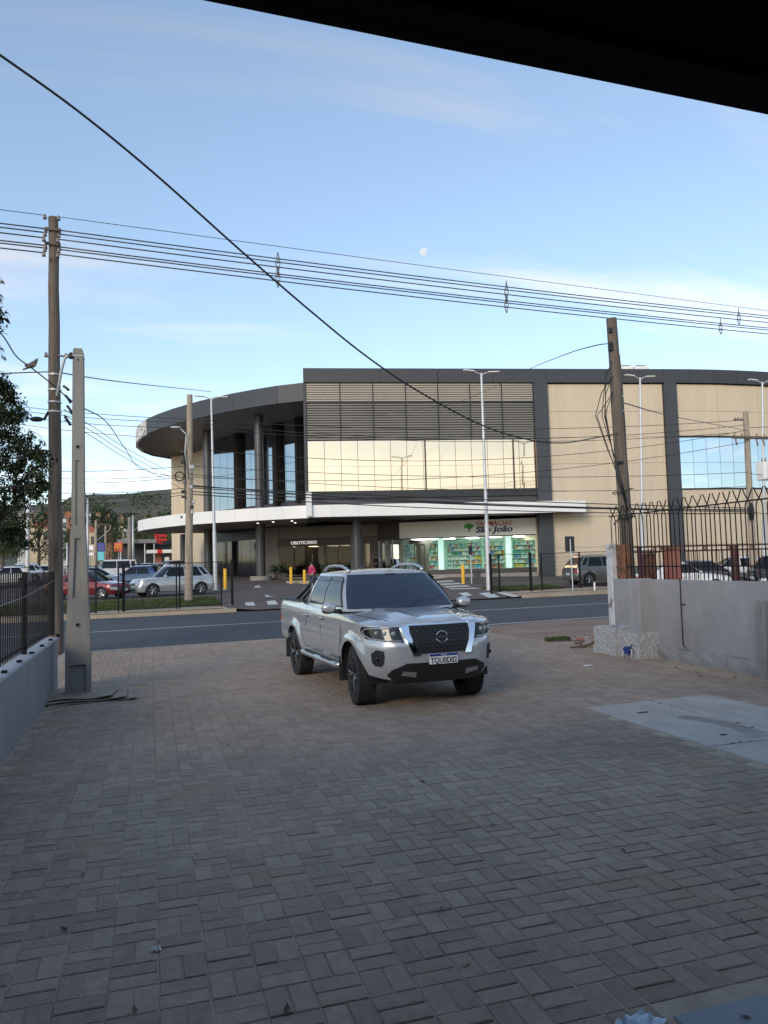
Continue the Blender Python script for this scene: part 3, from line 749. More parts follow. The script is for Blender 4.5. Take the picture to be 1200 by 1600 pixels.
# --- bay B and C: beige cladding panels
zr = [.42, 2.6, 4.95, 6.9, 9.0, 11.05, 13.05, 15.18]
for (u0, u1, n) in ((18.46, 27.74, 2),):
    for i in range(n):
        a, b = lerp(u0, u1, i / n), lerp(u0, u1, (i + 1) / n)
        for z0, z1 in zip(zr, zr[1:]):
            mb = MB(); fbox(mb, a + .005, b - .005, z0, z1 - .022, -.2, .05 + rng.uniform(0, .006)); mpart(mb, 'cladding_panel', 'beige_clad')
uc = [28.84, 32.35, 36.0, 39.6, 43.9]
for a, b in zip(uc, uc[1:]):
    for z0, z1 in ((.42, 2.6), (2.6, 4.95), (4.95, 6.86), (11.1, 13.05), (13.05, 15.18)):
        mb = MB(); fbox(mb, a + .012, b - .012, z0, z1 - .022, -.2, .05 + rng.uniform(0, .006)); mpart(mb, 'cladding_panel', 'beige_clad')
u = 28.9
for i in range(12):
    w = 1.16
    for z0, z1 in ((6.98, 8.98), (9.0, 10.95)):
        mb = MB(); fbox(mb, u, u + w - .025, z0, z1, -.15, -.02); mb.v = [tuple(Vector(q) + FN * rng.uniform(0, .008)) if i % 4 > 1 else q for i, q in enumerate(mb.v)]; mpart(mb, 'window_pane', 'blue_glass')
    u += w
for z0, z1 in ((6.86, 6.97), (10.96, 11.08)):
    for a, b in zip(uc, uc[1:]):
        mb = MB(); fbox(mb, a, b, z0, z1, -.2, .10); mpart(mb, 'window_frame', 'frame_dark')
# rooftop machines
for u, w in ((24.6, 1.5), (26.2, 1.2)):
    mb = MB(); fbox(mb, u, u + w, 16.3, 16.95, -2.6, -1.2); o = mpart(mb, 'roof_unit', 'white_clad'); bev(o, .05)
    mb = MB(); fbox(mb, u + .2, u + w - .2, 16.95, 17.05, -2.4, -1.4); mpart(mb, 'fan_guard', 'frame_dark', o).matrix_parent_inverse = Matrix()

# --- curved roof on the left: eave fascia panels and soffit
ev = [(10.95, 54.6), (9.2, 55.9), (7.68, 57.4), (6.3, 58.95), (5.04, 60.6), (4.05, 62.0), (3.15, 63.5), (1.9, 65.7), (.75, 68.1), (-.2, 70.6), (-.85, 73.2), (-1.2, 76), (-1.22, 78.6), (-.75, 81.4), (.3, 84.2), (2.2, 86.4), (5.5, 88.6), (10, 90), (16, 90)]
ZE0, ZE1 = 13.95, 15.3
for k, (a, b) in enumerate(zip(ev, ev[1:])):
    d = Vector((b[0] - a[0], b[1] - a[1])).normalized(); nn = Vector((d.y, -d.x)) * .25
    mb = MB(); mb.prism([(a[0], a[1]), (b[0] - d.x * .015, b[1] - d.y * .015), (b[0] - nn.x, b[1] - nn.y), (a[0] - nn.x, a[1] - nn.y)][::-1], ZE0, ZE1)
    mpart(mb, 'fascia_panel', 'mid_clad' if k < 9 else 'peeled_clad' if k < 13 else 'mid_clad')
sof = [(x + (.12 if x < 6 else .1), y + .12) for x, y in ev] + [(24, 88), (24, 56), (12.5, 54.9)]
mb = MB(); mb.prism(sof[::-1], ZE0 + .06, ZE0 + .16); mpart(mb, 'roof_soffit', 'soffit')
mb = MB(); mb.prism(sof[::-1], ZE1 - .16, ZE1 - .06); mpart(mb, 'roof_deck', 'dark_clad')
# recessed curtain wall under the curved roof
g0, g1 = at_depth(478, 775, 60.5), at_depth(333, 795, 72.5)
g0 = Vector((g0.x + .8, g0.y, 0)); g1 = Vector((g1.x, g1.y, 0)); gd = (g1 - g0); gl = gd.length; gd.normalize(); gn = Vector((gd.y, -gd.x, 0))
if gn.dot(CAM - g0) < 0: gn = -gn
def gbox(mb, s0, s1, z0, z1, o0, o1):
    P = [g0 + gd * a + gn * o + Vector((0, 0, z)) for z in (z0, z1) for a, o in ((s0, o0), (s1, o0), (s1, o1), (s0, o1))]
    return mb.add(P, [(0, 1, 2, 3), (7, 6, 5, 4), (4, 5, 1, 0), (5, 6, 2, 1), (6, 7, 3, 2), (7, 4, 0, 3)])
n = int(gl / 1.25)
for i in range(n):
    for z0, z1 in ((7.2, 10.4), (10.43, ZE0)):
        mb = MB(); gbox(mb, gl * i / n + .02, gl * (i + 1) / n - .02, z0, z1, -.1 + .004 * sin(i * 3.3), rng.uniform(-.004, .004)); mpart(mb, 'window_pane', 'grey_glass')
mb = MB(); gbox(mb, -1, gl + .3, 5.2, 7.15, -.4, .1); mpart(mb, 'ledge', 'dark_clad')
mb = MB(); gbox(mb, -1, gl + .3, 5.2, ZE0, -6, -.2); mpart(mb, 'core_block', 'frame_dark')
def px_s(x):
    q = at_plane(x, 760, g0, gn); return (q - g0).dot(gd)
for x, w in ((375, .62), (436, .62), (470, .3)):
    s = px_s(x); mb = MB(); gbox(mb, s - w / 2, s + w / 2, 6.9, ZE0, -.05, .45); mpart(mb, 'square_pillar', 'pillar_dark')
# beige end wall
q0, q1, q2 = at_depth(268, 800, 82), at_depth(290, 800, 81), at_depth(322, 800, 77)
mb = MB(); mb.prism([(q0.x, q0.y), (q1.x, q1.y), (q2.x, q2.y), (q2.x + 3, q2.y + 8), (q0.x + 2, q0.y + 8)][::-1], .6, ZE0 + .05); mpart(mb, 'end_wall', 'beige_clad')
mb = MB(); mb.prism([(q1.x - .1, q1.y - .35), (q1.x + 1.0, q1.y - .5), (q1.x + 1.0, q1.y + .3), (q1.x - .1, q1.y + .3)][::-1], .6, ZE0 + .05); mpart(mb, 'end_pier', 'dark_clad')
# round columns
def rcol(px, depth, dia, z0, z1, plinth=0):
    q = at_depth(px, 850, depth); mb = MB()
    mb.tube([(q.x, q.y, z0), (q.x, q.y, z1)], dia / 2, 28); c = mpart(mb, 'round_column', 'round_col', smooth=True, auto=40)
    if plinth:
        mb = MB(); mb.tube([(q.x, q.y, gz(q.y)), (q.x, q.y, gz(q.y) + .34)], dia / 2 + plinth, 28); mpart(mb, 'column_plinth', 'plinth_grey', c, smooth=True, auto=40)
    return q
rcol(407, 60.5, .74, .5, ZE0, .5); rcol(325.5, 67, .76, .5, ZE0, .3); rcol(558, 57.2, .78, .4, 5.2, .2); rcol(287, 75, .7, .5, 5.2)
# --- white canopy: fascia panels, soffit with lights
cv = [(30.6, 48.85), (27.2, 49.25), (24.0, 49.75), (20.6, 50.35), (17.2, 51.0), (14.0, 51.65), (12.2, 52.0), (10.55, 52.45), (8.9, 53.55), (7.3, 54.8), (5.8, 56.1), (4.45, 57.45), (3.3, 58.7), (2.3, 60.1), (1.2, 62.0), (.2, 64.2), (-.6, 66.4), (-1.15, 68.6), (-1.2, 71), (-.6, 73.4), (1.4, 76)]
ZC0, ZC1 = 5.12, 6.02
for k, (a, b) in enumerate(zip(cv, cv[1:])):
    d = Vector((b[0] - a[0], b[1] - a[1])).normalized(); nn = Vector((d.y, -d.x)) * .22
    zlo = ZC0 + (.05 if k < 7 else 0)
    mb = MB(); mb.prism([(a[0], a[1]), (b[0] - d.x * .012, b[1] - d.y * .012), (b[0] + nn.x, b[1] + nn.y), (a[0] + nn.x, a[1] + nn.y)], zlo, ZC1); mpart(mb, 'canopy_panel', 'white_clad')
mb = MB(); a = cv[7]; mb.box((a[0] + .05, a[1] - .1, 6.1), (.34, .4, 1.75)); mpart(mb, 'canopy_fin', 'white_clad')
mb = MB(); a = FP(20.95, 0, .3); mb.prism([cv[0], (cv[0][0] + .12, cv[0][1] + .02), (a.x + .12, a.y), (a.x, a.y)][::-1], ZC0 + .05, ZC1); mpart(mb, 'canopy_end', 'white_clad')
back = [(10, 78), (12, 66), (14, 63), (20, 62), (30, 52.3)]
pol = [(x + .1, y + .15) for x, y in cv] + [(4, 76)] + back
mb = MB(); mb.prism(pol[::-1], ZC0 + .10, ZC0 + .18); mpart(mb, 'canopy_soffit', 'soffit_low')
mb = MB(); mb.prism(pol[::-1], ZC1 - .2, ZC1 - .1); mpart(mb, 'canopy_deck', 'white_clad')
for (x, y) in ((11.5, 55), (13, 55.5), (12.3, 57), (14.3, 56.6), (16, 55.2), (15.2, 58), (10.3, 57.5), (9, 58.5), (17.5, 57), (8, 60), (11, 60)):
    mb = MB(); mb.tube([(x, y, ZC0 + .095), (x, y, ZC0 + .12)], .085, 10); mpart(mb, 'downlight', 'down_light')
# --- ground floor: pavement, pharmacy, beauty shop, dark shops
ZF = 1.0
wp = [at_depth(842, 890, 58.4), at_depth(687, 890, 59.8), at_depth(627, 890, 60.8), at_depth(592, 890, 64.5), at_depth(434, 890, 66.5), at_depth(325, 890, 77)]
wp = [Vector((q.x, q.y, 0)) for q in wp]
mb = MB(); mb.prism([(wp[0].x, wp[0].y - .9), (wp[0].x + .6, wp[0].y + 2), (wp[3].x + 12, wp[3].y + 14), (wp[5].x + 4, wp[5].y + 14), (wp[5].x - .5, wp[5].y - 2.5), (wp[4].x - .8, wp[4].y - 3.2), (wp[3].x - 1.0, wp[3].y - 3.4), (wp[2].x - .8, wp[2].y - 1.3), (wp[1].x, wp[1].y - 1.0)], .2, ZF - .2)
mpart(mb, 'shop_pavement', 'plinth_grey')
def wbox(mb, A, B, s0, s1, z0, z1, o0, o1):
    d = (B - A).normalized(); nn = Vector((d.y, -d.x, 0))
    if nn.dot(CAM - A) < 0: nn = -nn
    P = [A + d * s + nn * o + Vector((0, 0, z)) for z in (z0, z1) for s, o in ((s0, o0), (s1, o0), (s1, o1), (s0, o1))]
    return mb.add(P, [(0, 1, 2, 3), (7, 6, 5, 4), (4, 5, 1, 0), (5, 6, 2, 1), (6, 7, 3, 2), (7, 4, 0, 3)])
def wpt(A, B, s, z, o):
    d = (B - A).normalized(); nn = Vector((d.y, -d.x, 0))
    if nn.dot(CAM - A) < 0: nn = -nn
    return A + d * s + nn * o + Vector((0, 0, z))
# pharmacy
L01 = (wp[1] - wp[0]).length; L12 = (wp[2] - wp[1]).length; L23 = (wp[3] - wp[2]).length
for A, B, L_ in ((wp[0], wp[1], L01), (wp[1], wp[2], L12)):
    mb = MB(); wbox(mb, A, B, 0, L_, 3.74, 5.0, -.4, .22); mpart(mb, 'shop_fascia', 'pharm_white')
    mb = MB(); wbox(mb, A, B, 0, L_, 3.66, 3.735, -.3, .16); mpart(mb, 'head_frame', 'frame_dark')
    mb = MB(); wbox(mb, A, B, 0, L_, ZF - .25, ZF + .16, -.3, .10); mpart(mb, 'window_plinth', 'frame_dark')
    mb = MB(); wbox(mb, A, B, 0, L_, ZF - .1, 5.0, -7.2, -7.0); mpart(mb, 'shop_back_wall', 'mint')
    mb = MB(); wbox(mb, A, B, -.3, L_ + .1, ZF - .05, ZF + .02, -7, -.1); mpart(mb, 'shop_floor', 'pharm_white')
    mb = MB(); wbox(mb, A, B, -.3, L_ + .1, 3.72, 3.80, -7, -.4); mpart(mb, 'shop_ceiling', 'pharm_white')
mb = MB(); wbox(mb, wp[0], wp[1], -.25, .12, .35, 5.0, -.3, .26); mpart(mb, 'shop_pier', 'beige_clad')
mb = MB(); wbox(mb, wp[0], wp[1], .15, L01, .75, ZF - .25, -.2, .35); mpart(mb, 'low_kerb', 'plinth_grey')
for s in (2.05, L01 - .35):
    mb = MB(); wbox(mb, wp[0], wp[1], s, s + .42, ZF + .16, 3.66, -.25, .03); mpart(mb, 'lit_column', 'lit_mint')
for s0, s1 in ((.14, 2.04), (2.48, 4.85), (4.87, 6.7), (6.72, L01 - .36)):
    mb = MB(); wbox(mb, wp[0], wp[1], s0, s1 - .02, ZF + .17, 3.65, -.02, .0); mpart(mb, 'shop_window', 'shop_glass')
for s0, s1 in ((.05, L12 * .36), (L12 * .66, L12 - .05)):
    mb = MB(); wbox(mb, wp[1], wp[2], s0, s1, ZF + .17, 3.65, -.02, 0); mpart(mb, 'shop_window', 'shop_glass')
dr = []
for s0, s1 in ((L12 * .37, L12 * .51), (L12 * .515, L12 * .65)):
    mb = MB(); wbox(mb, wp[1], wp[2], s0 + .06, s1 - .06, ZF + .1, 3.12, -.05, -.03); d_ = mpart(mb, 'glass_door', 'shop_glass')
    mb = MB()
    wbox(mb, wp[1], wp[2], s0, s0 + .07, ZF + .02, 3.2, -.07, .01); wbox(mb, wp[1], wp[2], s1 - .07, s1, ZF + .02, 3.2, -.07, .01); wbox(mb, wp[1], wp[2], s0 + .07, s1 - .07, 3.12, 3.24, -.07, .01)
    mpart(mb, 'door_frame', 'frame_dark', d_)
for k in range(5):
    mb = MB(); wbox(mb, wp[0], wp[1], 1 + k * 1.9, 1.9 + k * 1.9, 3.66, 3.70, -5 + (k % 2), -2.2); mpart(mb, 'ceiling_lamp', 'tube_light')
for k in range(2):
    mb = MB(); wbox(mb, wp[1], wp[2], .6 + k * 1.5, 1.2 + k * 1.5, 3.66, 3.70, -4, -1.4); mpart(mb, 'ceiling_lamp', 'tube_light')
# shelves with products
m = bpy.data.materials.new('products'); m.use_nodes = True; MATS['products'] = m
_t = m.node_tree; _a = _t.nodes.new('ShaderNodeAttribute'); _a.attribute_name = 'col'; _t.links.new(_a.outputs['Color'], _t.nodes['Principled BSDF'].inputs['Base Color'])
pal = [(.7, .72, .7), (.75, .75, .7), (.05, .3, .3), (.1, .35, .5), (.6, .2, .05), (.65, .45, .05), (.55, .06, .08), (.3, .55, .5), (.15, .2, .45), (.6, .62, .6), (.5, .6, .62), (.05, .25, .12)]
def shelves(A, B, s0, s1, off, seed, zt=3.3, tone=None):
    r = random.Random(seed); un = MB()
    wbox(un, A, B, s0, s1, ZF, zt, off - .42, off - .38)
    un = mpart(un, 'shelf_back', 'mint')
    nsh = 6; P = MB(); cols = []
    for k in range(nsh):
        z = ZF + .22 + k * (zt - ZF - .2) / nsh
        mb = MB(); wbox(mb, A, B, s0, s1, z - .03, z, off - .38, off); mpart(mb, 'shelf', 'white_clad', un)
        s = s0 + .02
        base = r.choice(pal)
        while s < s1 - .1:
            w = r.uniform(.06, .16); h = r.uniform(.12, .29)
            if r.random() < .2: base = r.choice(pal)
            c = base if r.random() < .6 else r.choice(pal)
            n0 = len(P.f); wbox(P, A, B, s, s + w * .92, z + .001, z + h, off - .3, off - .03 - r.uniform(0, .05)); cols += [c] * (len(P.f) - n0); s += w
    o = mpart(P, 'shelf_goods', 'products', un, kind='stuff')
    ca = o.data.color_attributes.new('col', 'FLOAT_COLOR', 'CORNER'); flat = []
    for pz, c in zip(o.data.polygons, cols): flat += [*c, 1.0] * pz.loop_total
    ca.data.foreach_set('color', flat)
    return un
k = 0
for s0, s1, of in ((.2, 1.95, -.7), (2.6, 4.3, -.9), (4.4, 6.3, -.6), (6.4, L01 - 1.6, -.9), (L01 - 1.55, L01 - .5, -.8)):
    k += 1; shelves(wp[0], wp[1], s0, s1, of, k)
for s0, s1, of in ((.1, L12 * .33, -.7), (L12 * .7, L12 - .15, -.7), (L12 * .4, L12 * .62, -3.2)):
    k += 1; shelves(wp[1], wp[2], s0, s1, of, k)
# pharmacy sign: tree emblem and two lines of lettering
def put_text(o, A, B, s, z, off):
    d = (B - A).normalized(); nn = Vector((d.y, -d.x, 0))
    if nn.dot(CAM - A) < 0: nn = -nn
    if d.dot(_r) < 0: d = -d
    R3 = Matrix((d, Vector((0, 0, 1)), d.cross(Vector((0, 0, 1))))).transposed().to_4x4()
    p = wpt(A, B, s, z, off)
    o.matrix_parent_inverse = Matrix(); o.matrix_local = Matrix.Translation(p - Vector((F0.x, F0.y, .45))) @ R3
sL = lambda px: (at_plane(px, 825, wp[0], Vector(((wp[1] - wp[0]).y, -(wp[1] - wp[0]).x, 0))) - wp[0]).dot((wp[1] - wp[0]).normalized())
o = text_mesh('sign_lettering', 'FARMÁCIAS', .50, 'logo_red', mall, .02, .12, .004, 1.18); put_text(o, wp[0], wp[1], sL(744), 4.50, .25)
w0 = max(v.co.x for v in o.data.vertices); sc = (sL(744) - sL(800)) / w0
for v in o.data.vertices: v.co.x *= sc
o = text_mesh('sign_lettering', 'São João', .66, 'logo_blue', mall, .02, .22, .018, 1.1); put_text(o, wp[0], wp[1], sL(743), 4.0, .25)
w0 = max(v.co.x for v in o.data.vertices); sc = (sL(743) - sL(801)) / w0
for v in o.data.vertices: v.co.x *= sc
em = empty('sign_emblem'); em.parent = mall; put_text(em, wp[0], wp[1], sL(733), 4.45, .26)
for (x, y, r_) in ((-.2, .1, .17), (.02, .16, .2), (.22, .08, .18), (-.05, -.02, .17), (.14, -.04, .14), (-.26, -.02, .1)):
    MB().ball((x, y, 0), (r_, r_ * .75, .03), 12, 5).build('leaf_mark', 'logo_green', em, True)
mb = MB(); mb.tube([(.05, -.05, 0), (.03, -.22, .0), (-.02, -.36, 0)], [.05, .035, .06], 6); mb.build('trunk_mark', 'logo_blue', em, True)
# return wall with dark glazing right of the passage
mb = MB(); wbox(mb, wp[2], wp[3], .1, L23, 3.7, 5.15, -.3, .05); mpart(mb, 'passage_wall', 'soffit')
mb = MB(); wbox(mb, wp[2], wp[3], .0, .2, ZF - .2, 3.7, -.2, .08); mpart(mb, 'door_post', 'shop_beige')
for k in range(3):
    mb = MB(); wbox(mb, wp[2], wp[3], .22 + k * L23 / 3.2, (k + 1) * L23 / 3.2, ZF, 3.68, -.02, 0); mpart(mb, 'shop_window', 'shop_glass_dark')
mb = MB(); wbox(mb, wp[2], wp[3], .2, L23, ZF - .1, 3.7, -3.1, -3); mpart(mb, 'shop_back_wall', 'shop_beige')
# beauty shop and passage between 434 and 592 px
A, B = wp[3], wp[4]; L34 = (B - A).length
sx = lambda px: (at_plane(px, 860, A, Vector(((B - A).y, -(B - A).x, 0))) - A).dot((B - A).normalized())
mb = MB(); wbox(mb, A, B, -.1, sx(433), 4.15, 5.25, -.4, .0); mpart(mb, 'shop_fascia', 'shop_beige')
mb = MB(); wbox(mb, A, B, sx(590), sx(567), ZF - .2, 4.15, -.3, .0); mpart(mb, 'passage_wall', 'soffit')
mb = MB(); wbox(mb, A, B, sx(578), sx(569), ZF - .2, 3.5, -.1, .03); mpart(mb, 'passage_door', 'dark_glass')
mb = MB(); wbox(mb, A, B, sx(567), sx(548), ZF - .2, 4.15, -.3, .05); mpart(mb, 'shop_pier', 'shop_beige')
mb = MB(); wbox(mb, A, B, sx(548), sx(433), 3.45, 4.15, -.3, .06); mpart(mb, 'sign_band', 'frame_dark')
mb = MB(); wbox(mb, A, B, sx(510), sx(506), ZF - .2, 3.45, -.3, .06); mpart(mb, 'shop_pier', 'frame_dark')
mb = MB(); wbox(mb, A, B, sx(548), sx(433), ZF - .1, 4.0, -4.1, -4.0); mpart(mb, 'shop_back_wall', 'shop_beige')
mb = MB(); wbox(mb, A, B, sx(548), sx(433), ZF - .1, ZF, -4, -.1); mpart(mb, 'shop_floor', 'shop_beige')
mb = MB(); wbox(mb, A, B, sx(548), sx(433), 3.5, 3.56, -4, -.35); mpart(mb, 'shop_ceiling', 'shop_beige')
for a, b in ((548, 528), (527.5, 510), (506, 496), (476, 460), (459, 436)):
    mb = MB(); wbox(mb, A, B, sx(a) + .02, sx(b) - .02, ZF, 3.44, -.03, -.01); mpart(mb, 'shop_window', 'shop_glass_dark')
for a in (535, 515, 485, 455):
    mb = MB(); wbox(mb, A, B, sx(a), sx(a) + .5, 3.44, 3.49, -2.6, -1.0); mpart(mb, 'ceiling_lamp', 'warm_light')
for j, (a, b, of) in enumerate(((545, 530, -1.4), (527, 512, -1.1), (505, 494, -1.0), (474, 462, -2.6), (456, 440, -1.6))):
    shelves(A, B, sx(a), sx(b), of, 40 + j, 2.9)
o = text_mesh('sign_lettering', 'OBOTICÁRIO', .40, 'sign_white', mall, .02, 0, -.004, 1.0); put_text(o, A, B, sx(455), 3.64, .09)
w0 = max(v.co.x for v in o.data.vertices); sc = (sx(455) - sx(495.5)) / w0
for v in o.data.vertices: v.co.x *= sc
# dark shops from 325 to 434 px
A, B = wp[4], wp[5]; L45 = (B - A).length
mb = MB(); wbox(mb, A, B, -.2, L45 * .22, ZF - .2, 5.2, -.3, .0); mpart(mb, 'passage_wall', 'shop_beige')
n = 6
for k in range(n):
    s0, s1 = lerp(L45 * .22, L45, k / n), lerp(L45 * .22, L45, (k + 1) / n)
    mb = MB(); wbox(mb, A, B, s0 + .03, s1 - .03, ZF - .1, 4.3, -.05, 0); mpart(mb, 'shop_window', 'dark_glass')
mb = MB(); wbox(mb, A, B, L45 * .22, L45, 4.3, 5.2, -.3, .05); mpart(mb, 'shop_fascia', 'frame_dark')
mb = MB(); wbox(mb, A, B, -.2, L45 + 2, ZF - .3, 5.2, -6, -.4); mpart(mb, 'shop_block', 'frame_dark')
# ================================================================== POLES, LAMPS, WIRES
def tub(pts, r, n=10): mb = MB(); mb.tube(pts, r, n); return mb
# concrete pole with sunken panels, left
cp = empty('concrete_pole', (-1.03, 11.9, 0), label='square tapered concrete pole with sunken panels by the low left wall', cat='pole')
def frust(z0, w0, d0, z1, w1, d1):
    return [(-w0 / 2, -d0 / 2, z0), (w0 / 2, -d0 / 2, z0), (w0 / 2, d0 / 2, z0), (-w0 / 2, d0 / 2, z0), (-w1 / 2, -d1 / 2, z1), (w1 / 2, -d1 / 2, z1), (w1 / 2, d1 / 2, z1), (-w1 / 2, d1 / 2, z1)]
prof = [(-.1, .345), (.75, .335), (1.45, .275), (2.35, .205), (2.42, .18), (5.0, .145), (5.06, .135), (5.09, .11)]
# front with recesses: build strips
rec = [(.02, .46, .23, .05), (1.42, 2.28, (.145, .085), .035), (2.46, 3.42, .065, .02)]
def wid(z): return interp(prof, z)
zs = sorted(set([a for a, _ in prof] + [.02, .46, 1.42, 2.28, 2.46, 3.42]))
mb = MB()
D2 = .11
for z0, z1 in zip(zs, zs[1:]):
    w0, w1 = wid(z0), wid(z1); rc = None
    for a, b, rw_, dp in rec:
        if z0 >= a - 1e-6 and z1 <= b + 1e-6:
            if isinstance(rw_, tuple): r0, r1 = lerp(rw_[0], rw_[1], (z0 - a) / (b - a)), lerp(rw_[0], rw_[1], (z1 - a) / (b - a))
            else: r0 = r1 = rw_
            rc = (r0, r1, dp)
    yb = D2
    def quad(a, b, c, d): mb.add([a, b, c, d], [(0, 1, 2, 3)])
    quad((-w0 / 2, yb, z0), (-w1 / 2, yb, z1), (w1 / 2, yb, z1), (w0 / 2, yb, z0))
    quad((-w0 / 2, -D2, z0), (-w1 / 2, -D2, z1), (-w1 / 2, yb, z1), (-w0 / 2, yb, z0)); quad((w0 / 2, yb, z0), (w1 / 2, yb, z1), (w1 / 2, -D2, z1), (w0 / 2, -D2, z0))
    if rc is None: quad((-w0 / 2, -D2, z0), (w0 / 2, -D2, z0), (w1 / 2, -D2, z1), (-w1 / 2, -D2, z1))
    else:
        r0, r1, dp = rc; i = .012
        quad((-w0 / 2, -D2, z0), (-r0 / 2, -D2, z0), (-r1 / 2, -D2, z1), (-w1 / 2, -D2, z1)); quad((r0 / 2, -D2, z0), (w0 / 2, -D2, z0), (w1 / 2, -D2, z1), (r1 / 2, -D2, z1))
        quad((-r0 / 2, -D2, z0), (-r0 / 2 + i, -D2 + dp, z0), (-r1 / 2 + i, -D2 + dp, z1), (-r1 / 2, -D2, z1)); quad((r0 / 2 - i, -D2 + dp, z0), (r0 / 2, -D2, z0), (r1 / 2, -D2, z1), (r1 / 2 - i, -D2 + dp, z1))
        quad((-r0 / 2 + i, -D2 + dp, z0), (r0 / 2 - i, -D2 + dp, z0), (r1 / 2 - i, -D2 + dp, z1), (-r1 / 2 + i, -D2 + dp, z1))
        for a, b, rw_, d_ in rec:
            if abs(z1 - b) < 1e-6: quad((-r1 / 2, -D2, z1), (-r1 / 2 + i, -D2 + dp, z1), (r1 / 2 - i, -D2 + dp, z1), (r1 / 2, -D2, z1))
            if abs(z0 - a) < 1e-6: quad((-r0 / 2, -D2, z0), (r0 / 2, -D2, z0), (r0 / 2 - i, -D2 + dp, z0), (-r0 / 2 + i, -D2 + dp, z0))
w1 = wid(5.09); mb.add([(-w1 / 2, -D2, 5.09), (w1 / 2, -D2, 5.09), (w1 / 2, D2, 5.09), (-w1 / 2, D2, 5.09)], [(0, 1, 2, 3)])
mb.build('pole_shaft', 'concrete', cp)
pm('hole', (.01, .01, .01), .9)
for z, r_ in ((1.03, .028), (3.62, .026), (4.92, .012)):
    mb = MB(); mb.tube([(0, -D2 - .004, z), (0, -D2 + .02, z)], r_, 14); h = mb.build('bolt_hole', 'hole', cp)
    mb = MB(); mb.lathe([(r_, -.004), (r_ + .008, -.004), (r_ + .008, .006), (r_, .006)], 16, Matrix.Translation((0, -D2 - .002, z)) @ Euler((pi / 2, 0, 0)).to_matrix().to_4x4(), True); mb.build('collar', 'concrete', h)
mb = MB(); mb.box((0, 0, 4.98), (.155, .23, .012)); mb.build('strap', 'galv', cp)
mb = tub([(-.06, -.02, 4.97), (-.14, -.02, 5.0), (-.19, 0, 4.96), (-.24, .03, 4.78), (-.30, .05, 4.40)], [.022, .022, .02, .02, .02], 10); mb.build('conduit_arm', 'pvc', cp, True)
mb = MB(); mb.ball((-.10, -.06, 4.98), (.045, .045, .05), 8, 5); mb.tube([(-.10, -.09, 5.02), (-.06, -.1, 4.93)], .02, 6); mb.build('service_bracket', 'plastic_black', cp, True)

# left wooden pole
def upole(name, base, top, r0, r1, mat, label, seed=1, n=14):
    root = empty(name, base, label=label, cat='utility pole'); b = Vector(base); t = Vector(top) - b; r = random.Random(seed)
    pts = []; rr_ = []
    for i in range(13):
        u = i / 12; pts.append(t * u + Vector((r.uniform(-.008, .008), r.uniform(-.008, .008), 0))); rr_.append(lerp(r0, r1, u))
    pts[0] = Vector((0, 0, -.3))
    MB().tube(pts, rr_, n).build('pole_shaft', mat, root, True, 50)
    return root
wp1 = upole('utility_pole', (-2.05, 18.35, 0), (-2.13, 18.35, 9.95), .165, .105, 'wood_pole', 'tall dark wooden utility pole behind the concrete pole on the left')
def insul(parent, p, r=.045, h=.12, mat='porcelain'):
    mb = MB(); prof_ = [(0, 0), (r, 0), (r * .8, h * .2), (r * 1.0, h * .35), (r * .6, h * .5), (r * .8, h * .65), (r * .45, h * .85), (0, h)]
    mb.lathe(prof_, 10, Matrix.Translation(p)); return mb.build('insulator', mat, parent, True)
for z in (5.4, 5.62, 5.9, 6.25): mb = MB(); mb.tube([(-.045, 0, z), (-.045, 0, z + .035)], .150 - (z - 5.4) * .008, 16); mb.build('steel_band', 'galv', wp1)
TOPW = [(at_y(92, py_, 18.25 + dy_).z, dy_) for py_, dy_ in ((338.7, 0), (359.5, .16), (365.5, .05), (373.7, -.14), (385.5, .16), (389.5, .02), (397, -.14))]
for z, dy in TOPW:
    insul(wp1, (-.08 + .12, dy - .1, z - .08)); insul(wp1, (-.25, dy - .1, z - .08))
for z in (9.62, 9.28): MB().box((-.08, -.13, z), (.34, .05, .06)).build('crossarm', 'wood_pole', wp1)
mb = MB(); mb.ball((-.40, -.12, 5.22), (.15, .07, .06), 10, 6); mb.tube([(-.26, -.05, 5.22), (-.17, 0, 5.42)], .03, 6); mb.build('splice_case', 'plastic_black', wp1, True)
for k, (x, z, l) in enumerate(((.26, 5.7, .18), (.30, 5.45, .2), (.25, 5.2, .2), (.22, 5.95, .1))):
    mb = MB(); mb.tube([(x - .07, -.1, z + l / 2), (x, -.12, z), (x + .05, -.1, z - l / 2)], .03, 6); mb.build('cable_clamp', 'plastic_black', wp1, True)
mb = MB(); mb.tube([(-.17, -.05, 6.72), (.19, -.05, 6.70)], .025, 6); mb.build('spool_bracket', 'galv', wp1); insul(wp1, (-.22, -.06, 6.66)); insul(wp1, (.2, -.06, 6.66))

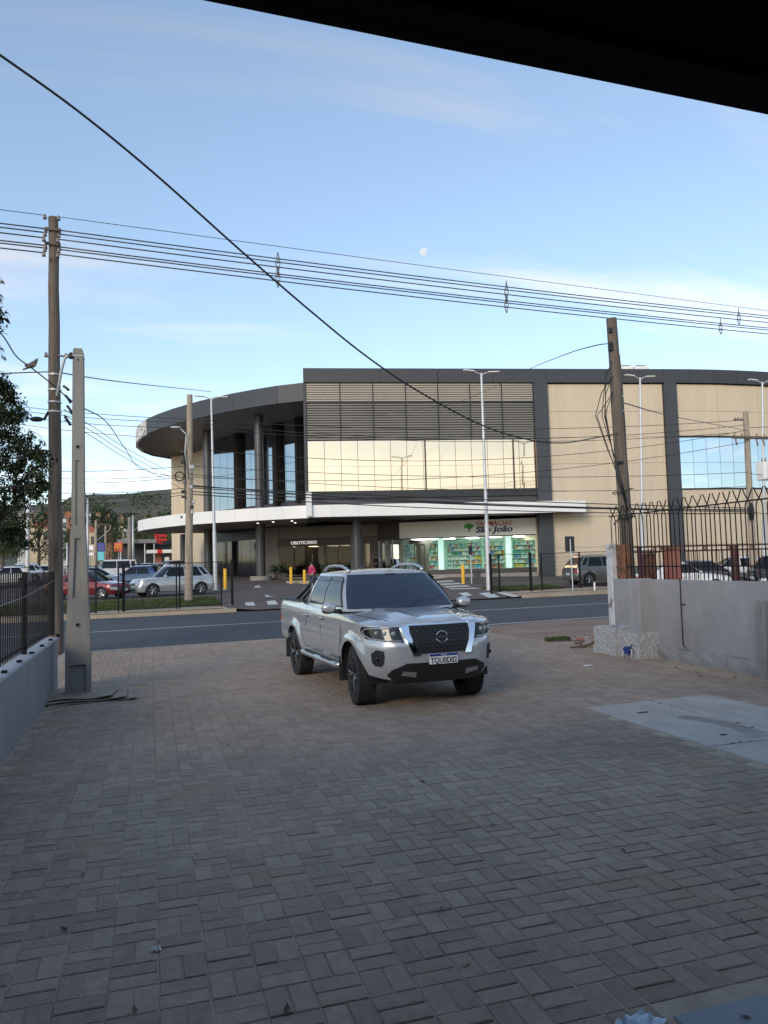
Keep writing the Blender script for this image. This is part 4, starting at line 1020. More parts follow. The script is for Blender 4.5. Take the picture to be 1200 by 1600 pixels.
# centre-left weathered pole beyond the road
pb = at_z(295, 946, .05); pb.z = gz(pb.y); tp = at_y(296.5, 617, pb.y)
up2 = upole('utility_pole', pb, (tp.x, pb.y, tp.z), .20, .135, 'pale_pole', 'pale weathered wooden pole on the far pavement before the parked silver car', 3)
q = at_y(284, 670, pb.y - .3) - pb
mb = tub([(.05, -.15, q.z - 2.4), (-.12, -.2, q.z - 1.1), (q.x + .2, -.3, q.z - .25), (q.x - .05, -.3, q.z)], .03, 8); mb.build('lamp_arm', 'galv', up2, True)
mb = MB(); mb.ball((q.x - .28, -.3, q.z + .06), (.26, .12, .06), 12, 6); mb.build('lamp_head', 'light_pole', up2, True)
r = random.Random(4)
for k in range(14):
    z = tp.z - 1.6 - k * .24 - pb.z - 1.2; mb = MB(); x = r.choice((-1, 1)) * r.uniform(.16, .32); mb.box((x, -.15, z), (r.uniform(.08, .22), .12, r.uniform(.1, .22)))
    mb.build('line_fitting', r.choice(('plastic_black', 'galv', 'porcelain')), up2, bevel=.02)
for z, r_ in ((5.95, .21),):
    mb = MB(); mb.lathe([(r_, -.02), (r_ + .03, 0), (r_, .02), (r_ - .03, 0)], 24, Matrix.Translation((-.38, -.2, z)) @ Euler((pi / 2, 0, 0)).to_matrix().to_4x4(), True); mb.build('cable_coil', 'cable_black', up2, True)
# right leaning pole pair behind the grey wall
up3 = upole('utility_pole', (8.84, 12.62, 0), (8.67, 12.6, 6.48), .135, .10, 'wood_pole', 'leaning dark wooden pole rising behind the right grey wall', 5)
up4 = upole('utility_pole', (9.10, 12.95, 0), (8.985, 12.95, 5.86), .105, .085, 'wood_pole', 'shorter wooden pole close behind the leaning one', 6)
for z in (5.0, 4.7, 4.35): mb = MB(); mb.tube([(-.10, 0, z), (-.1, 0, z + .03)], .097, 14); mb.build('steel_band', 'galv', up4)
mb = MB(); mb.box((-.27, -.1, 5.9), (.07, .07, .16)); mb.box((-.25, -.1, 6.22), (.06, .05, .10)); mb.box((-.2, -.13, 3.62), (.12, .05, .05)); mb.build('wire_bracket', 'plastic_black', up3)
for k in range(6):
    r = random.Random(30 + k); x0 = -.42 + r.uniform(-.14, .06)
    mb = tub([(-.27, -.12, 5.6 - .3 * (k % 3)), (x0, -.15, 5.25 - .3 * (k % 3)), (x0 - .08 + r.uniform(-.1, .1), -.16, 4.5), (x0 + .06, -.16, 3.9), (-.25 + r.uniform(-.05, .05), -.16, 3.3), (-.12, -.18, 2.6 + r.uniform(-.3, .3))], .008, 5)
    mb.build('drop_wire', 'cable_black', up3, True)
for z, tw in ((3.0, .0), (2.45, .4)):
    mb = tub([(-.08 - .19 * cos(a) * 1.0, .0 - .2 * sin(a), z + .12 * sin(a * .5 + tw)) for a in [i * .35 for i in range(18)]], .011, 5); mb.build('wrapped_cable', 'cable_black', up3, True)
# far right pole with transformer
tb = at_depth(1178, 905, 41); tb = Vector((tb.x, tb.y, gz(tb.y)))
tt = at_y(1165, 643, tb.y)
up5 = upole('utility_pole', tb, (tt.x, tb.y, tt.z), .19, .14, 'pale_pole', 'pale pole carrying a white transformer before the mall on the far right', 8)
def loc5(px, py): return at_y(px, py, tb.y) - tb
q = loc5(1185, 738); 
mb = MB(); mb.box((q.x, -.55, q.z), (.80, .6, .98)); tr_ = mb.build('transformer', 'white_paint', up5, bevel=.05)
for k in range(7): mb = MB(); mb.box((q.x - .3 + k * .1, -.88, q.z - .05), (.03, .07, .7)); mb.build('cooling_fin', 'white_paint', tr_)
for k in (-1, 0, 1): insul(tr_, (q.x + k * .24, -.55, q.z + .49), .05, .25)
q = loc5(1168, 685); mb = MB(); mb.box((q.x + .2, -.25, q.z), (2.9, .11, .14)); mb.build('crossarm', 'wood_pole', up5)
for k in range(6): insul(up5, (q.x - 1.1 + k * .5, -.25, q.z + .07), .05, .2)
for k in (-1.1, .3, .75, 1.2): mb = MB(); mb.tube([(q.x + k, -.3, q.z - .05), (q.x + k + .05, -.35, q.z - .45)], .045, 6); mb.build('fuse_cutout', 'porcelain', up5, True)
q = loc5(1150, 657); mb = MB(); mb.box((q.x, -.2, q.z), (.6, .08, .08)); mb.build('bracket', 'wood_pole', up5)
for k in range(3): insul(up5, (q.x - .25 + k * .22, -.2, q.z - .02), .05, .18)
q = loc5(1172, 800); mb = MB(); mb.ball((q.x - .15, -.25, q.z), (.16, .16, .5), 9, 7); mb.build('cable_bundle', 'cable_black', up5, True)

# street lamps of the mall
def street_lamp(px, py0, pytop, depth, label):
    b = at_depth(px[0], py0, depth); b = Vector((b.x, b.y, gz(b.y))); t = at_y(px[1], pytop, b.y)
    root = empty('street_lamp', b, label=label, cat='street lamp', group='double-armed lamps in front of the mall'); H = t.z - b.z; dx = t.x - b.x
    mb = MB(); mb.tube([(0, 0, 0), (dx * .3, 0, H * .3), (dx * .302, 0, H * .302), (dx, 0, H)], [.14, .12, .095, .055], 14); mb.build('mast', 'light_pole', root, True, 40)
    MB().box((0, 0, .02), (.4, .4, .04)).build('base_plate', 'galv', root)
    for s in (-1, 1):
        a = mb = MB(); mb.tube([(dx, 0, H - .12), (dx + s * .25, 0, H + .02), (dx + s * .45, 0, H + .07)], .03, 8); arm = mb.build('arm', 'light_pole', root, True)
        MB().box((dx + s * .72, 0, H + .10), (.62, .22, .06), M=Euler((0, s * -.06, 0)).to_matrix()).build('lamp_head', 'white_paint', arm, bevel=.02)
    return root
street_lamp((337, 330), 922, 622, 47, 'tall double-armed street lamp beside the pale pole')
street_lamp((764, 752), 921, 583, 40, 'tall double-armed street lamp before the pharmacy')
street_lamp((1005, 1000), 905, 590, 45, 'tall double-armed street lamp right of the leaning pole')
street_lamp((1195, 1191), 905, 597, 46, 'tall double-armed street lamp cut by the right picture edge')

# wires
def cable(name, p0, p1, sag, r, label, group=None, n=28, mat='cable_black', cat='cable'):
    p0, p1 = Vector(p0), Vector(p1); pts = []
    for i in range(n + 1):
        t = i / n; q = p0.lerp(p1, t); q.z -= 4 * sag * t * (1 - t); pts.append(q)
    mb = MB(); mb.tube(pts, r, 6); return tag(mb.build(name, mat, smooth=True), label, cat, group)
def cpath(name, pts, r, label, group=None, mat='cable_black', cat='cable', sub=6):
    P = [Vector(q) for q in pts]; out = []
    for i in range(len(P) - 1):
        a, b, c, d = P[max(0, i - 1)], P[i], P[i + 1], P[min(len(P) - 1, i + 2)]
        for k in range(sub):
            t = k / sub; out.append(.5 * ((2 * b) + (c - a) * t + (2 * a - 5 * b + 4 * c - d) * t * t + (3 * b - a - 3 * c + d) * t ** 3))
    out.append(P[-1]); mb = MB(); mb.tube(out, r, 6); return tag(mb.build(name, mat, smooth=True), label, cat, group)
# power lines over the near road side: from the left pole to the next pole out of frame right
names = ['topmost thin wire of the high power line', 'upper group back wire of the high power line', 'upper group middle wire of the high power line', 'upper group front wire of the high power line', 'lower group back wire of the high power line', 'lower group middle wire of the high power line', 'lower group front wire of the high power line']
pr_y = [485.5, 493.7, 497.5, 504, 512.5, 515.7, 521.7]
def rightpt(py, dy):
    x = 19.0
    for _ in range(30):
        P = at_plane(1200, py, (0, 18.55 + dy, 0), (-.115, 1, 0)); return P
wires_hi = []
for (z, dy), nm, py in zip(TOPW, names, pr_y):
    a = Vector((-2.05, 18.25 + dy, z)); m_ = rightpt(py, dy + .2); d = m_ - a; e = a + d * 1.5
    sag = .22 if z < 9.9 else .05
    pts = []
    for i in range(41):
        t = i / 40 * 1.5; p_ = a + d * t; p_.z -= .55 * sag * 4 * (t / 1.5) * (1 - t / 1.5) * 1.5; p_.z += .0
        pts.append(p_)
    k = .55 * sag * 4 * (1 / 1.5) * (1 - 1 / 1.5) * 1.5
    for i, p_ in enumerate(pts): p_.z += k * (i / 40 * 1.5)
    mb = MB(); mb.tube(pts, .015 if z < 9.9 else .008, 6); o = mb.build('power_line', 'wire_metal', smooth=True)
    tag(o, nm, 'wire', 'high power line wires'); wires_hi.append(pts)
    b = a + Vector((-34, -4.1, .15)); cable('power_line', a + Vector((-.22, 0, 0)), b, .25, .015 if z < 9.9 else .008, nm.replace(' of the', ' left of the tall pole, of the'), 'high power line wires left of the pole', mat='wire_metal', cat='wire')
# spacers on the two bundles
pm('spacer', (.16, .155, .15), .6, var=.1)
def spacer(px, py, grp, label):
    o = empty('line_spacer', (0, 0, 0), label=label, cat='spacer', group='insulating spacers on the high power line')
    ctr = Vector((0, 0, 0)); sel = []
    for pts in grp:
        best = min(pts, key=lambda q: abs(600 + FPX * (q - CAM).dot(_r) / (q - CAM).dot(_f) - px))
        sel.append(best); ctr += best
    ctr /= len(grp); o.location = ctr
    z1 = max(q.z for q in sel) - ctr.z + .12; z0 = min(q.z for q in sel) - ctr.z - .12
    mb = MB(); mb.tube([(0, 0, z1), (-.04, -.05, z1 * .4), (-.06, 0, 0), (-.03, .05, z0 * .4), (0, 0, z0)], .013, 6)
    mb.tube([(0, 0, z1), (.04, .03, z1 * .4), (.06, 0, 0), (.03, -.03, z0 * .4), (0, 0, z0)], .013, 6); mb.build('spacer_frame', 'spacer', o, True)
    for q in sel: mb = MB(); mb.ball(q - ctr, (.045, .035, .035), 8, 5); mb.build('clamp', 'spacer', o, True)
for px, l in ((440, 'left spacer on the upper bundle of the high line'), (800, 'middle spacer on the upper bundle of the high line'), (1151, 'right spacer on the upper bundle of the high line')): spacer(px, 0, wires_hi[1:4], l)
for px, l in ((428, 'left spacer on the lower bundle of the high line'), (781, 'middle spacer on the lower bundle of the high line'), (1116, 'right spacer on the lower bundle of the high line')): spacer(px, 0, wires_hi[4:7], l)
# thick black service cable from over the viewer's left to the leaning pole
A = at_depth(-60, 45, 6.0); E_ = Vector((8.62, 12.5, 4.18))
mids = []
for x, y in ((0, 86), (120, 172), (240, 270), (380, 395), (490, 490), (577, 560), (660, 615), (757, 666), (830, 688), (880, 692), (920, 686)):
    # distance: straight in plan between the two ends
    hd = Vector((E_.x - A.x, E_.y - A.y, 0)); nrm = Vector((hd.y, -hd.x, 0))
    mids.append(at_plane(x, y, (A.x, A.y, 0), nrm))
cpath('service_cable', [A] + mids + [E_], .011, 'thick black cable sweeping down across the sky to the leaning pole')
# low bundles across the picture along the far side of the road
def span(px0, py0, d0, px1, py1, d1, sag, r, label, group=None, mat='cable_black'):
    return cable('overhead_cable', at_depth(px0, py0, d0), at_depth(px1, py1, d1), sag, r, label, group, 36, mat)
ORD = ['topmost', 'second', 'third', 'fourth', 'fifth', 'sixth', 'seventh', 'eighth', 'ninth', 'tenth', 'eleventh', 'lowest']
lab_l = ' from the top of the dark cables from the far left to the pale pole'
lowL = [(-40, 626, 297, 655, .15), (-40, 632, 297, 660, .2), (-40, 640, 297, 668, .25), (-40, 652, 297, 686, .2), (-40, 730, 295, 728, .25), (-40, 738, 295, 741, .3), (-40, 745, 295, 744, .35), (-40, 762, 295, 762, .3), (-40, 772, 295, 768, .35), (-40, 779, 295, 772, .4)]
for k, (x0, y0, x1, y1, s) in enumerate(lowL): span(x0, y0, 41, x1, y1, 37.8, s, .016, ORD[k] + lab_l, 'cables left of the pale pole')
lab_r = ' of the dark cables across the mall front, counted at the pale pole'
lowR = [(297, 655, 1152, 657, .5), (297, 660, 1165, 664, .8), (297, 668, 1150, 676, .6), (297, 700, 1168, 672, 1.1), (297, 728, 1168, 738, .4), (297, 741, 1168, 760, .5), (297, 745, 1168, 690, .9), (297, 758, 1172, 796, .35), (297, 762, 1172, 798, .2), (297, 768, 1172, 800, .15), (297, 772, 1172, 802, .3), (297, 760, 1172, 794, .1)]
lowR.sort(key=lambda t: t[1])
for k, (x0, y0, x1, y1, s) in enumerate(lowR): span(x0, y0, 37.6, x1, y1, 40.4, s, .015 if k < 7 else .026, ORD[k] + lab_r, 'cables right of the pale pole')
for y0, y1 in ((668, 655), (686, 668), (740, 745), (800, 806)): span(1172, y0 , 40.4, 1300, y1, 44, .1, .016, 'dark overhead cable leaving the transformer pole to the right', 'cables right of the transformer pole')
# service drops
cpath('service_cable', [at_depth(-30, 585, 17.5), at_depth(80, 581, 18.2), at_depth(110, 585, 18.4), at_depth(200, 598, 24), at_depth(330, 612, 45)], .014, 'single cable passing the wooden pole above the bird')
bw_ = cpath('service_cable', [at_depth(-30, 500, 13), at_depth(2, 522, 13), at_depth(25, 556, 13.1), at_depth(48, 574, 13.2), at_depth(75, 595, 13.5), at_depth(120, 632, 14.5), at_depth(165, 658, 18), at_depth(195, 700, 24), at_depth(225, 735, 30), at_depth(292, 747, 37)], .012, 'black cable with a bird perched on it at the left')
for k, (y0, y1) in enumerate(((640, 752), (648, 760), (656, 768))): cpath('service_cable', [at_depth(100, y0, 18.2), at_depth(150, y0 + 30, 24), at_depth(200, y0 + 62, 30), at_depth(292, y1, 37.5)], .010, 'thin slack cable slanting from the wooden pole to the pale pole', 'slack cables between the two left poles')
cpath('service_cable', [Vector((8.6, 12.5, 5.95)), at_depth(930, 540, 14), at_depth(880, 555, 18), at_depth(820, 580, 26), at_depth(760, 610, 38), at_depth(700, 632, 50), at_depth(590, 648, 54)], .010, 'thin cable sagging from the leaning pole top toward the mall')
cpath('service_cable', [Vector((9.0, 12.9, 4.9)), at_depth(1040, 648, 22), at_depth(1100, 660, 32), at_depth(1163, 672, 40)], .012, 'thin cable from the pole pair to the transformer pole')
# bird on the cable
pm('feather', (.10, .085, .08), .9, var=.3, scale=20); pm('breast', (.26, .19, .17), .9, var=.15)
bp = at_depth(51, 571, 13.2)
bd = empty('perched_bird', bp, rz=RAD(-25), label='small grey-brown dove perched on the slanting cable', cat='bird')
body = skin_mesh('body', [(0, 0, .02), (-.055, 0, -.01), (-.13, 0, -.045), (-.19, 0, -.07), (.05, 0, .055), (.075, 0, .095), (.085, 0, .115)], [(0, 1), (1, 2), (2, 3), (0, 4), (4, 5), (5, 6)], [.048, .04, .018, .012, .036, .022, .024], 'feather', bd)
MB().lathe([(.008, 0), (.0, .03)], 6, Matrix.Translation((.10, 0, .115)) @ Euler((0, pi / 2, 0)).to_matrix().to_4x4()).build('beak', 'plastic_black', bd)
MB().ball((.035, 0, .02), (.035, .034, .045), 10, 6).build('breast', 'breast', bd, True)
for s in (-1, 1):
    mb = MB(); mb.ball((-.05, s * .038, .0), (.085, .014, .03), 10, 6); mb.build('wing', 'feather', bd, True)
    mb = MB(); mb.tube([(.01, s * .012, -.02), (.012, s * .012, -.05)], .005, 5); mb.build('leg', 'breast', bd)
# the moon: its sunlit brightness is put in as mottled emission
mo = MB(); mo.ball((0, 0, 0), 9.6, 32, 20); me_ = pm('moon_glow', (.02, .02, .02), 1, spec=0, var=0); _n = me_.node_tree; _b = _n.nodes['Principled BSDF']; _x = _n.nodes.new('ShaderNodeTexNoise'); _x.inputs['Scale'].default_value = .13; _rp = _n.nodes.new('ShaderNodeMapRange'); _rp.inputs[1].default_value = .35; _rp.inputs[2].default_value = .65; _rp.inputs[3].default_value = .36; _rp.inputs[4].default_value = .47; _tc = _n.nodes.new('ShaderNodeTexCoord'); _n.links.new(_tc.outputs['Object'], _x.inputs['Vector']); _n.links.new(_x.outputs[0], _rp.inputs[0]); _b.inputs['Emission Color'].default_value = (.9, .95, 1, 1); _n.links.new(_rp.outputs[0], _b.inputs['Emission Strength'])
tag(mo.build('moon', me_, smooth=True, loc=at_depth(662, 393, 2000)), 'pale daytime moon in the blue sky', 'moon')
# ================================================================== VEHICLES
pm('silver_paint', (.47, .485, .50), .24, metal=.42, var=.02, scale=2, coat=1.0)
pm('car_glass', (.008, .010, .013), .04, var=.05, spec=.38)
pm('tint_glass', (.020, .029, .048), .04, var=.05, spec=.8)
pm('chrome', (.75, .76, .78), .10, metal=1.0, var=.03)
pm('satin_silver', (.48, .49, .50), .32, metal=.8, var=.04)
pm('alloy', (.42, .43, .44), .3, metal=.8, var=.05)
pm('black_alloy', (.02, .02, .022), .32, var=.1, coat=.3)
pm('lens_clear', (.30, .32, .34), .06, var=.3, scale=14, spec=.8, coat=1.0)
pm('lens_dark', (.012, .013, .015), .08, var=.3, scale=10, spec=.45)
pm('lens_red', (.35, .012, .01), .15, var=.1, coat=.8)
pm('plate_white', (.68, .69, .70), .5, var=.03); pm('plate_blue', (.012, .03, .22), .5, var=.03); pm('plate_ink', (.012, .012, .014), .6)

class Veh:
    def __init__(s, xf, xr, W2, rf, rr_, bow, wheels, R, zw, sill, zb, zc, pf, ps, pr, flare=.03, step=.07, Ra=None):
        s.xf, s.xr, s.W2, s.wheels, s.R, s.zw = xf, xr, W2, wheels, R, zw
        s.sill, s.zbt, s.zct, s.pf, s.ps, s.pr, s.fl = sill, zb, zc, pf, ps, pr, flare
        s.Ra = Ra or R + .055
        C = []
        nf = 9
        for k in range(nf):
            y = (W2 - rf) * k / nf; C.append((xf - bow * (y / W2) ** 2, y))
        xc = xf - bow * ((W2 - rf) / W2) ** 2
        for k in range(9):
            a = pi / 2 * k / 8; C.append((xc - rf * (1 - cos(a)) * 1.15, W2 - rf + rf * sin(a)))
        xa, xb = C[-1][0], xr + rr_
        st = set()
        x = xa - step
        while x > xb + .02: st.add(round(x, 4)); x -= step
        for w in wheels:
            for k in range(0, 15): 
                q = w + s.Ra * cos(pi * k / 14)
                if xb + .02 < q < xa - .02: st = {v for v in st if abs(v - q) > .015}; st.add(round(q, 4))
            for q in (w - s.Ra - .004, w + s.Ra + .004):
                if xb + .02 < q < xa - .02: st.add(round(q, 4))
        for x in sorted(st, reverse=True): C.append((x, W2 - .02 * max(0, (-.2 * (xf - xr) - x)) ** 1.5 * .5))
        ye = C[-1][1]
        for k in range(7):
            a = pi / 2 * k / 6; C.append((xb - rr_ * sin(a), ye - rr_ * (1 - cos(a))))
        for k in range(1, 6): C.append((xr, (ye - rr_) * (1 - k / 5)))
        s.C = []
        for i, (x, y) in enumerate(C):
            a = C[max(0, i - 1)]; b = C[min(len(C) - 1, i + 1)]; t = Vector((b[0] - a[0], b[1] - a[1]))
            t.normalize(); n = Vector((-t.y, t.x)); 
            if n.y < -1e-6 or (abs(n.y) < .5 and n.x * (x - (xf + xr) / 2) < 0): n = -n
            if i == 0: n = Vector((1, 0))
            if i == len(C) - 1: n = Vector((-1, 0))
            s.C.append((x, y, n.x, n.y))
        s.fc = [c for c in s.C[:nf + 9]]
        s.sc = [c for c in s.C[nf + 8:]]
    def yedge(s, x):
        cs = s.C[9:-5]
        for c, d in zip(cs, cs[1:]):
            if d[0] <= x <= c[0]: return lerp(c[1], d[1], 0 if c[0] == d[0] else (c[0] - x) / (c[0] - d[0]))
        return s.W2
    def zlow(s, x):
        z = interp(s.sill, x)
        for w in s.wheels:
            d = abs(x - w)
            if d < s.Ra: z = max(z, s.zw + sqrt(s.Ra ** 2 - d * d))
        return z
    def surf(s, c, z, off=0.0):
        x, y, nx, ny = c
        of = interp(s.pf, z) * max(0, nx) ** 1.5 + interp(s.ps, z) * abs(ny) ** 1.5 + interp(s.pr, z) * max(0, -nx) ** 1.5 + off
        for w in s.wheels:
            d = sqrt((x - w) ** 2 + (z - s.zw) ** 2)
            of += s.fl * abs(ny) ** 2 * (1 - sstep(s.Ra + .05, s.Ra + .17, d))
        return (x + nx * of, y + ny * of, z)
    def front(s, y, z, off=0.0):
        a = abs(y)
        for c, d in zip(s.fc, s.fc[1:]):
            if a <= d[1] + 1e-9: break
        t = 0 if d[1] == c[1] else min(1, (a - c[1]) / (d[1] - c[1]))
        q = s.surf(tuple(lerp(c[i], d[i], t) for i in range(4)), z, off)
        return (q[0], q[1] if y >= 0 else -q[1], q[2])
    def side(s, x, z, off=0.0, sg=1):
        for c, d in zip(s.sc, s.sc[1:]):
            if x >= d[0]: break
        t = 0 if d[0] == c[0] else max(0, min(1, (x - c[0]) / (d[0] - c[0])))
        q = s.surf(tuple(lerp(c[i], d[i], t) for i in range(4)), z, off)
        return (q[0], sg * q[1], q[2])
    def rear(s, y, z, off=0.0):
        a = abs(y); cs = s.C[::-1][:12]
        for c, d in zip(cs, cs[1:]):
            if a <= d[1]: break
        t = min(1, (a - c[1]) / max(1e-6, d[1] - c[1]))
        q = s.surf(tuple(lerp(c[i], d[i], t) for i in range(4)), z, off)
        return (q[0], q[1] if y >= 0 else -q[1], q[2])
    def body(s, name, mat, parent, rows=14, deck=None, ridge=None):
        bm = bmesh.new()
        fr = [1, .975, .93, .85, .72, .58, .48, .40, .3, .15, 0]
        for sg in (1, -1):
            G = []
            for c in s.C:
                z0, z1 = s.zlow(c[0]), interp(s.zbt, c[0]); col = []
                for k in range(rows + 1):
                    q = s.surf(c, lerp(z0, z1, k / rows)); col.append(q)
                e = col[-1]; zc_ = interp(s.zct, e[0])
                for f in fr[1:]:
                    z = z1 + (zc_ - z1) * (1 - f ** 2.6) + (ridge(e[0], abs(e[1]) * f) if ridge else 0) * (1 - f ** 8)
                    col.append((e[0] - (.0 if e[0] < s.xf - .15 else .012 * (1 - f)), e[1] * f, z))
                G.append([bm.verts.new((q[0], sg * q[1], q[2])) for q in col])
            for a, b in zip(G, G[1:]):
                for k in range(len(a) - 1):
                    f = (a[k], b[k], b[k + 1], a[k + 1])
                    try: bm.faces.new(f if sg > 0 else f[::-1])
                    except ValueError: pass
        bmesh.ops.remove_doubles(bm, verts=bm.verts, dist=.0008)
        bmesh.ops.recalc_face_normals(bm, faces=bm.faces)
        me = bpy.data.meshes.new(name); bm.to_mesh(me); bm.free(); me.materials.append(MATS[mat])
        me.polygons.foreach_set('use_smooth', [True] * len(me.polygons)); me.set_sharp_from_angle(angle=RAD(38))
        o = bpy.data.objects.new(name, me); COL.objects.link(o); o.parent = parent; return o

class Cab:
    def __init__(s, xfb, xft, xrt, xrb, wb, wt, zb, zt, rb=.14, rt=.16, bow=.12, crown=.05, bulge=.03, roof_bow=.08):
        s.zb, s.zt, s.wb, s.wt, s.bulge, s.crown = zb, zt, wb, wt, bulge, crown
        s.xfb, s.xft, s.xrt, s.xrb = xfb, xft, xrt, xrb
        def loop(xf, xr, w, r, bw):
            P = []
            for k in range(8): y = (w - r) * k / 8; P.append((xf - bw * (y / w) ** 2, y))
            xc = xf - bw * ((w - r) / w) ** 2
            for k in range(7): a = pi / 2 * k / 6; P.append((xc - r * (1 - cos(a)) * 1.2, w - r + r * sin(a)))
            xa = P[-1][0]
            for k in range(1, 12): P.append((lerp(xa, xr + r * .6, k / 12), w))
            for k in range(6): a = pi / 2 * k / 5; P.append((xr + r * .6 * (1 - sin(a)), w - r * (1 - cos(a))))
            for k in range(1, 6): P.append((xr, (w - r) * (1 - k / 5)))
            return P
        s.B = loop(xfb, xrb, wb, rb, bow); s.T = loop(xft, xrt, wt, rt, roof_bow)
        s.n = len(s.B)
    def pt(s, i, t, off=0.0):
        i0 = int(min(i, s.n - 1)); i1 = min(i0 + 1, s.n - 1); u = i - i0
        b = Vector(s.B[i0]).lerp(Vector(s.B[i1]), u); T = Vector(s.T[i0]).lerp(Vector(s.T[i1]), u)
        ctr = Vector(((s.xft + s.xrt) / 2, 0)); d = b.lerp(T, t); 
        a1 = Vector(s.B[max(0, i0 - 1)]); a2 = Vector(s.B[min(s.n - 1, i0 + 1)]); tg = a2 - a1; nn = Vector((-tg.y, tg.x)) if tg.length else Vector((1, 0)); nn.normalize()
        if nn.dot(d - ctr) < 0: nn = -nn
        q = d + nn * (s.bulge * sin(pi * t) + off)
        return (q.x, q.y, lerp(s.zb, s.zt, t) + off * .35)
    def mesh(s, name, mat, parent):
        bm = bmesh.new(); R_ = 8
        for sg in (1, -1):
            G = []
            for i in range(s.n):
                col = [s.pt(i, k / R_) for k in range(R_ + 1)]
                e = Vector(col[-1]); cx = (s.xft + s.xrt) / 2
                for f in (.975, .93, .8, .6, .4, .2, 0):
                    col.append((cx + (e.x - cx) * (f if abs(e.x - cx) > 9 else 1) if False else e.x, e.y * f, s.zt + s.crown * (1 - f ** 2.2) * (1 - (abs(e.x - cx) / ((s.xft - s.xrt) / 2 + .02)) ** 4 * .55) + .012 * (1 - f)))
                G.append([bm.verts.new((q[0], sg * q[1], q[2])) for q in col])
            for a, b in zip(G, G[1:]):
                for k in range(len(a) - 1):
                    f = (a[k], b[k], b[k + 1], a[k + 1])
                    try: bm.faces.new(f if sg > 0 else f[::-1])
                    except ValueError: pass
        bmesh.ops.remove_doubles(bm, verts=bm.verts, dist=.0008); bmesh.ops.recalc_face_normals(bm, faces=bm.faces)
        me = bpy.data.meshes.new(name); bm.to_mesh(me); bm.free(); me.materials.append(MATS[mat])
        me.polygons.foreach_set('use_smooth', [True] * len(me.polygons)); me.set_sharp_from_angle(angle=RAD(45))
        o = bpy.data.objects.new(name, me); COL.objects.link(o); o.parent = parent; return o
    def screen(s, i0, i1, t0, t1, name, mat, parent, off=.006):      # windscreen / rear screen across both sides
        P = []
        n = 12
        idx = [-i1 + (i1 - i0) * k / n for k in range(n + 1)] if False else None
        cols = [lerp(i1, i0, k / 10) for k in range(11)]
        for c in cols: P.append([(lambda q: (q[0], -q[1], q[2]))(s.pt(c, lerp(t0, t1, j / 6), off)) for j in range(7)])
        for c in cols[::-1][1:] if i0 == 0 or i0 == s.n - 1 else cols[::-1]: P.append([s.pt(c, lerp(t0, t1, j / 6), off) for j in range(7)])
        return MB().grid(P).build(name, mat, parent, True)
    def sidewin(s, xb0, xb1, xt0, xt1, t0, t1, sg, name, mat, parent, off=.006):
        P = []
        for j in range(7):
            t = lerp(t0, t1, j / 6); y = lerp(s.wb, s.wt, t) + s.bulge * sin(pi * t) + off
            P.append([(lerp(lerp(xb0, xt0, j / 6), lerp(xb1, xt1, j / 6), k / 8), sg * y, lerp(s.zb, s.zt, t)) for k in range(9)])
        return MB().grid(P, sg < 0).build(name, mat, parent, True)

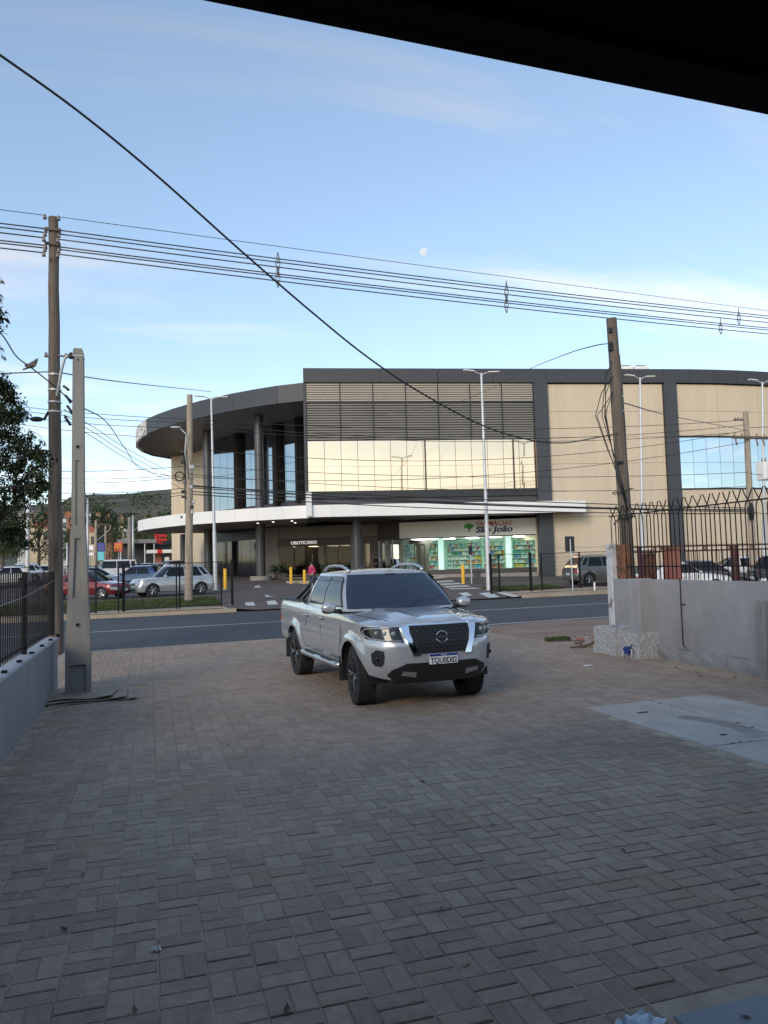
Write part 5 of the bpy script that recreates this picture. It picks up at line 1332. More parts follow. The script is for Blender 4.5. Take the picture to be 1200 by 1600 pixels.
def ruled(fn, E0, E1, off, depth, n=8, mirror=False):
    mb = MB(); P = []; Q = []
    for a, b in zip(E0, E1):
        P.append([fn(lerp(a[0], b[0], j / n), lerp(a[1], b[1], j / n), off) for j in range(n + 1)])
        Q.append([fn(lerp(a[0], b[0], j / n), lerp(a[1], b[1], j / n), off - depth) for j in range(n + 1)])
    mb.grid(P)
    mb.grid([P[0], Q[0]]); mb.grid([P[-1], Q[-1]], True); mb.grid([[p_[0] for p_ in P], [q_[0] for q_ in Q]]); mb.grid([[p_[-1] for p_ in P], [q_[-1] for q_ in Q]])
    return mb
def wheel(parent, x, y, R, w, rim_mat, sg, steer=0.0, spokes=6, cache={}):
    key = (R, w, rim_mat, spokes)
    if key not in cache:
        MX = Euler((pi / 2, 0, 0)).to_matrix().to_4x4()
        t = MB(); ri = R * .635
        t.lathe([(ri, -w * .42), (ri + .02, -w * .5), (R * .86, -w * .51), (R * .965, -w * .44), (R, -w * .32), (R, w * .32), (R * .965, w * .44), (R * .86, w * .51), (ri + .02, w * .5), (ri, w * .42)], 40, MX, True)
        for k in range(44):                         # tread blocks on the shoulders
            a = 2 * pi * k / 44
            for sy in (-1, 1):
                M = Matrix.Rotation(a, 4, 'Y') @ Matrix.Translation((R * .992, sy * w * .36, 0))
                t.box((0, 0, 0), (.018, w * .16, .03)); t.v[-8:] = [tuple(M @ Vector(q)) for q in t.v[-8:]]
        tm = t.mesh('tyre', 'rubber', True, 40)
        r_ = MB(); r_.lathe([(ri, -w * .42), (ri - .012, -w * .40), (ri - .03, w * .1), (.06, w * .12), (0, w * .12)], 32, MX)
        r_.lathe([(ri + .002, w * .45), (ri - .015, w * .47), (ri - .022, w * .40), (ri - .03, w * .1)], 32, Euler((-pi / 2, 0, 0)).to_matrix().to_4x4())
        dk = r_.mesh('rim_well', 'plastic_black', True, 40)
        sp = MB(); 
        for k in range(spokes):
            a = 2 * pi * k / spokes
            for d in (-.10, .10):
                c0, c1 = a + d * .6, a + d * 1.25
                p0 = Vector((.05 * cos(c0), w * .36, .05 * sin(c0))); p1 = Vector(((ri - .012) * cos(c1), w * .43, (ri - .012) * sin(c1)))
                sp.tube([p0, p0.lerp(p1, .5) + Vector((0, .012, 0)), p1], [.026, .020, .022], 6)
        sp.lathe([(ri - .006, w * .36), (ri - .006, w * .455), (ri - .022, w * .465), (ri - .026, w * .36)], 32, Euler((-pi / 2, 0, 0)).to_matrix().to_4x4(), True)
        sp.lathe([(.065, w * .30), (.065, w * .40), (.03, w * .43), (0, w * .43)], 16, Euler((-pi / 2, 0, 0)).to_matrix().to_4x4())
        cache[key] = (tm, dk, sp.mesh('rim', rim_mat, True, 40))
    tm, dk, sm = cache[key]
    wh = empty('wheel', (x, y, R), steer + (0 if sg > 0 else pi)); wh.parent = parent
    inst(tm, 'tyre', wh); inst(sm, 'rim', wh); inst(dk, 'rim_well', wh)
    return wh
def arch_liner(parent, V, w, sg, mat='plastic_black'):
    mb = MB(); P = []
    for k in range(17):
        a = pi * (k / 16) * 1.1 - .05 * pi
        P.append([(w + (V.Ra + .0) * cos(a), sg * (V.W2 + .0), V.zw + (V.Ra + .0) * sin(a)), (w + V.Ra * cos(a), sg * (V.W2 - .33), V.zw + V.Ra * sin(a))])
    P = [[(q[0], (sg * (V.yedge(q[0]) - .02) if i == 0 else sg * min(abs(q[1]), V.yedge(q[0]) - .1)), q[2]) for i, q in enumerate(row)] for row in P]
    mb.grid(P); n = len(P)
    c = (w, sg * (V.W2 - .33), V.zw); mb.add([q[1] for q in P] + [c], [(k, k + 1, n) for k in range(n - 1)])
    return mb.build('arch_liner', mat, parent, True)

# ------------------------------------------------------------------ the pickup
TR = empty('pickup_truck', (3.22, 11.05, .012), label='silver double-cab pickup truck parked on the block paving', cat='truck')
TR.rotation_euler = (0, 0, RAD(-90 + 3.8)); TR.scale = (.955,) * 3
pf = [(.30, -.16), (.40, -.08), (.50, -.02), (.58, .0), (.70, .004), (.80, .002), (.845, -.008), (.88, -.032), (.95, -.055), (1.0, -.072), (1.10, -.11), (1.16, -.19), (1.25, -.26)]
ps = [(.38, -.07), (.50, -.035), (.62, -.008), (.75, .008), (.86, .012), (.92, -.002), (1.0, .008), (1.08, .012), (1.16, -.002), (1.22, -.025), (1.32, -.045)]
prr = [(.4, -.08), (.55, .0), (.75, .0), (1.0, .0), (1.3, -.03)]
zbT = [(-2.8, 1.255), (-1.05, 1.255), (-.95, 1.23), (1.15, 1.165), (1.6, 1.115), (2.1, 1.075), (2.35, 1.05), (2.52, 1.03)]
zcT = [(-2.8, 1.262), (-1.05, 1.262), (-.95, 1.25), (1.0, 1.24), (1.4, 1.225), (1.9, 1.19), (2.2, 1.155), (2.38, 1.115), (2.52, 1.055)]
TV = Veh(2.47, -2.74, .925, .52, .16, .17, (1.575, -1.575), .388, .388, [(-2.8, .62), (-2.2, .56), (-1.2, .50), (1.2, .48), (2.0, .46), (2.25, .40), (2.52, .37)], zbT, zcT, pf, ps, prr, .032, .06, .455)
def ridge(x, y):
    if x < .95: return 0
    yc = lerp(.30, .47, sstep(2.4, 1.2, x)) if False else lerp(.47, .30, sstep(1.2, 2.45, x))
    k = sstep(.95, 1.25, x) * (1 - sstep(2.25, 2.5, x))
    return k * (.028 * math.exp(-((y - yc) / .055) ** 2) - .012 * math.exp(-((y - yc - .14) / .08) ** 2) + .008 * (1 if y < yc else 0))
body = TV.body('body', 'silver_paint', TR, 16, ridge=ridge)
CB = Cab(1.34, .66, -.80, -1.0, .868, .665, 1.205, 1.735, .16, .17, .20, .05, .035, .10)
cab = CB.mesh('cab', 'silver_paint', TR)
ws = CB.screen(0, 11.2, .06, .955, 'windscreen', 'tint_glass', TR)
mb = MB(); mb.box((.70, .0, 1.70), (.05, .16, .035)); mb.build('mirror_housing', 'plastic_black', ws)
CB.screen(CB.n - 1, CB.n - 8, .2, .93, 'rear_window', 'car_glass', TR)
for sg in (1, -1):
    f_ = CB.sidewin(1.02, .11, .60, .11, .10, .90, sg, 'window_surround', 'plastic_black', TR, .004)
    f2 = CB.sidewin(.07, -.76, .07, -.68, .10, .90, sg, 'window_surround', 'plastic_black', TR, .004)
    CB.sidewin(.96, .13, .60, .13, .14, .86, sg, 'pane', 'car_glass', f_, .0075)
    CB.sidewin(.05, -.70, .05, -.64, .14, .86, sg, 'pane', 'car_glass', f2, .0075)
    # rain visors
    CB.sidewin(.70, .12, .58, .12, .80, .92, sg, 'rain_visor', 'car_glass', f_, .016); CB.sidewin(.06, -.66, .06, -.64, .80, .92, sg, 'rain_visor', 'car_glass', f2, .016)
    S = lambda x, z, off, sg=sg: TV.side(x, z, off, sg)
    seams = [[(1.12, .56), (1.13, .75), (1.12, 1.0), (1.06, 1.17)], [(.10, .54), (.10, .8), (.10, 1.18)], [(-.80, .90), (-.70, 1.0), (-.72, 1.2)], [(-1.03, .62), (-1.03, 1.23)], [(1.12, .555), (.5, .548), (-.2, .55), (-.86, .56)], [(-.86, .56), (-1.0, .72), (-.80, .90)]]
    for sm in seams:
        mb = MB(); mb.tube([S(x, z, .001) for x, z in sm], .0045, 5); mb.build('panel_gap', 'plastic_black', body)
    for x in (.24, -.62):
        mb = MB(); mb.tube([S(x + .09, 1.075, .018), S(x + .05, 1.078, .032), S(x - .06, 1.078, .032), S(x - .10, 1.075, .018)], [.012, .016, .016, .012], 8); h = mb.build('door_handle', 'satin_silver', TR, True)
        mb = MB(); q = S(x - .0, 1.07, .001); mb.ball(q, (.075, .006, .03), 12, 6); mb.build('handle_recess', 'plastic_black', h, True)
    # mirror
    mb = MB(); mb.ball((1.0, sg * 1.06, 1.265), (.065, .108, .076), 18, 12); mb.v = [(x if x < 1.02 else x + .02, y, z) for x, y, z in mb.v]; mr = mb.build('door_mirror', 'silver_paint', TR, True)
    mb = MB(); mb.tube([(1.0, sg * .88, 1.205), (1.0, sg * .98, 1.21)], [.035, .03], 8); mb.build('mirror_stalk', 'plastic_black', mr, True)
    mb = MB(); mb.ball((.995, sg * 1.06, 1.215), (.06, .10, .04), 16, 8); mb.build('mirror_base', 'plastic_black', mr, True)
    mb = MB(); mb.box((.935, sg * 1.06, 1.268), (.008, .16, .10)); mb.build('mirror_glass', 'chrome', mr, bevel=.01)
    # side step
    mb = MB(); mb.tube([(1.02, sg * .86, .47), (.98, sg * .945, .455), (.9, sg * .955, .455), (-.85, sg * .955, .46), (-.94, sg * .945, .46), (-.98, sg * .86, .475)], .042, 10)
    st = mb.build('side_step', 'satin_silver', TR, True)
    for a, b in ((.75, .25), (-.15, -.65)): mb = MB(); mb.box(((a + b) / 2, sg * .958, .50), (.5, .06, .008)); mb.build('tread_pad', 'plastic_black', st)
    mb = MB(); mb.box((0, sg * .83, .46), (2.2, .05, .14)); mb.build('sill', 'plastic_black', TR)
    # mud flaps
    for x in (1.09, -2.07): mb = MB(); mb.box((x, sg * .83, .42), (.015, .24, .34)); mb.build('mud_flap', 'rubber', TR)
    for w in TV.wheels: arch_liner(TR, TV, w, sg)
    # roof rail
    mb = MB(); mb.tube([(.55, sg * .60, 1.755), (.46, sg * .605, 1.80), (.25, sg * .61, 1.842), (-.1, sg * .615, 1.85), (-.42, sg * .61, 1.842), (-.62, sg * .60, 1.805), (-.74, sg * .595, 1.765)], [.03, .024, .02, .02, .02, .024, .03], 8); mb.build('roof_rail', 'satin_silver', TR, True)
    # bed rail cap, sport bar
    mb = MB(); mb.box((-1.87, sg * .86, 1.268), (1.66, .09, .03)); mb.build('bed_rail_cap', 'plastic_black', TR, bevel=.01)
    mb = MB(); mb.tube([(-1.08, sg * .74, 1.27), (-1.1, sg * .70, 1.55), (-1.14, sg * .66, 1.66)], .04, 8); mb.tube([(-1.12, sg * .68, 1.62), (-1.45, sg * .74, 1.45), (-1.85, sg * .79, 1.28)], .032, 8); mb.tube([(-1.1, sg * .71, 1.5), (-1.5, sg * .78, 1.28)], .022, 8); mb.build('sport_bar', 'black_alloy', TR, True)
    # tail lamp
    mb = ruled(lambda y, z, off: TV.rear(y, z, off), [(sg * .66, .88), (sg * .66, 1.2)], [(sg * .91, .88), (sg * .91, 1.2)], .01, .03); mb.build('tail_lamp', 'lens_red', TR, True)
mb = MB(); mb.tube([(-1.14, -.68, 1.655), (-1.15, 0, 1.68), (-1.14, .68, 1.655)], .04, 10); mb.build('sport_bar', 'black_alloy', TR, True)
mb = MB(); mb.box((-1.86, 0, 1.275), (1.62, 1.62, .02)); mb.build('bed_cover', 'plastic_black', TR, bevel=.01)
mb = MB(); mb.lathe([(0, .06), (.012, .05), (.035, .0)], 8, Matrix.Translation((-.55, 0, 1.785)) @ Matrix.Diagonal((2.0, .6, 1, 1))); mb.build('roof_antenna', 'plastic_black', TR, True)
mb = MB(); P = [[(x, y, 1.7995 - .0) for y in (-.36, .36)] for x in (.42, -.1)]; 
P = [[(lerp(.46, -.12, i / 6), lerp(-.37, .37, j / 8), 1.7995 - .045 * (abs(lerp(-.37, .37, j / 8)) / .665) ** 2.2 + .003 - .02 * (max(0, lerp(.46, -.12, i / 6) - .1) / .56) ** 3) for j in range(9)] for i in range(7)]
def deck_pt(x, y, up=.002):
    e = TV.side(x, interp(zbT, x)); f = min(1, abs(y) / e[1]); z1 = interp(zbT, x); zc_ = interp(zcT, e[0])
    return (x, y, z1 + (zc_ - z1) * (1 - f ** 2.6) + ridge(x, abs(y)) * (1 - f ** 8) + up)
for sg in (1, -1):
    mb = MB(); mb.tube([deck_pt(x, sg * lerp(.795, .66, (1.25 - x) / (1.25 - 2.28))) for x in [lerp(1.25, 2.28, k / 16) for k in range(17)]], .005, 5); mb.build('bonnet_gap', 'plastic_black', body)
# front: grille, chrome v, headlights, bumper
Fr = lambda y, z, off=0.0: TV.front(y, z, off)
gr = ruled(Fr, [(-.42, 1.065), (-.42, .98), (-.385, .86), (-.325, .72)], [(.42, 1.065), (.42, .98), (.385, .86), (.325, .72)], .024, .05, 16).build('grille', 'plastic_black', TR, True, 40)
for k in range(7):
    z = .755 + k * .046; w = interp([(.72, .325), (.86, .385), (.98, .42), (1.1, .42)], z) - .01; P = []
    n = 40
    for j in range(n + 1):
        y = lerp(-w, w, j / n); ph = (j + (2 if k % 2 else 0)) % 4; P.append(Fr(y, z + (.012 if ph in (0, 1) else -.012), .031))
    mb = MB(); mb.tube(P, .0055, 5); mb.build('grille_bar', 'black_alloy', gr, True)
for sg in (1, -1):
    mb = ruled(Fr, [(sg * .425, 1.075), (sg * .425, .98), (sg * .385, .86), (sg * .305, .700)], [(sg * .545, 1.06), (sg * .515, .98), (sg * .46, .86), (sg * .40, .700)], .042, .06, 5); mb.build('chrome_wing', 'chrome', TR, True, 40)
    mb = ruled(Fr, [(sg * .555, 1.055), (sg * .545, .98), (sg * .505, .872)], [(sg * .905, 1.058), (sg * .912, 1.0), (sg * .885, .905)], .020, .04, 12); hl = mb.build('headlight', 'lens_dark', TR, True, 40)
    for c in ((.63, .975), (.72, .978), (.80, .982)):
        q = Fr(sg * c[0], c[1], .020); mb = MB(); mb.ball(q, (.012, .034, .030), 12, 8); mb.build('projector_lamp', 'lens_clear', hl, True)
    mb = MB(); mb.tube([Fr(sg * y, z, .025) for y, z in ((.53, .888), (.62, .886), (.74, .895), (.85, .912), (.89, .945), (.90, 1.0), (.88, 1.035), (.78, 1.042), (.66, 1.04))], .009, 6); mb.build('running_light', 'lens_clear', hl, True)
    mb = ruled(Fr, [(sg * .735, .76), (sg * .725, .70), (sg * .735, .60), (sg * .76, .565)], [(sg * .80, .775), (sg * .845, .72), (sg * .845, .61), (sg * .82, .565)], .010, .03, 5); fv = mb.build('fog_vent', 'plastic_black', TR, True, 40)
    q = Fr(sg * .79, .66, .012); mb = MB(); mb.ball(q, (.014, .032, .032), 12, 8); mb.build('fog_lamp', 'lens_dark', fv, True)
    mb = ruled(Fr, [(sg * .35, .485), (sg * .36, .415)], [(sg * .52, .505), (sg * .55, .455)], .030, .03, 5); mb.build('skid_accent', 'satin_silver', TR, True)
mb = ruled(Fr, [(-.46, 1.09), (-.46, 1.07)], [(.46, 1.09), (.46, 1.07)], .036, .05, 16); mb.build('grille_trim', 'chrome', TR, True, 40)
lo = ruled(Fr, [(-.52, .585), (-.66, .52), (-.72, .45), (-.66, .375)], [(.52, .585), (.66, .52), (.72, .45), (.66, .375)], .018, .06, 18).build('lower_bumper', 'plastic_black', TR, True, 40)
P = [Fr(y, .37, -.02) for y in (-.7, -.35, 0, .35, .7)]; mb = MB(); mb.tube(P, .035, 8); mb.build('skid_bar', 'plastic_black', TR, True)
mb = ruled(Fr, [(-.50, .602), (-.50, .56)], [(.50, .602), (.50, .56)], .012, .02, 12); mb.build('bumper_intake', 'plastic_black', TR, True)
# badge
q = Vector(Fr(0, .915, .046)); MX = Matrix.Translation(q) @ Euler((0, pi / 2, 0)).to_matrix().to_4x4()
bd = MB(); 
for a0, a1 in ((.30, pi - .30), (pi + .30, 2 * pi - .30)):
    bd.tube([q + Vector((.0, .078 * cos(a), .072 * sin(a))) for a in [lerp(a0, a1, i / 14) for i in range(15)]], .0075, 6)
bd = bd.build('badge', 'chrome', TR, True)
t = text_mesh('badge_lettering', 'NISSAN', .045, 'chrome', bd, .004, 0, .001, 1.0, 'CENTER'); t.matrix_local = Matrix.Translation(q + Vector((.004, 0, -.016))) @ Matrix(((0, 0, 1, 0), (1, 0, 0, 0), (0, 1, 0, 0), (0, 0, 0, 1)))
# plate
pq = Vector(Fr(0, .645, .035)); pl_ = MB().box(pq, (.012, .40, .13)).build('number_plate', 'plate_white', TR, bevel=.004)
MB().box(pq + Vector((.007, 0, .048)), (.004, .396, .030)).build('plate_band', 'plate_blue', pl_)
ROT = Matrix(((0, 0, 1, 0), (1, 0, 0, 0), (0, 1, 0, 0), (0, 0, 0, 1)))
t = text_mesh('plate_lettering', 'TQU0D02', .098, 'plate_ink', pl_, .0015, 0, .0015, .86, 'CENTER'); t.matrix_local = Matrix.Translation(pq + Vector((.008, .0, -.052))) @ ROT
t = text_mesh('plate_lettering', 'BRASIL', .024, 'plate_white', pl_, .001, 0, 0, 1, 'CENTER'); t.matrix_local = Matrix.Translation(pq + Vector((.0105, 0, .040))) @ ROT
# wheels, underbody
for x in TV.wheels:
    for sg in (1, -1): wheel(TR, x, sg * (.925 - .135), .388, .262, 'black_alloy', sg, RAD(-7) if x > 0 else 0, 6)
mb = MB(); mb.box((-.1, 0, .56), (4.4, 1.2, .22)); mb.box((2.1, 0, .48), (.35, 1.2, .2)); mb.build('chassis', 'plastic_black', TR)
for x in TV.wheels: mb = MB(); mb.tube([(x, -.7, .388), (x, .7, .388)], .05, 8); mb.build('axle', 'plastic_black', TR)
mb = MB(); mb.tube([(.0, -.12, 1.84), (.0, .12, 1.84)], .001, 4)

# ------------------------------------------------------------------ parked cars
KINDS = {
 'suv': dict(L=4.33, W=1.82, H=1.66, wb=2.67, fo=.83, R=.335, zb=[(-2.3, .98), (.7, .98), (1.3, .95), (1.8, .90), (2.2, .80)], zc=[(-2.3, 1.0), (.8, 1.0), (1.3, 1.0), (1.9, .95), (2.2, .82)], cab=(1.02, .35, -1.55, -2.02, .82, .60, 1.60), bow=.16),
 'hatch': dict(L=3.95, W=1.72, H=1.48, wb=2.50, fo=.76, R=.30, zb=[(-2.1, .93), (.6, .90), (1.2, .84), (1.7, .76), (2.1, .66)], zc=[(-2.1, .95), (.7, .95), (1.2, .92), (1.75, .82), (2.1, .68)], cab=(.98, .10, -1.35, -1.88, .78, .56, 1.44), bow=.2),
 'sedan': dict(L=4.35, W=1.74, H=1.45, wb=2.55, fo=.80, R=.30, zb=[(-2.3, .90), (-1.2, .92), (.6, .89), (1.2, .84), (1.8, .74), (2.2, .62)], zc=[(-2.3, .95), (-1.3, .98), (.7, .94), (1.2, .91), (1.9, .79), (2.2, .64)], cab=(1.0, .15, -.85, -1.55, .78, .55, 1.41), bow=.2),
 'van': dict(L=4.5, W=1.8, H=1.85, wb=2.7, fo=.8, R=.32, zb=[(-2.4, 1.05), (1.0, 1.03), (1.6, .95), (2.2, .80)], zc=[(-2.4, 1.06), (1.0, 1.06), (1.6, 1.02), (2.2, .82)], cab=(1.35, .75, -1.9, -2.1, .84, .70, 1.80), bow=.16),
}
def parked_car(kind, paint, loc, heading, label, group, scale=1.0):
    K = KINDS[kind]; L, Wd, R = K['L'], K['W'], K['R']; xfa = K['wb'] / 2; xf = xfa + K['fo']; xr = xf - L
    root = empty('parked_car', loc, heading, label, 'car', group); root.scale = (scale,) * 3
    pf = [(.2, -.08), (.3, -.01), (.45, .01), (.55, 0), (.65, -.03), (.8, -.09), (.95, -.2)]
    psd = [(.2, -.06), (.3, -.03), (.45, 0), (.6, .015), (.72, .0), (.82, .008), (.98, -.03)]
    V = Veh(xf, xr, Wd / 2, .34, .22, K['bow'] * .6, (xfa, xfa - K['wb']), R, R, [(-3, .27), (3, .24)], K['zb'], K['zc'], pf, psd, [(.2, -.06), (.35, .01), (.5, .01), (.8, -.03), (1.0, -.07)], .015, .12, R + .05)
    V.body('body', paint, root, 9)
    xfb, xft, xrt, xrb, wb_, wt, zt = K['cab']; zb_ = interp(K['zb'], 0) - .005
    C_ = Cab(xfb, xft, xrt, xrb, wb_ * Wd / 1.72, wt * Wd / 1.72, zb_, zt, .16, .16, .22, .05, .03, .1)
    C_.mesh('cab', paint, root); C_.screen(0, 11.2, .06, .95, 'windscreen', 'car_glass', root); C_.screen(C_.n - 1, C_.n - 9, .2, .93, 'rear_window', 'car_glass', root)
    xm = lerp(xfb, xrb, .48)
    for sg in (1, -1):
        C_.sidewin(xfb - .32, xm + .03, xft - .02, xm + .03, .1, .9, sg, 'side_window', 'car_glass', root); C_.sidewin(xm - .03, lerp(xm, xrb, .62), xm - .03, lerp(xm, xrt, .66), .1, .9, sg, 'side_window', 'car_glass', root)
        if kind in ('suv', 'van'): C_.sidewin(lerp(xm, xrb, .68), xrb + .26, lerp(xm, xrt, .72), xrt + .10, .22, .86, sg, 'side_window', 'car_glass', root)
        zf = interp(K['zb'], xf) - .06
        ruled(V.front, [(sg * (Wd / 2 - .40), zf), (sg * (Wd / 2 - .42), zf - .16)], [(sg * (Wd / 2 - .015), zf + .03), (sg * (Wd / 2 - .03), zf - .12)], .012, .03, 8).build('headlight', 'lens_clear', root, True)
        ruled(V.rear, [(sg * (Wd / 2 - .30), zb_ - .06), (sg * (Wd / 2 - .26), zb_ - .30)], [(sg * (Wd / 2 - .02), zb_ - .06), (sg * (Wd / 2 - .02), zb_ - .30)], .012, .03, 6).build('tail_light', 'lens_red', root, True)
        MB().ball((xfb - .38, sg * (Wd / 2 + .06), zb_ + .09), (.06, .10, .07), 12, 8).build('door_mirror', paint, root, True)
        for w in V.wheels: wheel(root, w, sg * (Wd / 2 - .11), R, .2, 'alloy', sg, 0, 5); arch_liner(root, V, w, sg)
        for sm in ([(xfb - .25, .35), (xfb - .22, zb_ - .02)], [(xm, .33), (xm, zb_ - .02)]):
            mb = MB(); mb.tube([V.side(x, z, .001, sg) for x, z in sm], .005, 4); mb.build('panel_gap', 'plastic_black', root)
        for x in (xm + .14, lerp(xm, xrb, .55)): mb = MB(); mb.tube([V.side(x + .08, zb_ - .14, .02, sg), V.side(x - .08, zb_ - .14, .02, sg)], .014, 6); mb.build('door_handle', paint, root, True)
        if kind == 'suv': mb = MB(); mb.tube([(xft - .1, sg * wt, zt + .03), (xft - .3, sg * wt, zt + .085), (xrt + .25, sg * wt, zt + .085), (xrt + .05, sg * wt, zt + .03)], .022, 6); mb.build('roof_rail', 'satin_silver', root, True)
    ruled(V.front, [(-.42, zf - .02), (-.38, zf - .16)], [(.42, zf - .02), (.38, zf - .16)], .01, .03, 10).build('grille', 'plastic_black', root, True)
    ruled(V.front, [(-.62, .40), (-.55, .24)], [(.62, .40), (.55, .24)], .01, .03, 12).build('lower_bumper', 'plastic_black', root, True)
    q = Vector(V.front(0, .46, .02)); MB().box(q, (.015, .4, .12)).build('number_plate', 'plate_white', root)
    q = Vector(V.rear(0, .62, .02)); MB().box(q, (.015, .4, .12)).build('number_plate', 'plate_white', root)
    MB().box(((xf + xr) / 2, 0, .36), (L - .7, Wd - .5, .26)).build('underbody', 'plastic_black', root)
    return root
for nme, c, mt_ in (('paint_silver', (.46, .48, .49), .5), ('paint_blue', (.015, .045, .12), .3), ('paint_red', (.16, .008, .018), .3), ('paint_white', (.62, .62, .61), 0), ('paint_black', (.012, .012, .014), .2), ('paint_green', (.06, .085, .08), .3), ('paint_grey', (.15, .15, .145), .4)):
    pm(nme, c, .3, metal=mt_, var=.02, coat=.8)
def ground_at(px, py):
    q = at_z(px, py, .3)
    for _ in range(12): q = at_z(px, py, gz(q.y) + .02)
    return Vector((q.x, q.y, gz(q.y) + .016))
def car_at(kind, paint, px, depth, heading, label, group, scale=1.0):
    q = at_depth(px, 880, depth); return parked_car(kind, paint, (q.x, q.y, gz(q.y) + .018), heading, label, group, scale)
gl_ = 'cars parked left of the mall entrance'; gr_ = 'cars parked right behind the spiked fence'
car_at('suv', 'paint_silver', 268, 41.5, RAD(198), 'light silver suv parked on the verge behind the mesh fence', gl_)
car_at('sedan', 'paint_red', 141, 39.8, RAD(-32), 'dark red sedan half hidden behind the concrete pole', gl_)
car_at('hatch', 'paint_blue', 214, 50, RAD(150), 'dark blue hatchback behind the silver suv', gl_, 1.05)
car_at('hatch', 'paint_green', 152, 52, RAD(-10), 'grey-green hatchback behind the red sedan', gl_)
car_at('van', 'paint_white', 176, 66, RAD(185), 'white van seen over the blue hatchback roof', gl_)
car_at('sedan', 'paint_red', 222, 68, RAD(170), 'red sedan roof beyond the dark blue hatchback', gl_)
car_at('hatch', 'paint_white', 240, 62, RAD(165), 'white hatchback roof left above the silver suv bonnet', gl_)
car_at('suv', 'paint_black', 262, 66, RAD(170), 'black suv roof in front of the white canopied kiosk', gl_)
car_at('hatch', 'paint_white', 8, 60, RAD(190), 'white hatchback at the left picture edge behind the picket fence', gl_)
car_at('suv', 'paint_silver', 30, 68, RAD(185), 'silver suv behind the picket fence under the tree', gl_)
car_at('hatch', 'paint_white', 66, 72, RAD(200), 'white hatchback partly behind the tall wooden pole', gl_)
car_at('suv', 'paint_grey', 940, 43.5, RAD(-2), 'dark grey suv parked against the beige mall wall', gr_)
car_at('sedan', 'paint_white', 1066, 36, RAD(-28), 'white sedan facing right behind the spiked fence', gr_)
car_at('hatch', 'paint_black', 1108, 38.5, RAD(-30), 'black hatchback beside the white sedan behind the spiked fence', gr_)
car_at('hatch', 'paint_white', 1140, 43, RAD(150), 'white hatchback with its red tail light showing behind the fence', gr_)
car_at('suv', 'paint_black', 1212, 39, RAD(-150), 'black suv cut by the right picture edge', gr_)
# ================================================================== STREET FURNITURE BEYOND THE ROAD
def mesh_fence(pxs, H, label, thick=(), end_ext=None):
    pts = []
    for px, py in pxs:
        q = ground_at(px, py); pts.append(q)
    if end_ext: pts = [pts[0] + end_ext] + pts
    root = empty('mesh_fence', pts[0], label=label, cat='fence')
    o0 = pts[0]
    for k, q in enumerate(pts):
        w = .11 if k in thick else .06
        MB().box((q.x - o0.x, q.y - o0.y, q.z - o0.z + (H + (.06 if k in thick else 0)) / 2 - .02), (w, w, H + .04 + (.06 if k in thick else 0))).build('post', 'black_metal', root)
    for a, b in zip(pts, pts[1:]):
        d = b - a; L_ = sqrt(d.x ** 2 + d.y ** 2)
        if L_ < .9 : continue
        mb = MB(); n = max(2, int(L_ / .06))
        for i in range(1, n):
            c = a + d * (i / n) - o0; mb.box((c.x, c.y, c.z + H / 2 + .03), (.005, .005, H - .12))
        mb.build('wire_mesh', 'black_metal', root)
        mb = MB()
        for j in range(9):
            z = .1 + j * (H - .12) / 8; c0 = a - o0 + Vector((0, 0, z)); c1 = b - o0 + Vector((0, 0, z)); mb.tube([c0, c1], .004 if 0 < j < 8 else .016, 4)
        mb.build('rail', 'black_metal', root)
    return root
mesh_fence([(150, 950.5), (185, 949), (193, 948.2), (276, 944.5), (281, 944), (346, 940.8), (363, 939.5)], 1.98, 'black wire mesh fence along the left grass verge', (3, 7), Vector((-14, -1.2, 0)))
mesh_fence([(768, 923), (781, 921), (830, 920), (847, 919), (907, 916), (960, 914), (1020, 911)], 1.95, 'black wire mesh fence right of the mall entrance', (0, 2))
def bollard(px, py, h, label):
    q = ground_at(px, py); root = empty('bollard', q, label=label, cat='bollard', group='yellow steel bollards at the mall entrance')
    mb = MB(); mb.lathe([(.0, -.05), (.105, -.05), (.105, h - .03), (.09, h), (0, h)], 18); mb.build('bollard_tube', 'yellow_paint', root, True, 40)
    MB().lathe([(.107, 0), (.13, 0), (.13, .03), (.107, .035)], 18).build('base_ring', 'galv', root)
bollard(352, 921, 1.30, 'yellow bollard behind the left gate post'); bollard(455, 913.5, 1.18, 'yellow bollard standing at the end of the kerbed island'); bollard(476, 913, .98, 'shorter yellow bollard next to the person in pink'); bollard(724, 912.5, 1.22, 'yellow bollard at the crossing right of the truck')
# kerbed island with the bollards
q0 = ground_at(447, 913); mb = MB(); poly = [(q0.x, q0.y), (q0.x + 1.3, q0.y - 2.6), (q0.x + 3.2, q0.y - 2.0), (q0.x + 2.4, q0.y + 1.5), (q0.x + .6, q0.y + 1.2)]
mb.prism(poly, gz(q0.y) - .1, gz(q0.y) + .16); o = tag(mb.build('traffic_island', 'tan_concrete', bevel=.03), 'small raised kerb island in the mall entrance', kind='structure')
# grey bin box beside the lamp and the stop-line posts
q = ground_at(746, 912); root = empty('waste_bin', q, label='grey square waste bin beside the yellow bollard', cat='bin')
pm('bin_grey', (.07, .072, .075), .6, var=.1); MB().box((0, 0, .36), (.36, .36, .72)).build('bin_body', 'bin_grey', root, bevel=.02); MB().box((0, 0, .74), (.40, .40, .05)).build('lid', 'plastic_black', root, bevel=.01)
q = ground_at(737, 912); root = empty('card_post', q, label='slim pale post with black reader beside the waste bin', cat='post')
MB().tube([(0, 0, 0), (0, 0, 2.0)], .035, 8).build('post', 'light_pole', root); MB().box((-.03, -.05, 2.1), (.2, .12, .55)).build('reader', 'plastic_black', root, bevel=.02)
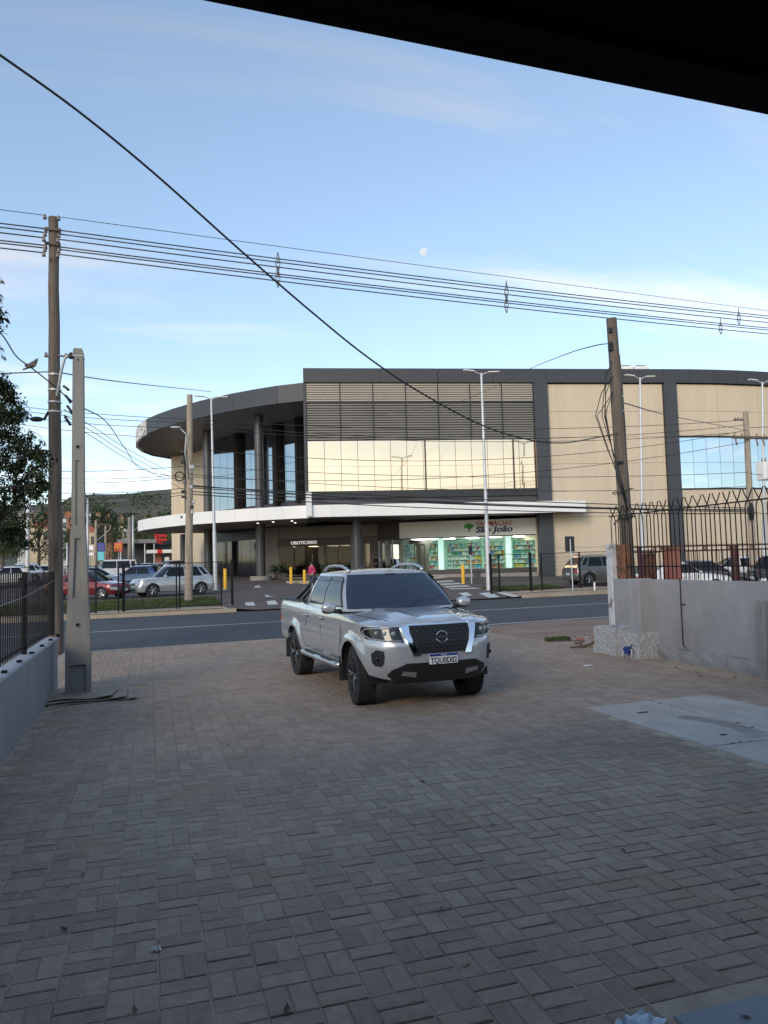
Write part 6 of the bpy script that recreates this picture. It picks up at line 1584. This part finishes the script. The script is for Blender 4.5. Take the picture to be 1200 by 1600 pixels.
# traffic sign seen from the back
q = ground_at(895, 918); t_ = at_y(891, 850, q.y); root = empty('traffic_sign', q, label='rectangular traffic sign seen from behind, before the beige wall', cat='sign')
MB().tube([(0, 0, -.1), (t_.x - q.x, 0, t_.z - q.z + .25)], .032, 8).build('post', 'light_pole', root)
MB().box((t_.x - q.x, .05, t_.z - q.z), (.56, .02, .80)).build('sign_plate', 'frame_dark', root, bevel=.02)
q = ground_at(929, 917); tag(MB().tube([(0, 0, -.05), (0, 0, .42)], .05, 8).build('marker_post', 'white_paint', loc=q), 'short white marker post on the right far pavement', 'post')
# people
pm('skin', (.36, .20, .13), .6, var=.06); pm('hair', (.02, .014, .01), .6, var=.2); pm('pink_cloth', (.42, .02, .10), .85, var=.15, scale=8); pm('dark_cloth', (.012, .012, .016), .9, var=.2); pm('jeans', (.05, .065, .10), .9, var=.2)
def person(loc, rz, label, top, legs, H=1.66):
    k = H / 1.66; root = empty('person', loc, rz, label, 'person'); root.scale = (k, k, k)
    V = [(0, 0, .92), (0, 0, 1.12), (0, 0, 1.34), (0, .0, 1.44), (0, .01, 1.55)]; E = [(0, 1), (1, 2), (2, 3), (3, 4)]; R_ = [(.15, .105), (.135, .10), (.165, .105), .05, .09]
    V += [(.09, 0, .86), (.095, .03, .48), (.10, -.02, .08), (.10, .12, .04)]; E += [(0, 5), (5, 6), (6, 7), (7, 8)]; R_ += [.085, .06, .042, .04]
    V += [(-.09, 0, .86), (-.10, -.03, .48), (-.11, -.14, .08), (-.11, -.0, .04)]; E += [(0, 9), (9, 10), (10, 11), (11, 12)]; R_ += [.085, .06, .042, .04]
    V += [(.17, 0, 1.36), (.235, -.03, 1.10), (.22, .14, .92), (.215, .20, .88)]; E += [(2, 13), (13, 14), (14, 15), (15, 16)]; R_ += [.055, .045, .034, .032]
    V += [(-.17, 0, 1.36), (-.24, -.04, 1.10), (-.22, .12, .93), (-.215, .18, .89)]; E += [(2, 17), (17, 18), (18, 19), (19, 20)]; R_ += [.055, .045, .034, .032]
    skin_mesh('body', V, E, R_, 'skin', root, sub=2)
    skin_mesh('jacket', V[:3] + [(0, 0, 1.43), V[13], V[14], (.222, .12, .945), V[17], V[18], (-.222, .10, .955)], [(0, 1), (1, 2), (2, 3), (2, 4), (4, 5), (5, 6), (2, 7), (7, 8), (8, 9)], [(.18, .13), (.165, .125), (.185, .125), .075, .075, .062, .05, .075, .062, .05], top, root)
    skin_mesh('trousers', [(0, 0, .93), V[5], V[6], V[7], V[9], V[10], V[11]], [(0, 1), (1, 2), (2, 3), (0, 4), (4, 5), (5, 6)], [(.165, .12), .10, .075, .058, .10, .075, .058], legs, root)
    mb = MB(); mb.ball((0, -.015, 1.60), (.093, .105, .10), 14, 9); mb.v = [(x, y - .02 if z > 1.55 else y - .03, z) for x, y, z in mb.v]; mb.build('hair', 'hair', root, True)
    mb = MB(); mb.ball((0, .10, 1.565), (.012, .02, .018), 6, 4); mb.build('nose', 'skin', root, True)
    for s in (-1, 1): MB().ball((s * .03, .088, 1.59), (.011, .008, .007), 6, 4).build('eye', 'dark_cloth', root, True)
    return root
q = at_depth(487, 900, 42.5); pk_ = person((q.x, q.y, gz(q.y) + .02), RAD(120), 'person in a pink jacket walking at the mall entrance', 'pink_cloth', 'jeans', 1.64)
pg = wp[3] + Vector((-.4, -1.6, 0)); q = at_depth(588, 885, 62.0); person((q.x, q.y, ZF - .2), RAD(200), 'person in dark clothes standing by the shop passage', 'dark_cloth', 'dark_cloth', 1.7)
# planters with leafy plants at the shops
pm('plant_leaf', (.035, .075, .022), .6, var=.4, scale=9)
def leaf(mb, p, d, L_, W_, up=Vector((0, 0, 1))):
    d = d.normalized(); s = d.cross(up)
    if s.length < 1e-3: s = Vector((1, 0, 0))
    s.normalize(); n_ = s.cross(d)
    mb.add([p, p + d * L_ * .45 + s * W_ * .5 + n_ * W_ * .18, p + d * L_, p + d * L_ * .45 - s * W_ * .5 + n_ * W_ * .18, p + d * L_ * .5], [(0, 1, 4), (1, 2, 4), (2, 3, 4), (3, 0, 4)])
def rdir(r, zb=0.0):
    while True:
        v = Vector((r.uniform(-1, 1), r.uniform(-1, 1), r.uniform(-1, 1) + zb))
        if .05 < v.length < 1.3: return v.normalized()
def shrub(px, py, depth, h, label, seed):
    q = at_depth(px, py, depth); q = Vector((q.x, q.y, ZF - .2)); r = random.Random(seed)
    root = empty('potted_plant', q, label=label, cat='plant', group='potted plants before the shops')
    MB().lathe([(0, 0), (.28, 0), (.34, .4), (.30, .4), (.28, .34), (0, .34)], 14).build('pot', 'shop_beige', root, True, 40)
    mb = MB()
    for _ in range(420):
        d = rdir(r, .9); p = Vector((0, 0, .35)) + d * r.uniform(.1, h * .7); leaf(mb, p, (d + rdir(r) * .6), r.uniform(.12, .25), r.uniform(.05, .09))
    mb.build('foliage', 'plant_leaf', root)
    mb = MB(); 
    for k in range(5): d = rdir(r, 1.5); mb.tube([(0, 0, .3), tuple(Vector((0, 0, .35)) + d * h * .5)], [.02, .008], 5)
    mb.build('stem', 'stick', root)
shrub(428, 890, 63.2, 1.2, 'leafy plant beside the round column', 1); shrub(443, 890, 63.6, 1.3, 'leafy plant left of the beauty shop door', 2); shrub(512, 890, 63.6, 1.1, 'leafy plant right of the beauty shop door', 3); shrub(612, 886, 61.0, .9, 'leafy plant at the pharmacy corner', 4)

# neighbour's brown railing behind the right wall
nr = empty('iron_railing', (11.6, 17.2, -.1), label='dark red iron railing behind the spiked fence', cat='railing')
def nloc(px, py): return at_y(px, py, 17.2) - Vector((11.6, 17.2, -.1))
x1 = nloc(1330, 850).x; x0 = nloc(962, 850).x; zt = nloc(1080, 853).z
for z in (zt, zt - .13, .55): MB().box(((x0 + x1) / 2, 0, z), (x1 - x0, .04, .045)).build('rail', 'brown_metal', nr)
n = int((x1 - x0) / .13); bar = MB().box((0, 0, .95), (.012, .012, zt - .2)).mesh('bar', 'brown_metal')
for i in range(n): inst(bar, 'bar', nr, (lerp(x0, x1, i / n), 0, .1))
for px in (1144, 1151, 1000): MB().box((nloc(px, 870).x, -.01, zt / 2), (.075, .075, zt)).build('post', 'brown_metal', nr)
k = 0
for i in range(10): MB().lathe([(.03, -.01), (.055, -.01), (.055, .01), (.03, .01)], 12, Matrix.Translation((lerp(x0, x1, (i + .5) / 10), 0, zt - .065)) @ Euler((pi / 2, 0, 0)).to_matrix().to_4x4(), True).build('ring', 'brown_metal', nr)
pm('salmon', (.25, .095, .07), .85, var=.15, scale=3)
gp = empty('gate_pillar', (nloc(1044, 870).x + 11.6, 17.05, -.1), label='salmon red masonry pillar behind the spiked fence', cat='pillar')
MB().box((0, 0, 1.02), (.32, .32, 2.04)).build('shaft', 'salmon', gp, bevel=.01); MB().box((0, 0, 2.08), (.40, .40, .08)).build('cap', 'rust_brick', gp, bevel=.01)
gp = empty('gate_pillar', (nloc(1024, 870).x + 11.6, 17.5, -.1), label='brown pillar left of the salmon pillar', cat='pillar')
MB().box((0, 0, .98), (.26, .26, 1.96)).build('shaft', 'rust_brick', gp, bevel=.01); MB().box((0, 0, 2.0), (.32, .32, .06)).build('cap', 'rust_brick', gp)
mb_ = empty('letter_box', (nloc(1010, 890).x + 11.6, 16.9, -.1), label='low salmon meter box with flat cap behind the spiked fence', cat='box')
MB().box((0, 0, .55), (.72, .4, 1.1)).build('box_body', 'salmon', mb_); MB().box((0, 0, 1.14), (.95, .55, .08)).build('cap', 'rust_brick', mb_, bevel=.01); MB().box((.0, -.205, .85), (.30, .012, .35)).build('door', 'white_wash', mb_)

# ================================================================== NEAR TREE AT THE LEFT
pm('leaf_dark', (.030, .050, .018), .55, var=.55, scale=2.5, spec=.4, world_co=True); pm('leaf_mid', (.055, .085, .022), .6, var=.5, scale=.25, world_co=True); pm('leaf_olive', (.085, .095, .03), .6, var=.5, scale=.2, world_co=True); pm('bark', (.07, .052, .038), .95, var=.3, scale=6, bump=.6, bscale=14, stretch=(3, 3, .5))
def tree_near():
    base = Vector((-4.6, 14.3, -.05)); r = random.Random(21)
    root = empty('broadleaf_tree', base, label='dark evergreen tree overhanging the picket fence at the left edge', cat='tree')
    tr_ = MB(); tr_.tube([(0, 0, -.2), (.05, 0, 1.2), (-.05, .05, 2.4), (0, .1, 3.6), (.1, .1, 5.2)], [.20, .16, .14, .10, .04], 10)
    lf = MB(); tips = []
    cl = []
    for px, py, dd, rr_ in ((20, 690, 14.6, .55), (45, 725, 14.6, .45), (10, 640, 14.8, .42), (-10, 740, 14.4, .7), (38, 765, 14.5, .42), (18, 800, 14.5, .5), (-20, 820, 14.8, .6), (25, 840, 14.7, .35), (-20, 600, 15, .45), (-60, 700, 14.8, .9), (-60, 560, 15.2, .6), (8, 610, 14.8, .25), (-60, 820, 14.8, .7), (62, 712, 14.4, .16), (66, 755, 14.4, .12), (20, 655, 14.4, .3), (-14, 500, 14.8, .3), (-16, 470, 14.8, .22), (-30, 430, 15, .3), (-90, 620, 15, .8)):
        cl.append((at_depth(px, py, dd) - base, rr_))
    for c, R_ in cl:
        z0 = min(max(c.z - 1.0, .8), 4.5); s = Vector((0, .05, z0)); mid = s.lerp(c, .5) + Vector((0, 0, .25)); tr_.tube([s, mid, c], [.05, .03, .012], 6)
        nb = int(26 * R_ / .45) + 6
        for k in range(nb):
            d = rdir(r, .15); e = c + Vector((d.x * R_, d.y * R_, d.z * R_ * .85)) * r.uniform(.55, 1.12)
            e2 = c + (e - c) * r.uniform(.1, .3)
            tr_.tube([e2, e2.lerp(e, .6) + Vector((0, 0, .03)), e], [.008, .006, .003], 4, False)
            for m_ in range(r.randint(20, 34)):
                u = r.uniform(.3, 1.05); p = e2.lerp(e, u) + Vector((r.gauss(0, .035), r.gauss(0, .035), r.gauss(0, .035)))
                leaf(lf, p, (e - c).normalized() * .5 + rdir(r) + Vector((0, 0, -.45)), r.uniform(.07, .13), r.uniform(.032, .055))
    # wispy hanging twigs
    for px, py in ((70, 690), (74, 720), (70, 745), (60, 775), (5, 545), (3, 470), (6, 440), (10, 560), (75, 730)):
        e = at_depth(px, py, 14.3) - base; s = e + Vector((-.28, .05, .22)); tr_.tube([s, s.lerp(e, .5) + Vector((.02, 0, .04)), e], [.008, .005, .003], 4, False)
        for m_ in range(16):
            p = s.lerp(e, r.uniform(.1, 1.05)); leaf(lf, p, Vector((r.uniform(-.4, .6), r.uniform(-.4, .4), -.8)), r.uniform(.07, .12), r.uniform(.025, .04))
    tr_.build('trunk', 'bark', root, True); o = lf.build('crown', 'leaf_dark', root)
tree_near()

# ================================================================== BACKGROUND LEFT: HILL, HOUSES, TREES, SIGNS
pm('hill_grass', (.105, .085, .05), .95, var=.35, scale=.012, world_co=True, second=(.045, .05, .022), sthr=(.48, .6), sscale=.02)
mb = MB(); P = []; r = random.Random(3)
ridge_px = [(-260, 800), (-120, 795), (0, 790), (60, 788), (95, 787), (110, 776), (150, 772), (200, 771), (268, 765), (330, 752), (420, 742), (560, 740), (760, 770), (1000, 800)]
for i in range(90):
    px = lerp(-260, 1000, i / 89); row = []
    for j in range(22):
        u = j / 21; d = lerp(330, 1150, u); top = interp([(a, b) for a, b in ridge_px], px) 
        hz = 896 - .0269 * px; frac = u ** .9
        py = lerp(hz - 12, top, sstep(0, 1, frac) * .55 + frac * .45)
        q = at_depth(px, py, d); q.z += (sin(px * .05 + j) * .6 + r.uniform(-.5, .5)) * (1.2 if 0 < j < 21 else .6)
        row.append(q)
    row.append(at_depth(px, hz + 30, 1300)); row[-1].z = -5
    P.append(row)
    P[-1].insert(0, Vector((P[-1][0].x, P[-1][0].y - 30, -2)))
mb.grid(P, True); tag(mb.build('hill', 'hill_grass', smooth=True), 'brown green hillside behind the houses', kind='structure')
def hill_z(px, d):
    u = (d - 330) / (1150 - 330); top = interp(ridge_px, px); hz = 896 - .0269 * px; fr = max(0, u) ** .9
    return at_depth(px, lerp(hz - 12, top, sstep(0, 1, fr) * .55 + fr * .45), d)
# tree prototypes for the middle distance
def make_tree(seed, H, Rc, mat, name='broadleaf_tree', n=1500, ls=.5, columnar=False):
    r = random.Random(seed); root = empty(name, (0, 0, -100))
    t = MB(); t.tube([(0, 0, -.3), (.1, 0, H * .3), (0, .1, H * .6), (.05, 0, H * .9)], [H * .03, H * .025, H * .018, .03], 7)
    cl = []
    for k in range(14):
        z = r.uniform(.30, .95) * H; a = r.uniform(0, 6.28); rad = Rc * (1 - abs(z / H - .55) * 1.1) * r.uniform(.35, .9)
        c = Vector((cos(a) * rad, sin(a) * rad, z)); cl.append((c, Rc * r.uniform(.28, .5))); t.tube([(0, 0, z * .6), c], [H * .012, .02], 5)
    t.build('trunk', 'bark', root); lf = MB()
    for k in range(n):
        c, R_ = r.choice(cl); d = rdir(r, .2); p = c + d * R_ * r.uniform(.5, 1.1); p.z -= .1 * R_; leaf(lf, p, rdir(r) + Vector((0, 0, -.2)), ls * r.uniform(.6, 1.3), ls * r.uniform(.4, .7))
    lf.build('crown', mat, root); return root
protos = [make_tree(1, 9, 4.2, 'leaf_mid'), make_tree(2, 11, 4.0, 'leaf_dark'), make_tree(3, 7.5, 4.0, 'leaf_olive')]
spots = [(205, 130, 0, 1.0, 'rounded green tree left of the white canopy tip'), (222, 150, 2, 1.1, 'olive tree behind the grey shed roof'), (130, 170, 1, 1.1, 'dark tree between the two left poles'), (108, 150, 0, .9, 'green tree seen between pole and fence'), (60, 120, 1, .9, 'dark tree low behind the wooden pole'), (88, 190, 2, 1.1, 'olive tree beside the orange roof house'), (160, 230, 1, 1.4, 'dark tall tree above the street signs'), (178, 260, 1, 1.5, 'dark tall tree below the red gable house'), (243, 240, 0, 1.2, 'green tree above the kiosk roof'), (262, 280, 2, 1.3, 'olive tree at the foot of the hill'),
         (115, 330, 1, 2.1, 'dark tree cluster on the left hill shoulder'), (140, 360, 1, 2.0, 'dark tree right of the hill shoulder'), (155, 400, 1, 2.4, 'dark tree on the hill crest side'), (172, 420, 1, 2.2, 'dark tree halfway up the hill'), (30, 300, 0, 1.8, 'green tree behind the white houses at left'), (75, 330, 1, 1.8, 'dark tree on the skyline left of the poles'), (5, 180, 0, 1.3, 'green tree at the far left edge'), (48, 240, 2, 1.4, 'olive tree above the white round gabled house'), (205, 480, 1, 2.2, 'dark tree on the brown hill face'), (225, 520, 0, 2.0, 'green bush patch on the brown hill face')]
for k, (px, d, kind, s, lab) in enumerate(spots):
    q = hill_z(px, d) if d > 335 else at_depth(px, 880, d); 
    if d <= 335: q.z = gz(q.y) - .1
    src = protos[kind]; o = copy_tree(src); o.location = q; o.rotation_euler = (0, 0, k * 1.7); o.scale = (s, s, s); tag(o, lab, 'tree', 'trees in the left background')
for p_ in protos:
    for c in list(p_.children): bpy.data.objects.remove(c)
    bpy.data.objects.remove(p_)
# far wood on the hill: one mass
mb = MB(); r = random.Random(77)
for _ in range(900):
    px = r.uniform(60, 275); d = r.uniform(380, 1100)
    dens = .5 + .5 * sin(px * .07 + d * .011) + (0.5 if px < 175 else 0)
    if r.random() > dens * .75: continue
    q = hill_z(px, d); s = r.uniform(2.2, 4.5)
    for _k in range(7): d_ = rdir(r, .5); leaf(mb, q + Vector((d_.x * s, d_.y * s, abs(d_.z) * s * 1.2)), rdir(r), s * 1.1, s * .8)
tag(mb.build('far_wood', 'leaf_mid'), 'dark scattered wood covering the far hillside', 'wood', kind='stuff')
# houses
for n_, c in (('wall_white', (.60, .58, .54)), ('wall_cream', (.52, .42, .28)), ('wall_brick', (.30, .13, .08)), ('roof_tile', (.33, .11, .05)), ('roof_grey', (.22, .21, .20))): pm(n_, c, .85, var=.12, scale=.6)
def house(px, wpx, ytop, yeave, d, wall, roof, label, rz=0.0, gable=True):
    q = hill_z(px, d) if d > 335 else at_depth(px, 880, d)
    if d <= 335: q.z = gz(q.y)
    hz_ = 896 - .0269 * px; h = CH + (hz_ - yeave) / FPX * d - q.z; rh = (yeave - ytop) / FPX * d; w = wpx * d / FPX; dp = w * .8
    root = empty('house', q, rz, label, 'house', 'houses below the hill')
    MB().box((0, 0, h / 2 - 1), (w, dp, h + 2)).build('wall', wall, root)
    mb = MB(); e = w * .06
    if gable: mb.extr([(-w / 2 - e, -dp / 2 - e, h), (w / 2 + e, -dp / 2 - e, h), (0, -dp / 2 - e, h + rh)], (0, dp + 2 * e, 0))
    else: mb.add([(-w / 2 - e, -dp / 2 - e, h), (w / 2 + e, -dp / 2 - e, h), (w / 2 + e, dp / 2 + e, h), (-w / 2 - e, dp / 2 + e, h), (-w * .22, 0, h + rh), (w * .22, 0, h + rh)], [(0, 1, 5, 4), (1, 2, 5), (2, 3, 4, 5), (3, 0, 4), (3, 2, 1, 0)])
    mb.build('roof', roof, root)
    n = 2; ww = w * .13
    for k in range(n):
        x = lerp(-w / 2, w / 2, (k + .5) / n)
        f = MB().box((x, -dp / 2 - .03, h - 1.6), (ww + .2, .08, 1.5)).build('window', 'frame_dark', root); MB().box((x, -dp / 2 - .075, h - 1.6), (ww, .02, 1.3)).build('pane', 'dark_glass', f)
    return root
house(63, 27, 815, 825, 170, 'wall_cream', 'roof_tile', 'house with wide orange tiled roof between tree and wooden pole', .1, False)
house(57, 18, 801, 807, 230, 'wall_cream', 'wall_cream', 'pale cream gabled house above the orange roof', 0)
house(40, 22, 795, 800, 260, 'wall_white', 'roof_grey', 'white house block partly behind the tree', .2)
house(72, 9, 799, 803, 300, 'wall_brick', 'roof_tile', 'small red roofed house left of the wooden pole', .2)
house(101, 5, 808, 811, 190, 'wall_white', 'roof_grey', 'white house in the gap between the two near poles', -.1)
house(107, 10, 799, 804, 260, 'wall_brick', 'roof_tile', 'brick house high in the gap between the two near poles', -.1, False)
house(140, 17, 822, 832, 150, 'wall_cream', 'roof_tile', 'low cream house with brown tiled roof right of the concrete pole', .05, False)
house(136, 11, 799, 803, 300, 'wall_white', 'roof_grey', 'white house on the slope right of the concrete pole', .1)
house(170, 10, 802, 811, 330, 'wall_brick', 'roof_tile', 'orange brick house with steep red gable below the hill', 0)
house(189, 7, 804, 808, 400, 'wall_cream', 'roof_tile', 'small cream gabled house beside the orange brick one', 0)
house(154, 7, 800, 803, 360, 'wall_cream', 'roof_tile', 'small tan house at the wood edge', .2)
house(200, 16, 822, 826, 190, 'wall_white', 'roof_grey', 'pale house glimpsed behind the grey shed', 0, False)
# grey shed / filling station roof and kiosk with white band, black tent
q = at_depth(215, 880, 95); z0 = gz(q.y); sh = empty('open_shed', (q.x, q.y, z0), label='open shed with flat grey roof on slim posts left of the mall', cat='shed')
hz = lambda px: 896 - .0269 * px
Zp = lambda px, py, d: CH + (hz(px) - py) / FPX * d
zt_ = Zp(215, 847, 95) - z0
MB().box((0, 0, zt_), (4.6, 5, .5)).build('roof', 'roof_grey', sh, bevel=.05); MB().box((1, 2.3, zt_ / 2), (6, .3, zt_ - .3)).build('wall', 'dark_clad', sh)
for x in (-1.9, -.4, .9, 2.0): MB().tube([(x, -2.2, 0), (x, -2.2, zt_ - .25)], .07, 8).build('post', 'light_pole', sh)
q = at_depth(262, 880, 88); z0 = gz(q.y); ki = empty('drive_kiosk', (q.x, q.y, z0), label='low dark kiosk with white roof band and red square', cat='building')
za, zb_ = Zp(262, 864, 88) - z0, Zp(262, 859.5, 88) - z0
MB().box((0, 0, (za + zb_) / 2), (4.7, 3, zb_ - za + .05)).build('roof_band', 'white_paint', ki); MB().box((-.9, -1.52, (za + zb_) / 2), (.55, .03, zb_ - za + .12)).build('red_square', 'red_paint', ki)
MB().box((.9, .3, za / 2), (2.6, 2.2, za)).build('wall', 'frame_dark', ki); MB().box((-1.05, .2, za / 2), (.8, .8, za)).build('orange_panel', 'wall_brick', ki); MB().box((-.1, -.9, za * .55), (.5, .05, za * .5)).build('menu_window', 'white_paint', ki)
q = at_depth(275, 880, 92); z0 = gz(q.y); te = empty('black_tent', (q.x, q.y, z0), label='black pitched tent roof beside the mall end', cat='tent')
zr_, ze_ = Zp(282, 838, 92) - z0, Zp(262, 853, 92) - z0
MB().add([(-2.3, -2, ze_), (2.6, -2, ze_), (2.6, 2, ze_), (-2.3, 2, ze_), (.6, -1, zr_), (2.0, -1, zr_), (2.0, 1, zr_), (.6, 1, zr_)], [(0, 1, 5, 4), (1, 2, 6, 5), (2, 3, 7, 6), (3, 0, 4, 7), (4, 5, 6, 7), (3, 2, 1, 0)]).build('tent_roof', 'dark_cloth', te)
for x, y in ((-2.2, -1.9), (2.5, -1.9), (2.5, 1.9), (-2.2, 1.9)): MB().tube([(x, y, 0), (x, y, ze_)], .05, 6).build('post', 'black_metal', te)
# signs and far poles
def far_pole(px, ytop, d, r_, label, mat='pale_pole', arm=False):
    q = at_depth(px, 880, d); z0 = gz(q.y); H = Zp(px, ytop, d) - z0; root = empty('far_pole', (q.x, q.y, z0), label=label, cat='pole', group='poles in the left background')
    MB().tube([(0, 0, -.1), (0, 0, H)], [r_, r_ * .7], 8).build('shaft', mat, root, True)
    if arm: MB().box((0, 0, H - .4), (2.4, .12, .12)).build('crossarm', 'wood_pole', root); MB().tube([(0, 0, H - 2), (1.2, 0, H - .9), (1.3, 0, H - .5)], .04, 5).build('brace', 'galv', root)
    return root
far_pole(137, 778, 62, .12, 'slim tall pale pole just right of the concrete pole', 'light_pole'); far_pole(150, 813, 70, .16, 'pale pole with crossarm near the blue sign', arm=True); far_pole(165, 822, 80, .14, 'pale pole between the blue and the red sign'); far_pole(203, 808, 85, .28, 'thick pale concrete pole before the grey shed', 'concrete'); far_pole(208, 805, 92, .14, 'slim pole with two lamps beside the thick one', 'light_pole', True); far_pole(43, 780, 60, .16, 'white pole behind the tree foliage', 'white_paint'); far_pole(105, 848, 66, .10, 'thin pale pole between the two near poles', 'light_pole')
pm('sign_blue', (.02, .04, .22), .5, var=.1); pm('sign_cyan', (.10, .50, .55), .5, var=.1); pm('sign_red', (.62, .07, .03), .5, var=.05); pm('arch_yellow', (.75, .45, .03), .5, var=.03)
def far_sign(px, py, w, h, d, mat, label, post=True, board='sign_board'):
    q = at_depth(px, py, d); z0 = gz(q.y); root = empty('street_sign', (q.x, q.y, z0), YAW * -1, label, 'sign'); zc_ = Zp(px, py, d) - z0
    MB().box((0, 0, zc_), (w, .15, h)).build(board, mat, root, bevel=.03)
    if post: MB().tube([(0, .12, 0), (0, .12, zc_)], .07, 8).build('post', 'galv', root)
    return root, zc_
far_sign(157, 855, .95, .85, 76, 'sign_blue', 'dark blue square sign board near the far poles'); far_sign(157, 869, .75, .85, 74, 'sign_cyan', 'pale cyan sign board below the dark blue one'); far_sign(140, 856, .8, .45, 70, 'white_paint', 'oval white sign at the slim tall pole'); far_sign(140, 866, .85, .28, 70, 'white_paint', 'narrow white sign below the oval one')
s_, zc_ = far_sign(185, 855, .85, .95, 78, 'sign_red', 'red square sign board with yellow arches')
for sx_ in (-1, 1):
    MB().tube([(sx_ * .17 + .14 * cos(a), -.09, zc_ - .28 + .55 * sin(a) if True else 0) for a in [lerp(0, pi, i / 10) for i in range(11)]], .04, 6).build('arch', 'arch_yellow', s_, True)
q = at_depth(244, 880, 100); z0 = gz(q.y); rt = empty('sign_tower', (q.x, q.y, z0), label='red lattice sign tower under the white canopy tip', cat='sign')
H = Zp(244, 827, 100) - z0
MB().box((0, 0, H / 2), (.35, .35, H)).build('mast', 'red_paint', rt)
for k in range(4): MB().box((.75, 0, H - .3 - k * .55), (1.3, .2, .35)).build('sign_panel', 'red_paint', rt, bevel=.03)
MB().box((.45, 0, H - 1.0), (.12, .12, 2.2)).build('mast', 'red_paint', rt)
